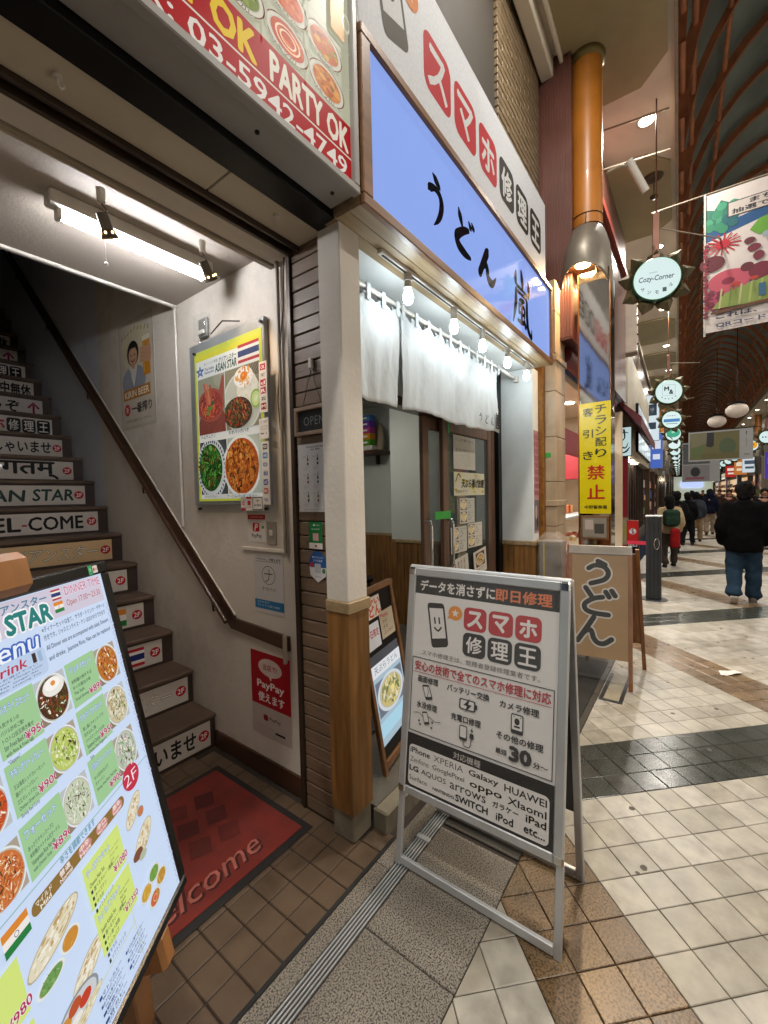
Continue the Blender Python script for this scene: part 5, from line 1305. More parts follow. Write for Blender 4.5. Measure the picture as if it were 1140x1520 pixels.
naan(uu(-.125), dd(.565), .068, .024, -.4, 5); p.food(uu(-.103), dd(.585), .018, .010, ['#c87848', '#b8603a'], 8, '#8a5a44', sz=.4, seed=5)
naan(uu(-.115), dd(.640), .078, .027, -.3, 6); p.ell(uu(-.145), dd(.655), .035, .013, '#7a4c38', 16); p.ell(uu(-.13), dd(.668), .028, .010, '#b0b8a0', 14)
item(-.296, -.182, -.18, .552, .634, 'チーズナンセット', ['Cheese Nan Set', '■ 選べるカレー 1種類', '■ チーズナン', '■ サラダ', '■ ソフトドリンク'], '1080', None, 0, YL)
item(-.296, -.180, -.18, .642, .726, 'シシカバブセット', ['Seekh Kabab Set', '■ 選べるカレー 1種類', '■ ナン食べ放題', '■ シシカバブ', '■ サラダ', '■ ソフトドリンク'], '1,350', None, 0, YL)
p.lines(['Choose Curry', 'Cheese Nan', 'Salad', 'Soft Drink'], uu(-.225), dd(.578), uu(-.190), dd(.612), '#3c4a30', .006)
p.lines(['Choose Curry', 'Plain Nan', 'Kabab', 'Salad', 'Soft Drink'], uu(-.225), dd(.668), uu(-.190), dd(.710), '#3c4a30', .006)
flag_in(p, uu(-.458), dd(.505), uu(-.410), dd(.541)); item(-.565, -.443, -.44, .550, .636, 'バターチキン', ['Butter Curry', 'Nan or Rice'], '980', None, 0, YL); item(-.565, -.443, -.44, .650, .736, 'ベジタブル', ['Vegetable Curry', 'Nan or Rice'], '950', None, 0, YL)
for k, (a, b, c) in enumerate(((-.150, .742, '#c89a30'), (-.112, .730, '#6a9a40'), (-.090, .757, '#b88a34'), (-.128, .775, '#c86038'))):
    p.ell(uu(a), dd(b), .044, .020, '#b8c4dc', 20); p.food(uu(a), dd(b), .034, .0155, [c, '#d8b860' if k % 2 == 0 else '#8aa850'], 9, '#dcd8c8', sz=.4, seed=k)
    if k == 3: p.ring(uu(a), dd(b), .015, .008, .003, '#e8c0a0')
p.rect(0, dd(.752), uu(-.20), dd(.7535), '#c8cc9c'); p.rect(uu(-.205), dd(.70), uu(-.2035), dd(.83), '#c8cc9c')
for k, (a, b) in enumerate((('■マトンカレー', 'Mutton Curry'), ('■ほうれん草マトンカレー', 'Sag Mutton Curry'), ('■野菜カレー', 'Vegetable Curry'), ('■豆カレー', 'Dal Curry'))):
    x = -.345+(k % 2)*.075*0; y = .768+k*.015
    p.text(a, uu(-.330), dd(y), uu(-.262), dd(y+.006), '#20407a', .03); p.text(b, uu(-.322), dd(y+.0075), uu(-.272), dd(y+.0125), '#33405c', .01)
for k, (a, b) in enumerate((('■ほうれん草チキンカレー', 'Sag Chicken Curry'), ('■バターチキンカレー', 'Butter Chicken Curry'), ('■キーマカレー', 'Keema Curry'))):
    y = .772+k*.016; p.text(a, uu(-.248), dd(y), uu(-.182), dd(y+.0065), '#20407a', .03); p.text(b, uu(-.240), dd(y+.0085), uu(-.19), dd(y+.0135), '#33405c', .01)
g = random.Random(4)
z_ = p.z
for k in range(46):
    p.z = z_; y = .10+k*.0157; p.stroke([(uu(-.0405), dd(y)), (uu(-.034+g.uniform(-.003, .003)), dd(y+.006)), (uu(-.0405+g.uniform(-.003, .003)), dd(y+.012))], '#b4b8d8', .004)
p.build('menu_print', LEDM, FL @ Matrix.Translation((.028, .024, -.0015)), lb)
q = Print(.033, .022); q.rect(0, 0, .42, 1, '#3a9a64'); q.ell(.2, .45, .12, .2, '#7ac494'); q.rrect(.46, .1, 1, .9, .06, '#d8cfcf', .1); q.ell(.58, .5, .08, .2, '#b03040'); q.text('PayPay', .68, .4, .96, .62, '#7a4a50')
q.build('small_frame_stickers', PRN, FL @ Matrix.Translation((LWd-.075, LHt-.0255, .0045)), lb)
# easel
ez = thing('wooden_easel', 'wooden easel legs behind and under the lit menu board', 'easel', (.35, 1.1, 0))
NV = LU.cross(LUP)
def ez_leg(u0, v0, foot, nm='leg', r=.02):
    a = LB_-LU*LWd+LU*u0+LUP*v0-NV*.055; f = Vector(foot); d = (f-a)
    ln = d.length; F = frame(a, LU, d.normalized().cross(LU).cross(LU)*-1) if False else None
    z = d.normalized(); x = (LU-z*LU.dot(z)).normalized(); y = z.cross(x)
    M = Matrix(((x.x, y.x, z.x, a.x), (x.y, y.y, z.y, a.y), (x.z, y.z, z.z, a.z), (0, 0, 0, 1)))
    m = MB(M); m.box(-r, r, -r*.7, r*.7, 0, ln, .004); return m.build(nm, mat('easel_wood', '#8a5c30', .4, var=.25, scale=9, stretch=(3, 3, .4)), ez)
ez_leg(.43, .02, (.50, 1.30, .0), r=.032); ez_leg(.06, .02, (.10, .93, 0), r=.03); ez_leg(.32, .86, (-.05, 1.55, 0))
m = MB(FL); m.box(.455, .505, -.085, -.0, -.065, -.002, .010); m.build('ledge_end', mat('easel_wood'), ez)
m = MB(FL); m.box(.03, .09, -.085, -.0, -.065, -.002, .010); m.build('ledge_end', mat('easel_wood'), ez)
m = MB(FL); m.box(.0, .50, .02, .06, -.075, -.032, .006); m.build('cross_bar', mat('easel_wood'), ez)
m = MB(FL); m.box(.24, .345, LHt-.022, LHt+.055, -.05, .03, .014); m.build('top_clamp', mat('easel_wood'), ez)
m = MB(); a = LB_+LU*(-.10)-NV*.03; m.cyl(a+Vector((0, 0, -.10)), a+Vector((.02, .03, -.12)), .014, n=10); m.build('wing_nut', BLACKM, ez)
# second acrylic menu above
am = thing('acrylic_menu_panel', 'clear edged acrylic menu panel standing above the easel at the left edge', 'menu board', (.1, 1.0, 1.5))
FM = frame(Vector((.192, 1.035, 1.50))-LU*.30, LU, (0, 0, 1))
m = MB(FM); m.box(0, .30, 0, .47, -.004, .004, .002); m.build('acrylic_sheet', mat('acrylic_edge', '#a8c4a0', .08, var=0, alpha=.5, emit=.15), am)
q = Print(.27, .44); q.rect(0, 0, 1, 1, '#b8cfe0'); q.rect(0, .86, 1, 1, '#2a58c0'); q.food(.5, .3, .3, .18, ['#b8702c', '#c88c3c', '#5a7a3c'], 40); q.text('ランチ', .2, .6, .8, .75, '#3a5a40', .03)
q.build('menu_insert', LEDM, FM @ Matrix.Translation((.015, .015, .0045)), am)
for z in (.12, .43):
    m = MB(FM); m.cyl((.295, z, 0), (.308, z, .01), .006, n=8); m.build('standoff', ALU, am)

# ================================================================== SMALL CHALK MENU STAND
FS = frame((1.69, 1.285, .06), (.98, .198, 0), Vector((-.055, .142, .99)).normalized())
sm = thing('lit_chalk_menu_stand', 'narrow wooden A-board with orange and white cards and lit photo beside the corner post', 'A-board', (1.95, 1.4, 0))
for a, b, c, d, nm in ((0, .03, -.05, 1.0, 'stile'), (.42, .45, -.05, 1.0, 'stile'), (.03, .42, .965, 1.0, 'rail'), (.03, .42, .06, .10, 'rail')):
    m = MB(FS); m.box(a, b, c, d, -.012, .012, .003); m.build(nm, WOODF, sm)
m = MB(FS); m.box(.03, .42, .10, .965, -.008, -.002); m.build('black_panel', BLACKM, sm)
FS2 = frame((1.71, 1.58, .06), (.98, .198, 0), Vector((-.02, -.13, .99)).normalized())
for a in (0, .42): 
    m = MB(FS2); m.box(a, a+.03, -.05, .98, -.01, .01, .003); m.build('rear_leg', WOODF, sm)
q = Print(.39, .86); 
q.rect(.02, .02, .62, .155, '#cfc6bc'); q.text('温かい', .05, .03, .6, .075, '#c85a34', .05); q.text('うどん', .05, .08, .6, .145, '#c85a34', .06)
q.rect(.04, .18, .47, .34, '#cdd0d6'); q.text('平日限定', .08, .22, .44, .27, '#b02c38', .02)
q.rect(.52, .14, .98, .32, '#b4a690'); q.text('Menu', .55, .155, .8, .185, '#b04a54', .02); q.lines(['かけ', 'ざる', 'ぶっかけ'], .6, .2, .9, .31, '#333')
q.rect(.03, .37, .97, .47, '#555a66')
q.build('cards', PRN, FS @ Matrix.Translation((.03, .10, -.001)), sm)
q = Print(.37, .42); q.rect(0, 0, 1, 1, '#a4bccc'); q.rect(0, 0, 1, .16, '#dcdfe4'); q.text('天ぷらうどん', .08, .03, .9, .12, '#5a6470'); q.rect(.04, .22, .96, .66, '#6a7484'); q.food(.5, .44, .36, .19, ['#c8b878', '#8a8a5c', '#dcd8c4', '#6a7a4c', '#e8d890'], 80, '#cfd6dc', sz=.2)
q.rect(0, .72, 1, .9, '#a8d4e8'); q.build('lit_photo', LEDM, FS @ Matrix.Translation((.04, .17, .002)), sm)

# ================================================================== STONE PILLAR, MIRROR PILLAR, ORANGE COLUMN
sp_ = thing('stone_pillar', 'cream stone clad pillar with narrow bands right of the udon shop', 'pillar', (4.47, 1.2, 0))
z = 0.0
for k, h in enumerate((.62, .60, .44, .44, .44, .36, .40, .3)):
    MB().box(4.30, 4.66, 1.10, 1.40, z+.002, z+h-.002, .004).build('stone_panel', STONE, sp_); z += h
for zz in (1.42, 2.83): MB().box(4.285, 4.675, 1.085, 1.42, zz, zz+.055, .004).build('band', STONE, sp_)
MB().box(4.226, 4.298, 1.20, 1.40, 1.0, 2.9, .006).build('gold_strip', mat('gold_foil', '#8a5a1c', .4, .4, var=.35, scale=25, bump=.5), sp_)
tag(MB().box(4.2960, 4.2995, 1.15, 1.21, 1.90, 1.945, .001).build('green_tape', GT), 'scrap of pale green tape on the cream stone pillar', 'tape')
mp_ = thing('mirror_pillar', 'square mirror polished steel pillar under the orange column', 'pillar', (4.65, .8, 0))
MB().box(4.50, 4.80, .664, .932, 0, 3.66, .003).build('steel_cladding', MIRR, mp_)
for y in (.656, .932): MB().box(4.492, 4.51, y, y+.010, 0, 3.66, .002).build('lit_rim_strip', mat('lit_rim_orange', '#8a5a30', .3, .8), mp_)  # orange lamplight on the pillar rim, put into the colour of these strips
MB().box(4.485, 4.815, .65, .945, 0, .10, .003).build('plinth', BLACKM, mp_)
oc = thing('orange_column', 'tall glossy orange round column rising to the arcade soffit', 'column', (4.66, .80, 3.6))
CX, CY = 4.66, .885
m = MB(); m.lathe([(.14, 4.05), (.14, 5.75), (.14, 5.76)], (CX, CY, 0), 36); m.build('shaft', ORANGE, oc)
m = MB(); m.lathe([(.14, 5.70), (.165, 5.71), (.17, 5.75), (.165, 5.79), (.14, 5.79)], (CX, CY, 0), 36); m.build('collar', mat('olive_metal', '#6e6238', .4, .4), oc)
for zz in (4.14, 4.24):
    m = MB(); m.tube([(CX+.144*math.cos(t), CY+.144*math.sin(t), zz) for t in [k*2*math.pi/32 for k in range(33)]], .0035, 5); m.build('cable_tie', BLACKM, oc)
m = MB(); m.tube([(CX-.145, CY-.02, 4.24), (CX-.148, CY-.015, 4.15), (CX-.145, CY-.02, 4.05)], .004, 5); m.build('tie_tail', BLACKM, oc)
# hood: flared bell open below, larger towards the shops
hd = thing('hooded_column_lamp', 'grey metal hood lamp clasping the column above the mirror pillar', 'lamp', (4.6, .82, 3.5))
m = MB(); n = 40; prof = [(.162, 4.12), (.19, 4.07), (.225, 3.96), (.25, 3.82), (.262, 3.66), (.266, 3.50), (.266, 3.34)]
vs = []; 
def hood_pt(r, t, z):
    x = r*math.cos(t); y = r*math.sin(t)
    if x < 0: x *= 1+.42*min(1, max(0, (4.12-z)/.35))
    return (CX+x, CY+y*.84, z)
for r, z in prof:
    for k in range(n):
        t = 2*math.pi*k/n; f_ = max(0, -math.cos(t))**.6
        vs.append(hood_pt(r, t, z+max(0, 3.665-z)*f_))
fs = [(i*n+k, i*n+(k+1) % n, (i+1)*n+(k+1) % n, (i+1)*n+k) for i in range(len(prof)-1) for k in range(n)]
m.add(vs, fs, None, True); o = m.build('hood_shell', HOODM, hd); md = o.modifiers.new('t', 'SOLIDIFY'); md.thickness = .008; md.offset = -1
m = MB(); m.tube([(CX-.02-.23*math.cos(t)*math.cos(R(35)), CY-.20*math.cos(t)*math.sin(R(35)), 3.6+.5*t/1.5) for t in [k*.15 for k in range(10)]], .004, 5); m.build('seam', HOODM, hd)
m = MB(); m.poly([hood_pt(.245, 2*math.pi*k/36, 3.70) for k in range(36)]); m.build('inner_plate', mat('hood_inner_lit', '#a86a34', .5), hd)  # the lamp's orange light is put into the plate colour
m = MB(); m.cyl((4.405, .875, 3.699), (4.405, .875, 3.69), .066, n=28); m.build('lens', HOODG, hd)
m = MB(); m.cyl((4.845, .87, 3.699), (4.845, .87, 3.69), .05, n=28); m.build('lens', HOODG, hd)
light_area('hood_light', (4.405, .875, 3.68), .12, 30, (1, .66, .34), (-.15, .1, -1), parent=hd)
light_area('hood_light', (4.86, .87, 3.68), .1, 16, (1, .66, .34), (.1, 0, -1), parent=hd)
# security camera / projector on the column
cm = thing('small_projector_lamp', 'white cylindrical lamp on a bracket beside the orange column', 'lamp', (5.0, .5, 4.3))
m = MB(); m.cyl((4.86, .55, 4.78), (5.03, .42, 4.52), .035, n=16); m.build('body', PLASW, cm); m = MB(); m.tube([(4.75, .72, 4.68), (4.80, .62, 4.72), (4.88, .56, 4.74)], .012, 8); m.build('arm', TRIM, cm)
# yellow no-touting sign
ys = thing('yellow_notice_sign', 'tall yellow vertical notice with black characters and two big red ones on the mirror pillar', 'sign', (4.49, .8, 1.34))
F = onX(4.487, .929, 1.34); WY, HY = .275, 1.07
m = MB(F); m.box(0, WY, 0, HY, -.003, .001, .001); m.build('plate', mat('yellow_plate', '#c8b40c', .35), ys)
p = Print(WY, HY); p.rect(0, 0, 1, 1, '#d8c608')
for k, ch_ in enumerate('チラシ配り'): p.text(ch_, .52, .025+k*.098, .86, .100+k*.098, '#2a2a10', .02)
for k, ch_ in enumerate('客引き'): p.text(ch_, .12, .045+k*.195, .44, .120+k*.195, '#2a2a10', .02)
for k, ch_ in enumerate('禁止'): p.text(ch_, .26, .565+k*.175, .80, .69+k*.175, '#b02418', .025)
p.text('中野警察署', .16, .925, .88, .958, '#2a2a10', .02)
p.build('lettering', mat('sign_gloss', attr=True, rough=.25, var=.03, grime=.1), F @ Matrix.Translation((0, 0, .0012)), ys)
# small framed picture reflected board at the pillar foot
fr_ = thing('framed_notice', 'small framed notice leaning behind the udon board by the pillar', 'notice', (4.46, .8, 1.1))
F = onX(4.478, .92, 1.09); m = MB(F); m.box(0, .25, 0, .23, 0, .008, .003); m.build('frame', WOODF, fr_); q = Print(.21, .19); q.rect(0, 0, 1, 1, '#8a8478'); q.rect(.1, .1, .45, .6, '#b8a8a0'); q.rect(.5, .3, .9, .8, '#4a4640'); q.build('picture', PRN, F @ Matrix.Translation((.02, .02, .0085)), fr_)

# ================================================================== UDON A-BOARD
ua = thing('udon_board', 'brown wooden A-board wrapped in clear plastic with white edged black hiragana for udon', 'A-board', (3.9, .6, 0))
UX = Vector((.126, -.992, 0)).normalized(); UPv = Vector((.262, -.033, 1.085)); UO = Vector((3.62, .86, 0)); UL = UPv.length
FU = frame(UO, UX, UPv-UX*UPv.dot(UX)); WU = .475
UWD = mat('udon_board_wood', '#7a4a20', .4, var=.3, scale=9, stretch=(3, 3, .4), coat=.2); UPN = mat('udon_panel', '#8f7048', .5, var=.12, scale=4, grime=.2)
for a, b in ((0, .03), (WU-.03, WU)):
    m = MB(FU); m.box(a, b, 0, UL, -.02, .005, .003); m.build('leg', UWD, ua)
m = MB(FU); m.box(.03, WU-.03, .22, UL-.0, -.006, .002); m.build('panel', UPN, ua)
m = MB(FU); m.box(.0, WU, UL-.065, UL+.012, -.024, .009, .006); m.build('taped_top_rail', mat('grey_tape', '#9a9288', .4, var=.15, bump=.3), ua)
UX2 = UX; FR = frame(Vector((4.155, .815, 0)), UX, Vector((-.262, .03, 1.085)))
for a, b in ((0, .03), (WU-.03, WU)):
    m = MB(FR); m.box(a, b, 0, UL-.01, -.012, .012, .003); m.build('rear_leg', UWD, ua)
m = MB(FR); m.box(.03, WU-.03, .25, UL-.05, -.004, .004); m.build('rear_panel', UWD, ua)
p = Print(WU-.06, UL-.30); 
for (fn, b) in ((BR_U, (.30, .05, .72, .29)), (BR_DO, (.22, .32, .76, .585)), (BR_N, (.12, .62, .72, .88))):
    pass
def fat(p, pts, b, k):
    x0, y0, x1, y1 = b
    P_ = [(x0+a*(x1-x0), y0+(1-c)*(y1-y0)) for a, c in pts]
    return P_
CHS = [((.30, .05, .72, .29), [[(.42, .98), (.72, .84)], [(.02, .66), (.30, .80), (.68, .74), (.86, .50), (.70, .22), (.12, .02)]]),
       ((.20, .32, .78, .585), [[(.10, .96), (.30, .62)], [(.62, .64), (.34, .56), (.08, .34), (.12, .12), (.40, .02), (.80, .0)], [(.72, .84), (.82, .66)], [(.90, .90), (1.0, .72)]]),
       ((.10, .62, .72, .88), [[(.50, 1.0), (.32, .62), (.04, .06)], [(.04, .06), (.24, .42), (.42, .50), (.50, .22), (.62, .06), (.80, .06), (1.0, .24)]])]
for b, sts in CHS:
    for s_ in sts: p.stroke(fat(p, s_, b, 1), '#b9b4ac', .155)
for b, sts in CHS:
    for s_ in sts: p.stroke(fat(p, s_, b, 1), '#191a17', .095)
p.build('udon_lettering', PRN, FU @ Matrix.Translation((.03, .225, .0025)), ua)
m = MB(FU); nx, ny = 16, 30; vs = []
for i in range(nx+1):
    for j in range(ny+1):
        x = -.004+(WU+.008)*i/nx; y = .06+(UL-.10)*j/ny
        vs.append((x, y, .012+.010*noise.noise(Vector((x*9, y*5, 3)))+.006*noise.noise(Vector((x*30, y*14, 1)))))
m.add(vs, [(i*(ny+1)+j, (i+1)*(ny+1)+j, (i+1)*(ny+1)+j+1, i*(ny+1)+j+1) for i in range(nx) for j in range(ny)], None, True)
m.build('plastic_wrap', mat('clear_wrap', '#ffffff', .12, var=0, rvar=0, alpha=.05, spec=1, bump=.4, bscale=12), ua)
# rubber mat and small pit cover beside it
rm = MB().box(2.05, 4.2, .635, 1.12, 0, .012, .004).build('entrance_mat', mat('charcoal_mat', '#24221f', .85, var=.3, scale=20, bump=.3, bscale=300))
tag(rm, 'dark charcoal mat on the ground in front of the udon shop', 'mat')
pc = thing('floor_pit_cover', 'small tiled pit cover with steel rim in the paving in front of the udon board', 'drain cover', (3.7, .5, 0))
m = MB(); m.box(3.42, 3.98, .43, .455, 0, .005, .001); m.box(3.42, 3.98, .56, .585, 0, .005, .001); m.box(3.42, 3.45, .455, .56, 0, .005, .001); m.build('rim', ALUD, pc)
MB().box(3.452, 3.97, .457, .558, .0015, .003).build('tiled_lid', mat('lid', '#9a927e', .3, grime=.3), pc)
m = MB(); c_ = A(4.49, -.35); 
m.add([(c_.x-.10, c_.y+.06, .012), (c_.x+.02, c_.y+.07, .006), (c_.x+.03, c_.y+.0, .016), (c_.x-.02, c_.y-.04, .02), (c_.x+.06, c_.y-.09, .008), (c_.x+.11, c_.y-.04, .004), (c_.x-.06, c_.y+.015, .003)], [(0, 6, 2, 1), (6, 3, 2), (2, 3, 4, 5)], None)
o = m.build('paper_scrap', mat('tissue', '#d0ccc8', .8)); tag(o, 'crumpled white scrap of paper on the brown band of the street', 'litter')

# box wrapped in plastic beside the wood column
bx = thing('wrapped_bin', 'grey box under a clear plastic bag beside the wood cased corner post', 'box', (4.15, 1.1, .6))
MB().box(4.06, 4.24, 1.0, 1.20, .66, 1.10, .006).build('bin_body', mat('bin_grey', '#7a756c', .5), bx)
MB().box(4.058, 4.061, 1.15, 1.162, .68, 1.08).build('yellow_stripe', mat('yellow_plate'), bx)
MB().box(4.04, 4.27, .98, 1.22, .04, .66, .006).build('stand', BLACKM, bx)
m = MB(); n = 28; rows = 16; vs = []
for j in range(rows+1):
    t = j/rows; z = .68+t*.50; k_ = 1.10 if t < .85 else 1.10-(t-.85)*4.4
    for i in range(n):
        a = 2*math.pi*i/n; sx_, sy_ = math.cos(a), math.sin(a); q_ = max(abs(sx_), abs(sy_))
        r = k_/q_*(1+.10*noise.noise(Vector((sx_*2, sy_*2, t*5)))+.12*noise.noise(Vector((sx_*6, sy_*6, t*9))))
        vs.append((4.15+.10*sx_*r, 1.10+.11*sy_*r, z+.02*noise.noise(Vector((sx_*5, sy_*5, 2)))))
m.add(vs, [(j*n+i, j*n+(i+1) % n, (j+1)*n+(i+1) % n, (j+1)*n+i) for j in range(rows) for i in range(n)], None, True)
m.build('plastic_bag', mat('bag', '#d8c8bc', .2, var=0, alpha=.2, spec=.8), bx)
m = MB(); m.tube([(4.24, 1.0, .70), (4.28, .985, .82), (4.27, .975, .95), (4.25, .98, 1.06)], [.015, .03, .025, .01], 8); m.build('orange_fold', mat('orange_plastic', '#b84a1c', .35), bx)

# ================================================================== BAKERY NEXT DOOR
bs = thing('sweets_shop', 'bright sweets shop with red blinds and a glass counter beside the cream stone pillar', 'building', (6, 2, 0))
BW = mat('bakery_wall', '#c8b8a0', .6, var=.05, grime=.1)
MB().box(4.62, 8.0, 3.4, 3.5, 0, 3.0).build('back_wall', BW, bs); MB().box(4.62, 8.0, 1.25, 3.4, 2.86, 2.95).build('ceiling', BW, bs); MB().box(4.62, 8.0, 1.25, 3.4, -.05, .02).build('floor', BW, bs)
MB().box(7.95, 8.05, 1.0, 3.4, .02, 2.86).build('side_wall', BW, bs)
RD_ = mat('red_blind', '#8a1420', .5, var=.1)
MB().box(6.95, 7.0, 1.3, 3.4, 1.75, 2.35, .01).build('red_blind', RD_, bs); MB().box(4.66, 7.9, 1.22, 1.25, 2.0, 2.3, .01).build('red_blind', RD_, bs)
m = MB(); m.cyl((4.7, 1.12, 2.98), (7.8, 1.12, 2.98), .08, n=14); m.build('rolled_awning', mat('maroon_canvas', '#5a1622', .6, var=.15), bs)
for x, y in ((5.3, 1.6), (6.1, 2.0), (6.6, 1.5)): MB().cyl((x, y, 2.855), (x, y, 2.845), .06, n=16).build('downlight', DLG, bs)
light_area('shop_light', (5.9, 2.0, 2.8), .8, 110, NEUT)
sc_ = thing('pastry_counter', 'glass fronted pastry counter full of cakes with a wine red base', 'counter', (5.8, 1.45, 0))
MB().box(4.95, 6.9, 1.2, 1.75, .02, .62, .006).build('base', mat('wine_panel', '#6a2a2c', .35), sc_)
MB().box(4.95, 6.9, 1.2, 1.75, .62, .66, .004).build('deck', PLASW, sc_); MB().box(4.95, 6.9, 1.30, 1.75, .92, .935).build('shelf', GLASS, sc_); MB().box(4.95, 6.9, 1.25, 1.75, 1.22, 1.25, .004).build('top', ALU, sc_)
MB().box(4.95, 6.9, 1.2, 1.206, .66, 1.22).build('front_glass', GLASS, sc_); MB().box(4.95, 4.956, 1.206, 1.75, .66, 1.22).build('side_glass', GLASS, sc_)
g = random.Random(8)
for q in range(26):
    x = 5.02+(q % 13)*.14; y = 1.27+.10*(q % 3); z = .66 if q < 13 else .935
    m = MB(); c = g.choice(['#d8b070', '#b86a30', '#e4d4b0', '#8a4420', '#d07a50', '#c8a898'])
    m.cyl((x, y, z), (x, y, z+.045), .045, .04, 12, col=c); m.ball((x, y, z+.05), .034, 10, 6, col=g.choice(['#f0e4d0', '#a83428', '#d89a50', '#ece0d0']), sc=(1, 1, .6))
    tag(m.build('cake', PRN), 'small round cake on the glass pastry counter', 'cake', 'cakes in the pastry counter')
for q in range(14):
    x = 5.0+q*.13; m = MB(); c = g.choice(['#b83428', '#d8a060', '#e0d0b0', '#8a3a20']); h = g.uniform(.08, .2)
    m.box(x, x+.09, 1.5, 1.6, 1.251, 1.251+h, .006, col=c); tag(m.build('sweet_box', PRN), 'small gift box of sweets on top of the pastry counter', 'box', 'gift boxes on the pastry counter')

# ================================================================== LEFT FACADES FURTHER ON (arcade coordinates u, v)
def AB(u0, u1, v0, v1, z0, z1, name, m, parent=None, b=0.0, **k):
    return MB(ARC).box(u0, u1, v0, v1, z0, z1, b).build(name, m, parent, **k)
rbd = thing('salmon_building', 'salmon red tiled building projecting above the sweets shop', 'building', A(6, 1.1, 3.1))
MB().box(4.47, 4.49, .985, 1.30, 3.06, 6.2).build('side_cladding', SALM, rbd); MB().box(4.49, 8.3, .985, 1.30, 3.06, 6.2).build('wall', SALM, rbd)
for k in range(12): MB().box(4.464, 4.471, .988+k*.026, .988+k*.026+.022, 3.08, 6.18, .002).build('cladding_strip', SALM, rbd)
MB().box(4.75, 8.3, .93, .985, 5.05, 5.15, .004).build('string_course', mat('brick_red', '#7a2a1c', .5), rbd)
vs_ = thing('red_vertical_sign', 'narrow red and white vertical sign seen between the stone pillar and the steel pillar', 'sign', (5.0, 1.0, 3))
MB().box(5.0, 5.5, .90, .984, 3.12, 3.95, .004).build('casing', SIGNW, vs_); q = Print(.08, .82); q.rect(0, 0, 1, 1, '#c0402c'); q.rect(0, 0, 1, .18, '#d8d0c8'); q.build('lit_face', EMI, onX(4.999, .982, 3.125), vs_)
ps_ = thing('white_projecting_sign', 'large blank cream projecting sign box hung past the salmon wall', 'sign', A(8.6, .8, 3.9))
AB(8.5, 8.75, .60, .98, 3.95, 4.95, 'sign_box', mat('cream_face', '#b8a898', .4, grime=.15), ps_, .006)
for z in (3.94, 4.94): AB(8.49, 8.76, .59, .99, z, z+.02, 'edge_trim', TRIM, ps_, .002)
for k in range(6): AB(8.49, 8.5, .575, .60, 4.05+k*.16, 4.08+k*.16, 'fixing_clip', BLACKM, ps_)
aw = thing('maroon_awning', 'maroon sloping awning over the shopfront past the steel pillar', 'awning', A(9.5, .9, 2.7))
m = MB(ARC); m.add([(8.3, .98, 3.25), (13.2, .98, 3.25), (13.2, .52, 2.80), (8.3, .52, 2.80), (8.3, .52, 2.62), (13.2, .52, 2.62), (8.3, .98, 3.22), (13.2, .98, 3.22)], [(0, 3, 2, 1), (3, 4, 5, 2), (0, 6, 4, 3), (1, 2, 5, 7), (6, 7, 5, 4)]); m.build('canvas', mat('maroon_canvas'), aw)
m = MB(ARC); m.cyl((8.3, .98, 3.3), (13.2, .98, 3.3), .06, n=10); m.build('roller', TRIM, aw)
rs = thing('ramen_shop', 'shopfront with beige fascia, dark doorway and red side banner past the awning', 'building', A(13, 1, 0))
AB(8.32, 9.9, 1.0, 1.3, 0, 3.2, 'wall', mat('mauve_wall', '#8a6a68', .6), rs); AB(9.9, 17.2, .86, 1.3, 2.30, 4.5, 'fascia', mat('beige_fascia', '#a39a88', .6, grime=.2), rs)
AB(9.9, 10.2, .87, 1.3, 0, 2.3, 'end_post', ALUD, rs, .004); AB(10.2, 17.2, 1.25, 1.3, 0, 2.3, 'recess_wall', mat('dark_recess', '#2c221c', .6), rs)
for k in range(8): AB(10.6+k*.8, 10.66+k*.8, 1.0, 1.06, 0, 2.3, 'door_frame', BROWNC, rs, .003)
AB(10.2, 17.2, .98, 1.0, 0, .4, 'kick_panel', BROWNC, rs)
for k in range(3): AB(10.4+k*1.2, 10.9+k*1.2, .92, 1.05, 2.27, 2.298, 'lobby_light', DLG, rs)
ls = thing('lit_brush_sign', 'square white lit sign with black brush strokes under the awning', 'sign', A(9.8, .85, 2.3))
F = ARC @ frame((9.30, 1.0, 2.22), *FX); m = MB(F); m.box(0, .26, 0, .56, -.08, 0, .003); m.build('casing', BLACKM, ls)
q = Print(.24, .54); q.rect(0, 0, 1, 1, '#c8e0e0'); q.stroke([(.2, .22, .14), (.5, .16, .1), (.8, .2, .05)], '#16282c'); q.stroke([(.5, .08, .14), (.55, .35, .1), (.3, .5, .05)], '#16282c'); q.stroke([(.2, .65, .16), (.6, .72, .1), (.8, .55, .04)], '#16282c'); q.stroke([(.3, .9, .05), (.65, .85, .14), (.9, .7, .05)], '#16282c'); q.build('lit_face', EMI, F @ Matrix.Translation((.01, .01, .001)), ls)
mn = thing('lit_menu_signs', 'row of white backlit menu panels in black frames on the beige fascia', 'sign', A(14, .85, 2.7))
for zz, hh in ((3.12, .50), (2.52, .42)):
    AB(11.8, 16.9, .80, .858, zz-.03, zz+hh+.03, 'black_frame', BLACKM, mn, .004)
    for k in range(5):
        F = ARC @ frame((11.85+k*1.01, .798, zz), *FY); q = Print(.95, hh); q.rect(0, 0, 1, 1, '#d4dee0')
        for r in range(3): 
            if zz > 3: q.rect(.12+r*.28, .2, .28+r*.28, .8, ['#c87880', '#8aa0c0', '#c8b890'][(k+r) % 3])
            else: q.stroke([(.1+r*.3, .3), (.2+r*.3, .7), (.32+r*.3, .35)], '#5a6a7a', .03)
        q.build('lit_panel', EMI, F, mn)
rbn = thing('red_menu_banner', 'tall red banner with a noodle bowl beside the grey post', 'banner', A(9.8, .9, 0))
F = ARC @ frame((9.6, 1.0, .25), *FX); m = MB(F); m.box(0, .17, 0, 1.95, -.02, 0, .003); m.build('board', ALUD, rbn)
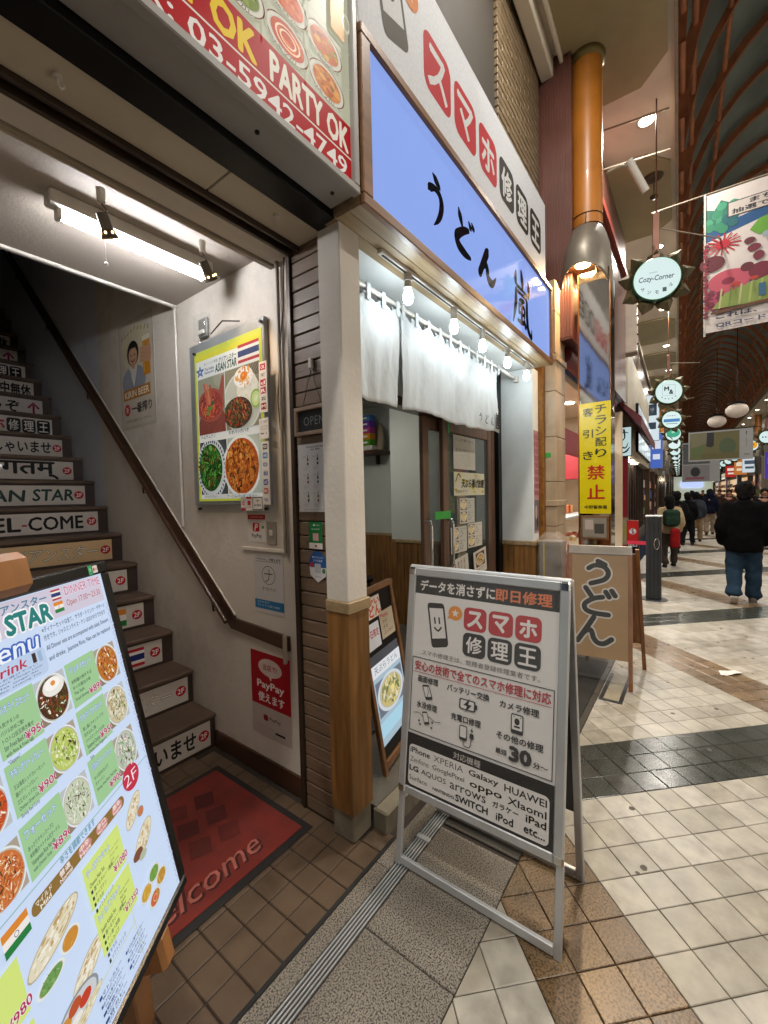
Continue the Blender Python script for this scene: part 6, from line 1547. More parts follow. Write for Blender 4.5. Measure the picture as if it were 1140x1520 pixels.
q = Print(.17, 1.95); q.rect(0, 0, 1, 1, '#a8242c'); q.rect(0, .60, 1, .88, '#b8a078'); q.food(.5, .74, .42, .1, ['#c8b060', '#d8c890', '#8a9a50'], 30, '#d8d4c8', 1.1); q.build('banner_print', mat('banner_glow', attr=True, rough=.4, var=.05, emit=.2), F @ Matrix.Translation((0, 0, .001)), rbn)
br_ = thing('brown_stone_building', 'dark brown polished stone building above the beige fascia', 'building', A(16, 1.1, 3))
BST = mat('brown_polished_stone', '#3c2c24', .25, var=.25, scale=3, coat=.3)
AB(8.9, 24, 1.02, 1.5, 4.5, 7.5, 'wall', BST, br_)
for k in range(12): AB(8.9+k*1.26, 10.14+k*1.26, 1.0, 1.02, 4.52, 5.65, 'stone_panel', BST, br_, .006)
AB(9.0, 9.9, 1.0, 1.02, 3.25, 4.5, 'stone_panel', BST, br_, .006)
# further frontage on both sides
def front(side, u0, u1, wallc, glowc, sign, gz=2.5, lab='', sz_=(2.6, 3.3)):
    v = 1.02 if side > 0 else -4.15; s = side
    t = thing('shopfront', lab, 'shop', A((u0+u1)/2, v, 0), 'lit shopfronts along the arcade')
    AB(u0, u1, v, v+s*.6, 0, 7.4, 'wall', mat('front_'+wallc.strip('#'), wallc, .6, var=.15), t) if not glowc else AB(u0, u1, v, v+s*.6, gz, 7.4, 'wall', mat('front_'+wallc.strip('#'), wallc, .6, var=.15), t)
    if glowc:
        AB(u0+.1, u1-.1, v+s*.45, v+s*.5, .1, gz, 'lit_interior', glow('int_'+glowc.strip('#'), lin(glowc), .75), t)
        n = int((u1-u0)/.55); g = random.Random(int(u0*10)+side)
        m = MB(ARC)
        for k in range(n):
            for zz in (.0, .55, 1.1, 1.6):
                if g.random() < .75:
                    x = u0+.15+k*.53; m.box(x, x+g.uniform(.2, .45), v+s*.12, v+s*.3, zz+.08, zz+g.uniform(.25, .48), col=g.choice(['#b8342c', '#d8b060', '#3a5a9a', '#c8c4bc', '#5a8a4a', '#d87a3c', '#a84a7a', '#2a2a2a', '#e4dcd0']))
        if m.v: m.build('goods', PRN, t)['kind'] = 'stuff'
        for x in (u0, u1-.12): AB(x, x+.12, v, v+s*.3, 0, gz, 'door_post', BROWNC, t)
    if sign:
        c1, c2, proj = sign
        if proj:
            pw = .45 if s > 0 else .75; F = ARC @ frame(((u0+.4), v+(0 if s > 0 else .75), sz_[0]), *FX); m = MB(F); m.box(0, pw, 0, sz_[1]-sz_[0], -.12, 0, .004); m.build('sign_box', SIGNW, t)
            q = Print(pw-.02, sz_[1]-sz_[0]-.02); q.rect(0, 0, 1, 1, c1); q.rect(.15, .2, .85, .45, c2); q.rect(.2, .6, .8, .75, c2); q.build('sign_face', EMI, F @ Matrix.Translation((.01, .01, .001)), t)
        else:
            AB(u0+.2, u1-.2, v-s*.10, v, sz_[0], sz_[1], 'sign_box', SIGNW, t, .004)
            m = MB(ARC); m.box(u0+.25, u1-.25, v-s*.104, v-s*.101, sz_[0]+.05, sz_[1]-.05, col=c1)
            for k in range(int((u1-u0)/.9)): m.box(u0+.5+k*.9, u0+1.05+k*.9, v-s*.108, v-s*.105, sz_[0]+.2, sz_[1]-.2, col=c2)
            m.build('sign_face', EMI, t)
front(1, 17.2, 21, '#5a4a40', '#c89060', ('#d8e8f0', '#2a3a4a', True), lab='shop with a tall white lit projecting sign past the menu panels', sz_=(3.3, 4.9))
front(1, 21, 25.5, '#6a6058', '#e0c8a0', ('#4a6ac0', '#d8e0f0', True), lab='shop with a blue lit projecting sign', sz_=(2.5, 4.0))
front(1, 25.5, 30, '#4a403a', '#c8a878', ('#b83a30', '#e8dcd0', True), lab='shop with a red lit projecting sign', sz_=(2.8, 4.0))
front(1, 30, 36, '#5a5048', '#d8b888', ('#c8d8c0', '#3a5a40', False), lab='shop with a pale green lit fascia')
front(1, 36, 44, '#50443c', '#e0b070', ('#e0c870', '#8a3020', False), lab='shop with a yellow lit fascia')
front(1, 44, 56, '#463c36', '#d8c0a0', ('#d0d8e0', '#334', False), lab='far shop with a white lit fascia on the left side')
front(1, 56, 80, '#463c36', '#c89868', ('#c84838', '#e0d0c0', False), lab='far shop with a red lit fascia on the left side')
front(-1, -4, 4, '#6a6058', '#e0d0b8', ('#d8d8d0', '#345', False), lab='shop opposite with a white fascia, behind the camera side')
front(-1, 4, 12, '#5a5048', '#e0d0b8', ('#c8d0d8', '#734', False), lab='shop opposite the phone repair board')
front(-1, 12, 20, '#5a5048', '#e8d8b8', ('#c0c8b0', '#334', False), lab='shop opposite the ramen shop')
front(-1, 20, 27, '#6a6058', '#e0c8a0', ('#c86a70', '#e8dcd8', True), lab='shop on the right with a pink lit projecting sign', sz_=(3.1, 4.6))
front(-1, 27, 31, '#4a4640', '#c8b8e0', ('#4a3aa0', '#d8c8e8', True), lab='shop on the right with a purple lit projecting sign', sz_=(2.0, 3.3))
front(-1, 31, 36, '#77716a', None, None, lab='grey metal clad building on the right side of the arcade')
front(-1, 36, 41, '#50483e', '#e8e0d8', ('#d8e0e8', '#4a5a6a', True), lab='very bright white shop on the right side', sz_=(2.6, 3.6))
front(-1, 41, 48, '#5a4a40', '#e8b880', ('#c87838', '#f0e0c0', True), lab='shop with an orange lit projecting sign on the right', sz_=(2.6, 3.8))
front(-1, 48, 58, '#504840', '#f0d0a0', ('#b82c28', '#f0e0d0', True), lab='far shop with a red projecting sign on the right', sz_=(2.6, 3.6))
front(-1, 58, 80, '#504840', '#e8c090', ('#e0d0b0', '#433', False), lab='farthest shopfronts on the right side')
eb = thing('end_building', 'distant building closing the far end of the arcade', 'building', A(82, -1.5, 0))
AB(80, 81, -6, 3, 3.6, 9, 'wall', mat('end_wall', '#30302e', .7), eb); AB(80, 81, -6, 3, 0, 3.6, 'lit_front', glow('end_front', (.40, .55, .42), .5), eb); AB(79.6, 79.9, -2.9, -.2, 1.9, 2.9, 'blue_screen', glow('end_screen', (.35, .5, .9), 1.1), eb)

# ================================================================== ARCADE CEILING
so = struct(AB(-8, 82, .05, 1.25, 5.80, 5.95, 'soffit', SOFW))
AB(-8, 82, .02, .05, 5.74, 6.2, 'soffit_edge', TRIM, so)
AB(-8, 82, 1.02, 1.14, 5.62, 5.80, 'soffit_beam', SOFW, so, .01); AB(-8, 82, .93, .96, 5.70, 5.80, 'soffit_rail', SOFW, so, .005)
for k in range(-3, 24):
    c = 7.42+k*3.07
    m = MB(ARC); m.prism([(c-.98, .94), (c+.98, .94), (c+.98, .34), (c+.70, .10), (c-.70, .10), (c-.98, .34)], 5.765, 5.80); m.build('olive_panel', SOFO, so)
sr = struct(AB(-8, 82, -4.6, -3.15, 5.80, 5.95, 'opposite_soffit', SOFW))
AB(-8, 82, -3.15, -3.12, 5.74, 6.2, 'soffit_edge', TRIM, sr)
# facade above shops to the soffit level, facing gaps
va = struct(MB(ARC).box(-8, -7.9, -4.6, 1.3, 0, .01).build('arcade_vault', VAULT))
def vz(t): return 5.85+2.35*math.sin(t)+.22*(1-abs(math.cos(t)))
def vv(t): return -1.55+1.60*math.cos(t)
N_ = 18; m = MB(ARC); vs = []
for u in (-8, 82):
    for k in range(N_+1): t = math.pi*k/N_; vs.append((u, vv(t)*1.0+(.12*math.cos(t)), vz(t)+.12))
m.add(vs, [(k, k+1, N_+1+k+1, N_+1+k) for k in range(N_)], None, True); m.build('vault_sheeting', VAULT, va)
def rib(u, wdt, dep):
    m = MB(ARC); vs = []
    for k in range(N_+1):
        t = math.pi*k/N_
        for du, dr_ in ((-wdt/2, 0), (wdt/2, 0), (wdt/2, dep), (-wdt/2, dep)):
            vs.append((u+du, vv(t)-math.cos(t)*dr_, vz(t)+.08-math.sin(t)*dr_))
    fs = []
    for k in range(N_):
        for q in range(4): fs.append((k*4+q, k*4+(q+1) % 4, (k+1)*4+(q+1) % 4, (k+1)*4+q))
    m.add(vs, fs); return m
rm1, off1 = rib(0, .065, .12).mesh('rib', RIB); rm2, off2 = rib(0, .05, .09).mesh('rib', RIB)
u = -6.0; k = 0
while u < 80:
    o = bpy.data.objects.new('rib', rm1 if k % 2 == 0 else rm2); COL.objects.link(o); d = off1 if k % 2 == 0 else off2
    o.location = Vector(d)+(A(u, 0)-A(0, 0)); setpar(o, va); u += 1.02; k += 1
for t in (.12, .42, .85, math.pi/2, math.pi-.85, math.pi-.42, math.pi-.12):
    m = MB(ARC); m.tube([(-8, vv(t)-math.cos(t)*.05, vz(t)+.05), (82, vv(t)-math.cos(t)*.05, vz(t)+.05)], .035, 6); m.build('purlin', RIB, va)
# downlights
def downlight(u, v, first, lit, lab):
    t = thing('soffit_downlight', lab, 'light', A(u, v, 5.79), 'round downlights in the arcade soffit')
    m = MB(); c = A(u, v); m.lathe([(.075, 5.799), (.085, 5.79), (.10, 5.792), (.105, 5.80)], (c.x, c.y, 0), 24); m.build('bezel', PLASW, t)
    m = MB(); m.cyl((c.x, c.y, 5.799), (c.x, c.y, 5.793), .076, n=24); m.build('lens', DLG, t)
    if lit: light_area('downlight_beam', (c.x, c.y, 5.785), .14, lit, NEUT, parent=t)
nm_ = ['nearest downlight left of the frame top', 'downlight in the soffit above the first flower lantern', 'downlight just over the flower lantern', 'fourth downlight along the left soffit', 'fifth downlight along the left soffit']
for k in range(-3, 24):
    u = 5.87+k*3.07; P_ = to_px(A(u, .32, 5.79))
    downlight(u, .32, k == -3, (90 if k < 0 else 82) if u < 28 else (50 if u < 45 and k % 2 == 0 else 0), 'round downlight in the left soffit, among the far ones in the row' if k > 2 or k < 0 else ['round soffit downlight high above, nearest one in view beside the orange column', 'round soffit downlight just above the first flower lantern', 'round soffit downlight just below the first flower lantern'][k])
for k in range(-2, 24):
    u = 5.87+k*3.07; downlight(u, -3.45, False, (85 if k < 1 else 65) if u < 24 else (45 if u < 45 and k % 2 == 0 else 0), 'round downlight in the right soffit beyond the street')
# soffit fittings
c = A(6.9, .30); m = MB(); m.lathe([(.0, 5.76), (.06, 5.76), (.11, 5.75), (.12, 5.765)], (c.x, c.y, 0), 24); m.cyl((c.x+.15, c.y, 5.76), (c.x+.15, c.y, 5.60), .008, n=8); m.lathe([(.0, 5.56), (.045, 5.57), (.05, 5.60), (.03, 5.61)], (c.x+.15, c.y, 0), 16)
tag(m.build('smoke_detector', mat('dark_bronze', '#4a3c28', .5, .3)), 'dark round detector with hanging chain in the olive soffit panel', 'detector')
for u, lab in ((5.55, 'thin grey conduit crossing the soffit by the nearest downlight'), (6.22, 'thin grey conduit crossing the soffit behind the nearest downlight')):
    m = MB(ARC); m.cyl((u, .95, 5.70), (u+.15, .10, 5.70), .010, n=8); tag(m.build('conduit', TRIM), lab, 'conduit')
# orange columns further on
def column(u, v, lab):
    t = thing('orange_column', lab, 'column', A(u, v, 0), 'orange columns of the arcade')
    c = A(u, v)
    m = MB(); m.lathe([(.158, 4.05), (.158, 5.8)], (c.x, c.y, 0), 24); m.build('shaft', ORANGE, t)
    m = MB(); m.lathe([(.162, 4.12), (.225, 3.96), (.262, 3.66), (.266, 3.42)], (c.x, c.y, 0), 24); m.build('hood', HOODM, t)
    m = MB(); m.cyl((c.x, c.y, 3.62), (c.x, c.y, 3.60), .2, n=20); m.build('lens', HOODG, t)
    m = MB(ARC); m.box(u-.14, u+.14, v-.14, v+.14, 0, 3.62, .004); m.build('steel_base', MIRR, t)
oc['group'] = 'orange columns of the arcade'
for u in (23.3, 32.6, 41.9, 51.2, 60.5): column(u, .66, 'orange arcade column on the left, among the far ones behind the round lanterns')
for u in (14.0, 23.3, 32.6, 41.9, 51.2, 60.5): column(u, -3.75, 'orange arcade column on the far right side of the street')
# flower lanterns
BZ = mat('bronze_petal', '#554d34', .45, .2, var=.2, scale=6); GRIM = mat('lantern_rim', '#2c5a48', .3)
def lantern(u, v, z, r, fn, lab, detail, side=1):
    t = thing('flower_lantern', lab, 'lantern', A(u, v, z-r*1.7), 'flower shaped lanterns over the street')
    F = ARC @ frame((u, v, z), (0, -1, 0), (0, 0, 1)) @ Matrix.Rotation(R(14), 4, 'Y')
    def petal(k, m):
        a = 2*math.pi*(k+.25)/9
        X = F @ Matrix.Rotation(a, 4, 'Z')
        pts = [(r*.90, -.02), (r*.98, -r*.37), (r*1.25, -r*.34), (r*1.66, 0), (r*1.25, r*.34), (r*.98, r*.37)]
        vs = [X @ Vector((x, y, -.05+.06*((x-r)/r))) for x, y in pts]+[X @ Vector((r*1.28, 0, .045))]+[X @ Vector((x, y, -.075+.06*((x-r)/r))) for x, y in pts]
        m.add(vs, [(0, 1, 6), (1, 2, 6), (2, 3, 6), (3, 4, 6), (4, 5, 6), (5, 0, 6), (12, 11, 10, 9, 8, 7)]+[(i, i+7, (i+1) % 6+7, (i+1) % 6) for i in range(6)])
        return m
    if detail:
        for k in range(9): petal(k, MB()).build('petal', BZ, t)
    else:
        m = MB()
        for k in range(9): petal(k, m)
        m.build('petals', BZ, t)
    m = MB(); m.lathe([(r*.985, -.06), (r*1.03, -.03), (r*1.03, .03), (r*.97, .035)], (0, 0, 0), 36, F); m.build('rim', GRIM, t)
    q = Print(2*r, 2*r, step=.0002); q.ell(.5, .5, .495, .495, '#c4e4d8', 40); q.ell(.5, .5, .46, .46, '#cbe0e0', 40)
    if fn: fn(q)
    q.build('lit_face', EMS, F @ Matrix.Translation((-r, -r, .036)), t)
    m = MB(); m.lathe([(.001, 0), (r*.97, 0)], (0, 0, 0), 24, F @ Matrix.Translation((0, 0, -.055))); m.build('rear_face', glow('lantern_back', (.6, .85, .82), .9), t)
    m = MB(ARC); m.cyl((u, v, z+r*1.05), (u, v, 5.80), .007, n=8); m.box(u-.02, u+.02, v-.035, v+.035, z+r*1.0, z+r*3.2, .006); m.build('hanger', mat('copper_hanger', '#5a3420', .4, .4), t)
    if detail: 
        m = MB(ARC); m.cyl((u+.0, v+.0, z+r*2.5), (u+.9, v-.62, z+r*2.9), .008, n=6); m.build('side_wire', TRIM, t)
def c1(q): q.text('GINZA', .34, .33, .52, .36, '#6a8a94', .0); q.text('Cozy-Corner', .12, .42, .86, .58, '#33414c', .02, shear=.2); [q.text(ch_, x, y, x+.08, y+.08, '#3c4c4c', .02) for ch_, x, y in zip('サンモール', (.16, .30, .46, .62, .75), (.68, .76, .79, .75, .66))]
def c2(q): q.box(.26, .2, .74, .66, .008, '#5a7c80'); q.text('M', .34, .28, .50, .44, '#1c2c34', .06); q.text('&', .52, .42, .66, .60, '#1c2c34', .05); [q.ell(x, y, .03, .02, '#3c4c4c', 6) for x, y in zip((.25, .37, .5, .63, .75), (.72, .79, .81, .79, .72))]
def c3_(q): q.rect(.08, .45, .92, .64, '#3a78b0'); [q.ell(x, .26, .03, .03, '#456', 6) for x in (.3, .42, .54, .66)]; q.rect(.2, .72, .8, .76, '#5a8088')
def c4(q): q.ell(.5, .42, .44, .34, '#2f9a78', 30); q.ell(.5, .36, .12, .09, '#8ad0b0', 16); q.stroke([(.1, .62), (.3, .72), (.45, .9)], '#1c4a3c', .06)
zz = 3.87
lantern(5.62, .215, zz, .225, c1, 'nearest flower lantern with Cozy-Corner lettering on its glowing round face', True)
lantern(12.1, .215, zz, .27, c2, 'second flower lantern with a square emblem on its glowing face', True)
lantern(16.9, .215, zz, .27, c3_, 'third flower lantern with a blue band across its face', True)
lantern(21.2, .215, zz, .27, c4, 'fourth flower lantern with a green disc on its face', True)
for k in range(11): lantern(25.6+k*4.6, .215, zz, .27, None, 'plain glowing flower lantern, among the far ones on the left', False)
for k in range(11):
    fn = None
    if k == 1: fn = lambda q: (q.ell(.5, .45, .42, .36, '#e0a020', 24), q.ell(.5, .4, .2, .14, '#c86018', 12))
    if k == 0: fn = lambda q: [q.ell(x, .5, .06, .07, '#34606a', 8) for x in (.25, .45, .65)]
    lantern(26.3+k*4.6, -3.30, zz+(.05 if k < 2 else 0), .27, fn, ['pale flower lantern at the right edge of the photo', 'orange and white flower lantern on the right'][k] if k < 2 else 'glowing flower lantern, among the far ones on the right', k < 2)
# oval lanterns over the street
for u, v, z, w_, lab in ((17.8, -1.52, 4.08, .30, 'large white oval lantern hanging over the middle of the street'), (25.5, -1.45, 4.75, .36, 'smaller white oval lantern with red marks behind the large one')):
    t = thing('oval_lantern', lab, 'lantern', A(u, v, z-.2)); c = A(u, v)
    m = MB(); m.ball((c.x, c.y, z), w_, 24, 14, sc=(1, 1, .76)); m.build('shade', mat('paper_shade', '#b8aca0', .6, var=.06, scale=6, emit=.12), t)
    m = MB(); m.cyl((c.x, c.y, z+w_*.7), (c.x, c.y, 8.1), .01, n=6); m.lathe([(.0, z+w_*1.02), (w_*.8, z+w_*.86), (w_*.85, z+w_*.80)], (c.x, c.y, 0), 16); m.build('hanger', BLACKM, t)
# banners
b1 = thing('flower_painting_banner', 'hanging banner with a childlike painting of red flowers and green field', 'banner', A(6.5, -1.4, 3.4))
F = ARC @ frame((6.5, -.235, 3.44), *FX); BWd, BHt = 2.3, 1.62
q = Print(BWd, BHt, BWd, BHt, step=.0002)
q.rect(0, 0, BWd, BHt, '#c4bcb8')
g = random.Random(12)
q.tri([(0, .52), (0, .16), (.1, .2), (.16, .10), (.3, .2), (.32, .35), (.2, .5)], '#2a6a5a'); q.tri([(0, .56), (0, .42), (.7, .28), (BWd, .1), (BWd, .26), (.6, .42)], '#1c4a78')
for k in range(14): q.ell(.04+g.random()*.25, .15+g.random()*.3, .05, .05, g.choice(['#2a7a5a', '#3a8a6a', '#1c5a60']), 9)
q.tri([(.42, .54), (.5, .44), (1.0, .34), (BWd, .18), (BWd, .42), (1.0, .54), (.5, .62)], '#5c9434')
q.box(.22, .16, 2.0, .33, .008, '#3a3a3c'); q.rect(.23, .17, 1.99, .32, '#b8b0aa'); q.text('まちめぐり抽選に挑戦!', .42, .18, 1.6, .235, '#2a2a30', .04); q.text('抽選でプレゼントがもらえる', .26, .25, 1.7, .305, '#2a2a30', .03)
for a in range(16):
    t_ = a*math.pi/8+.1; q.stroke([(.18+.05*math.cos(t_), .62+.04*math.sin(t_)), (.18+.16*math.cos(t_), .62+.12*math.sin(t_))], '#a8182c', .014, False)
q.ell(.18, .62, .07, .05, '#a8182c')
for x, y, rx, ry, c_ in ((.08, .82, .12, .09, '#5a1c28'), (.24, 1.06, .20, .13, '#b04a5c'), (.23, 1.06, .06, .04, '#7a2038'), (.52, 1.02, .11, .09, '#6a1c30'), (.42, .66, .05, .035, '#5a2430'), (.46, .75, .06, .04, '#6a2434'), (.5, .85, .05, .05, '#6a2434'), (.4, .95, .06, .05, '#5a1c28'), (.66, .98, .04, .03, '#6a2434')): q.ell(x, y, rx, ry, c_)
for k in range(26): q.ell(.03+g.random()*.18, 1.16+g.random()*.22, .035, .03, g.choice(['#7a2040', '#6a1c34', '#a84060']), 8)
for k in range(22): q.ell(.01+.02*g.random(), .6+k*.04, .025, .02, g.choice(['#6a1c30', '#8a2a3c']), 7)
for k in range(12):
    x = .6+g.random()*1.6; y = .55+g.random()*.3; q.stroke([(x, y), (x+.06, y+.05), (x+.02, y+.1), (x+.1, y+.14)], g.choice(['#a8606c', '#8a9aa8', '#b87880', '#6a88a0']), .012)
for k in range(9): q.ell(.55+g.random()*1.6, .55+g.random()*.25, .04, .035, g.choice(['#5a7a94', '#8a9aa4', '#4a6a80']), 8)
q.tri([(.08, 1.36), (.2, 1.2), (.6, 1.1), (1.3, 1.05), (BWd, .95), (BWd, 1.25), (1.2, 1.33), (.6, 1.38)], '#7a8c44')
for k in range(22): x = .15+k*.09; q.stroke([(x, 1.36-.004*k), (x+.02, 1.15-.004*k)], g.choice(['#96a45c', '#65783a', '#a8a878']), .018)
for k in range(12): x = .3+k*.16; q.ell(x, 1.12-.02*(k % 3), .04, .022, '#a83424', 10); q.stroke([(x, 1.14), (x, 1.26)], '#6a7c3c', .008)
for x in (.66, .86, .5, 1.2): q.rect(x, 1.18, x+.06, 1.32, '#2c5a7a')
q.stroke([(.08, 1.41), (.6, 1.38), (1.0, 1.37), (1.8, 1.31), (2.25, 1.27)], '#5a3418', .03)
q.text('これは、1/24(土)に実施', .12, 1.43, 1.3, 1.50, '#22223a', .04); q.text('QRコードを読み込んで応募', .12, 1.53, 1.4, 1.59, '#3a4460', .04)
q.build('banner_print', mat('banner_print', attr=True, rough=.6, var=.06), F, b1, back=.004)
m = MB(ARC); m.cyl((6.5, .30, 5.08), (6.5, -2.8, 5.07), .010, n=8); m.build('hanging_rod', TRIM, b1)
for v in (-.25, -.24): 
    m = MB(ARC); m.cyl((6.495, v, 3.4), (6.495, v, 5.08), .006, n=6); m.build('edge_cord', PLASW, b1)
def banner2(u, v0, w_, z0, h, lab, fn):
    t = thing('painting_banner', lab, 'banner', A(u, v0-w_/2, z0), 'banners hung across the street'); F = ARC @ frame((u, v0, z0), *FX)
    q = Print(w_, h, step=.0004); q.rect(0, 0, 1, 1, '#a8a49c'); fn(q); q.build('banner_print', mat('banner_print_glow', attr=True, rough=.6, var=.05, emit=.35), F, t, back=.01)  # unlit banner print given an added glow to brighten it
    m = MB(ARC); m.cyl((u, v0+.25, z0+h+.02), (u, v0-w_-.25, z0+h+.02), .02, n=6); m.build('hanging_rod', BLACKM, t)
def bb1(q):
    q.rect(.025, .05, .80, .95, '#6a6436'); q.ell(.14, .6, .10, .3, '#5c6a34'); q.tri([(.03, .06), (.32, .06), (.3, .4), (.05, .55)], '#7c7452'); q.tri([(.30, .05), (.41, .05), (.41, .5), (.37, .55), (.29, .52)], '#14161c'); q.ell(.62, .55, .13, .28, '#4c5a38'); q.rect(.2, .75, .8, .95, '#645a2c')
    q.stroke([(.9, .1), (.9, .2)], '#444', .015, False); q.stroke([(.9, .3), (.9, .6)], '#666', .006, False); q.rect(.87, .82, .95, .86, '#777')
banner2(23.0, -.33, 2.16, 2.78, 1.28, 'framed olive landscape picture with a black hanging shape over the street', bb1)
def bb2(q):
    q.rect(.03, .04, .74, .55, '#5a5a58'); g = random.Random(1)
    for k in range(24): x, y = .06+g.random()*.6, .08+g.random()*.4; q.stroke([(x, y), (x+.06, y+.05)], g.choice(['#77767a', '#47474a', '#88878a']), .012)
    q.rect(.03, .58, .74, .98, '#8a8480'); q.ell(.36, .75, .13, .12, '#2c2c30'); q.rect(.1, .88, .6, .94, '#8a4a58')
banner2(40.0, -.18, 2.3, 2.15, 3.0, 'grey map banner with a dark dome shape hung behind the olive picture', bb2)

# ================================================================== BARRIER, EXIT SIGN
bp_ = thing('sliding_barrier_post', 'dark grey barrier post with oval handle standing in the tiled street', 'barrier', A(7.05, .28, 0))
AB(7.0, 7.14, .20, .385, .012, 1.18, 'post_body', mat('post_grey', '#26282b', .5, .2, var=.1), bp_, .008)
for v in (.235, .285, .335): AB(6.996, 7.0, v, v+.004, .03, 1.1, 'groove', BLACKM, bp_)
m = MB(ARC @ Matrix.Translation((6.995, .255, .78)) @ Matrix.Rotation(R(90), 4, 'Y')); m.lathe([(.03, 0), (.038, .006), (.046, 0)], (0, 0, 0), 20); m2 = MB()
m = MB(ARC); m.tube([(6.992, .255+.03*math.cos(t), .80+.075*math.sin(t)) for t in [k*math.pi/8 for k in range(17)]], .007, 6); m.build('oval_handle', CHROME, bp_)
m = MB(); c = A(7.07, .29); m.cyl((c.x, c.y, .0), (c.x, c.y, .010), .17, .165, 24); m.build('base_plate', ALUD, bp_)
AB(6.99, 7.18, .19, .395, 1.18, 1.20, 'cap', ALU, bp_, .005)
m = MB(ARC); m.box(7.02, 7.03, .385, .62, .78, .83); tag(m.build('red_belt', mat('red_belt', '#b0203c', .5)), 'short red belt from the barrier post to the exit sign', 'belt')
xs_ = thing('exit_sign_stand', 'red no-entry sign above a black plate reading exit in Japanese', 'sign', A(7.5, .57, 0))
AB(7.45, 7.52, .50, .66, .02, 1.10, 'stand', BLACKM, xs_, .006)
F = ARC @ frame((7.448, .655, .68), *FX); q = Print(.15, .42); q.rect(0, 0, 1, .76, '#c01c1c'); q.ell(.5, .4, .36, .13, '#e0dcd8'); q.ring(.5, .4, .36, .13, .06, '#c84038'); q.ell(.5, .32, .07, .025, '#2a2220', 12); q.stroke([(.5, .36), (.5, .43), (.42, .49)], '#2a2220', .07); q.stroke([(.5, .43), (.58, .49)], '#2a2220', .06); q.stroke([(.38, .38), (.62, .39)], '#2a2220', .05); q.stroke([(.26, .32), (.74, .48)], '#c84038', .06, False)
q.rect(0, .76, 1, 1, '#14120f'); q.text('出口', .12, .80, .88, .96, '#dcd8d0', .03); q.build('sign_face', mat('exit_face', attr=True, rough=.3, var=0, emit=.35), F, xs_, back=.01)

# ================================================================== PEOPLE
def solid(mb, vox, m, name, parent, sm=6, fold=0, fs=12, sub=False):
    me, off = mb.mesh('tmp', m); o = bpy.data.objects.new(name, me); COL.objects.link(o)
    md = o.modifiers.new('r', 'REMESH'); md.mode = 'VOXEL'; md.voxel_size = vox
    s2 = o.modifiers.new('s', 'SMOOTH'); s2.iterations = sm; s2.factor = .6
    dg = bpy.context.evaluated_depsgraph_get(); ev = o.evaluated_get(dg); nm = bpy.data.meshes.new_from_object(ev, depsgraph=dg)
    o.modifiers.clear(); o.data = nm; nm.name = name; bpy.data.meshes.remove(me)
    if fold:
        nm.calc_loop_triangles() if False else None
        for v in nm.vertices:
            p_ = v.co; d = noise.noise(Vector((p_.x*fs, p_.y*fs, p_.z*fs*.8)))*fold+noise.noise(Vector((p_.x*fs*2.3, p_.y*fs*2.3, p_.z*fs*1.7+5)))*fold*.5
            v.co = p_+v.normal*d
    for pl in nm.polygons: pl.use_smooth = True
    if not nm.materials: nm.materials.append(m)
    o.location = off
    if parent is not None: setpar(o, parent)
    return o
PM = {}
def cl(c, r=.8): return mat('cloth_'+c.strip('#'), c, .95, var=.25, scale=7, bump=.45, bscale=90, spec=.08)
SKIN = mat('skin', '#8a6048', .5, var=.08); HAIR = mat('hair', '#0c0a0a', .55, var=.3, scale=20)
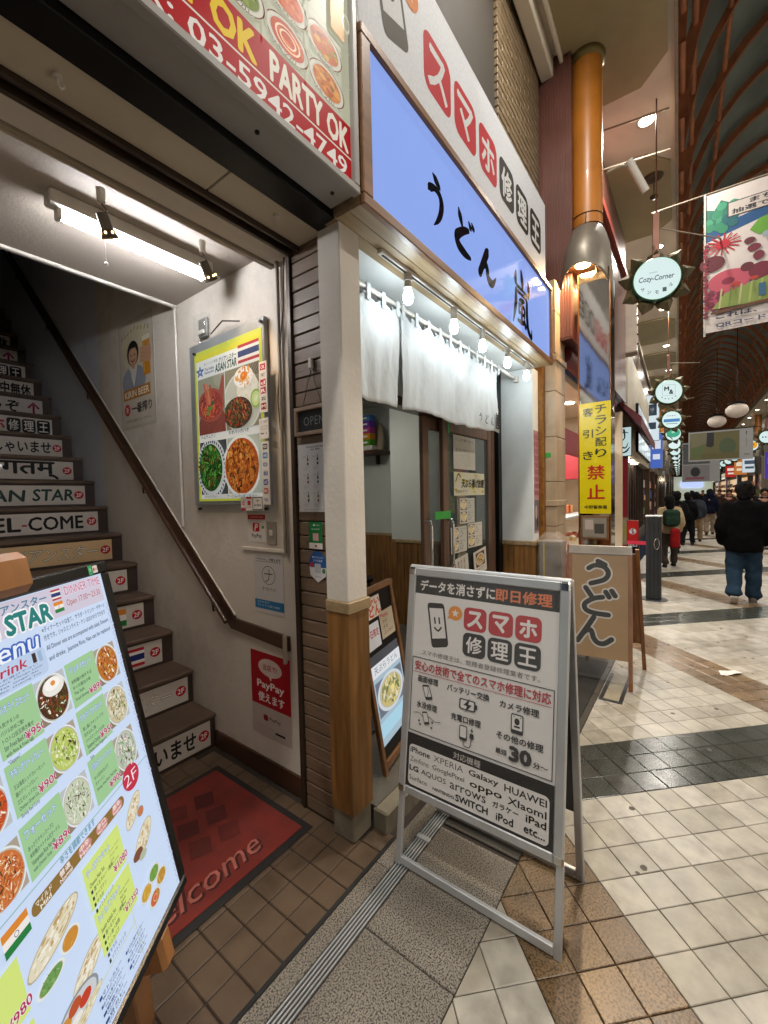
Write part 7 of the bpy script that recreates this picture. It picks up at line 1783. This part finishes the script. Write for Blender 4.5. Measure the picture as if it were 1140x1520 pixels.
def person(u, v, yaw, lab, coat, legs, hair='#0c0a0a', h=1.70, stride=.16, lift=.0, det=1, wide=1.0, bag=None, baggy=1.0, shoes='#2a2624', hood=False, skirt=None, longhair=False, hands_in=True):
    t = thing('person', lab, 'person', (0, 0, 0)); s = h/1.70
    M = ARC @ Matrix.Translation((u, v, 0)) @ Matrix.Rotation(yaw, 4, 'Z') @ Matrix.Scale(s, 4)
    vox = .018 if det == 2 else .03
    # body, facing +x; left leg back, right leg forward
    hip = .90; kL = Vector((-.02+stride*.25, .10, .48)); aL = Vector((-stride*.9, .10, .09+lift)); kR = Vector((stride*.45, -.10, .49)); aR = Vector((stride*.8, -.10, .08))
    b = MB(M); b.caps((0, 0, .92), (0, 0, 1.30), .13, .15); b.caps((0, -.13, 1.36), (0, .13, 1.36), .075, .075)
    b.caps((0, 0, 1.40), (.01, 0, 1.50), .055, .055); b.ball((.015, 0, 1.59), .098, 14, 10, sc=(1.05, .84, 1.2)); b.ball((.11, 0, 1.565), .018, 8, 6)
    for sy in (-1, 1):
        b.ball((.01, sy*.085, 1.575), .022, 8, 6, sc=(.7, .4, 1.2))
        k_, a_ = (kR, aR) if sy < 0 else (kL, aL)
        b.caps((0, sy*.09, .90), k_, .085, .055); b.caps(k_, a_, .052, .038)
        e = Vector((-.06, sy*.24, 1.08)); w_ = Vector((.06, sy*.215, .86)); b.caps((0, sy*.18, 1.36), e, .05, .04); b.caps(e, w_, .036, .028)
        b.ball(w_+Vector((.02, 0, -.05)), .032, 8, 6, sc=(.8, .5, 1.4))
        for f in range(4): b.caps(w_+Vector((.01+.014*f-.02, 0, -.08)), w_+Vector((.02+.014*f-.02, 0, -.14+.006*abs(f-1.5))), .008, .007, 6)
        b.caps(w_+Vector((.04, 0, -.04)), w_+Vector((.06, 0, -.09)), .009, .008, 6)
    solid(b, vox*.9, SKIN, 'body', t, 3)
    # trousers
    j = MB(M)
    for sy in (-1, 1):
        k_, a_ = (kR, aR) if sy < 0 else (kL, aL)
        j.caps((0, sy*.085, .92), k_+Vector((0, sy*.01, 0)), .115*wide, .090*baggy); j.caps(k_+Vector((0, sy*.01, 0)), a_+Vector((-.0, sy*.01, .03)), .088*baggy, .080*baggy); j.cyl(a_+Vector((0, sy*.01, .08)), a_+Vector((-.01, sy*.01, -.0)), .080*baggy, .094*baggy, 14)
    j.caps((0, -.06, .93), (0, .06, .93), .13*wide, .13*wide)
    if skirt: 
        j2 = MB(M); j2.cyl((0, 0, .95), (0, 0, .62), .17, .24, 20); solid(j2, vox, cl(skirt), 'skirt', t, 4, .008)
    solid(j, vox, cl(legs), 'trousers', t, 5, .014*baggy, 11)
    # coat
    c = MB(M); X = Matrix.Diagonal((.68, 1, 1))
    c.ball((0, 0, 1.18), .215*wide, 20, 14, sc=(.72, .98, 1.3)); c.ball((-.01, 0, 1.0), .22*wide, 20, 14, sc=(.74, .98, .85)); c.ball((-.01, 0, 1.33), .185*wide, 16, 10, sc=(.72, 1.12, .66)); c.cyl((-.01, 0, 1.40), (0, 0, 1.47), .11, .085, 14); c.cyl((0, 0, .98), (0, 0, .80-.06*(wide > 1.05)), .195*wide, .19*wide, 20)
    for sy in (-1, 1):
        e = Vector((-.07, sy*.245*wide, 1.08)); w_ = Vector((.06, sy*.22*wide, .86)); c.caps((0, sy*.165*wide, 1.37), e, .082*wide, .078*wide); c.caps(e, w_, .078*wide, .06*wide)
    if hood: c.ball((-.04, 0, 1.52), .13, 14, 10, sc=(1, 1, 1.1))
    else: c.ball((-.06, 0, 1.43), .10, 12, 8, sc=(.8, 1.1, .5))
    solid(c, vox, cl(coat, .85), 'jacket', t, 6, .016*wide, 8)
    hm = mat('hair_'+hair.strip('#'), hair, .85, var=.3, scale=30, bump=.5, bscale=150, spec=.15)
    hh = MB(M); hh.ball((-.012, 0, 1.628), .110, 16, 12, sc=(1.08, .98, 1.02)); hh.ball((-.05, 0, 1.56), .098, 14, 10, sc=(.72, .98, 1.05))
    if longhair: hh.caps((-.05, 0, 1.60), (-.06, 0, 1.40), .10, .095)
    solid(hh, vox*.8, hm, 'hair', t, 2, .014, 30)
    for sy in (-1, 1):
        a_ = aR if sy < 0 else aL; rot = (.75 if lift > 0 else .12) if sy > 0 else 0
        Ms = M @ Matrix.Translation(a_+Vector((0, sy*.01, -.06))) @ Matrix.Rotation(rot, 4, 'Y')
        sh_ = MB(Ms); sh_.caps((-.05, 0, .02), (.15, 0, .005), .045, .036); sh_.box(-.09, .18, -.045, .045, -.035, -.005, .012); sh_.cyl((-.03, 0, .02), (-.03, 0, .07), .043, .045, 12)
        so_ = solid(sh_, .012, cl(shoes, .6), 'shoe', t, 3)
        if det == 2:
            ss = MB(Ms); ss.box(-.095, .185, -.048, .048, -.042, -.018, .01); ss.build('sole', PLASW, so_)
    if bag:
        bc, kind_ = bag
        bb = MB(M)
        if kind_ == 'back': bb.box(-.36, -.17, -.17, .17, .98, 1.38, .06); bb.box(-.39, -.36, -.13, .13, 1.0, 1.20, .02)
        else: bb.box(-.12, .12, -.42, -.34, .38, .72, .02); bb.tube([(-.06, -.38, .72), (0, -.34, .86), (.06, -.38, .72)], .008, 6)
        o_ = solid(bb, .02, cl(bc), 'bag', None, 3, .004); o_.name = 'backpack' if kind_ == 'back' else 'carrier_bag'
        tag(o_, 'dark green backpack worn over the cream jacket behind the barrier post', 'bag')
    return t
person(7.42, -.72, R(-2), 'person in a bulky dark jacket and loose blue jeans walking away, largest figure', '#09080a', '#27394a', h=1.62, stride=.14, lift=.05, det=2, wide=1.08, baggy=1.12, shoes='#6a6460')
person(10.3, .16, R(10), 'person in a cream jacket with a backpack behind the barrier post', '#a08e70', '#3a3430', h=1.44, bag=('#22352a', 'back'), longhair=True)
rbag = MB(ARC); rbag.box(9.9, 10.15, -.02, .14, .42, .80, .03); o_ = solid(rbag, .02, cl('#8a1c20'), 'carrier_bag', None, 3, .006); tag(o_, 'red carrier bag beside the person in the cream jacket', 'bag')
person(12.8, .05, R(25), 'person in black with one leg forward, right of the cream jacket', '#101012', '#15151a', h=1.50, stride=.26)
person(15.6, -.42, R(0), 'person in a grey coat and tan trousers in the middle of the group', '#2c3038', '#7a6650', h=1.46)
person(14.6, -.20, R(-8), 'person in a black coat close behind the grey coat', '#0e0e10', '#141416', h=1.46)
person(18.2, -.86, R(4), 'person with a navy hood and beige trousers beside the grey coat', '#0c1020', '#7c6c5c', h=1.54, hood=True)
person(20.5, -1.55, R(180), 'person facing the camera in a brown coat, left of the large figure', '#2c1c16', '#1c1c20', h=1.5)
person(16.5, -2.05, R(180), 'person facing the camera in dark clothes at the right edge', '#15151a', '#22222a', h=1.52)
person(19.5, -2.1, R(5), 'person with dark hair just right of the large figure', '#1a1618', '#202028', h=1.5)
for u, v, y, c, l in ((24, -.5, 0, '#14161c', '#1c1c24'), (31, -1.9, 180, '#3a2c28', '#181818'), (38, -1.4, 180, '#1c1818', '#202020'), (42, -.8, 0, '#24201c', '#181820'), (27, .25, 0, '#14141a', '#1a1a1e')):
    person(u, v, R(y), 'small dark clothed figure in the distant crowd', c, l, h=1.48)['group'] = 'distant walkers in the crowd'
print('OBJS', len(bpy.data.objects), 'tiles', nt, 'bricks', nb)
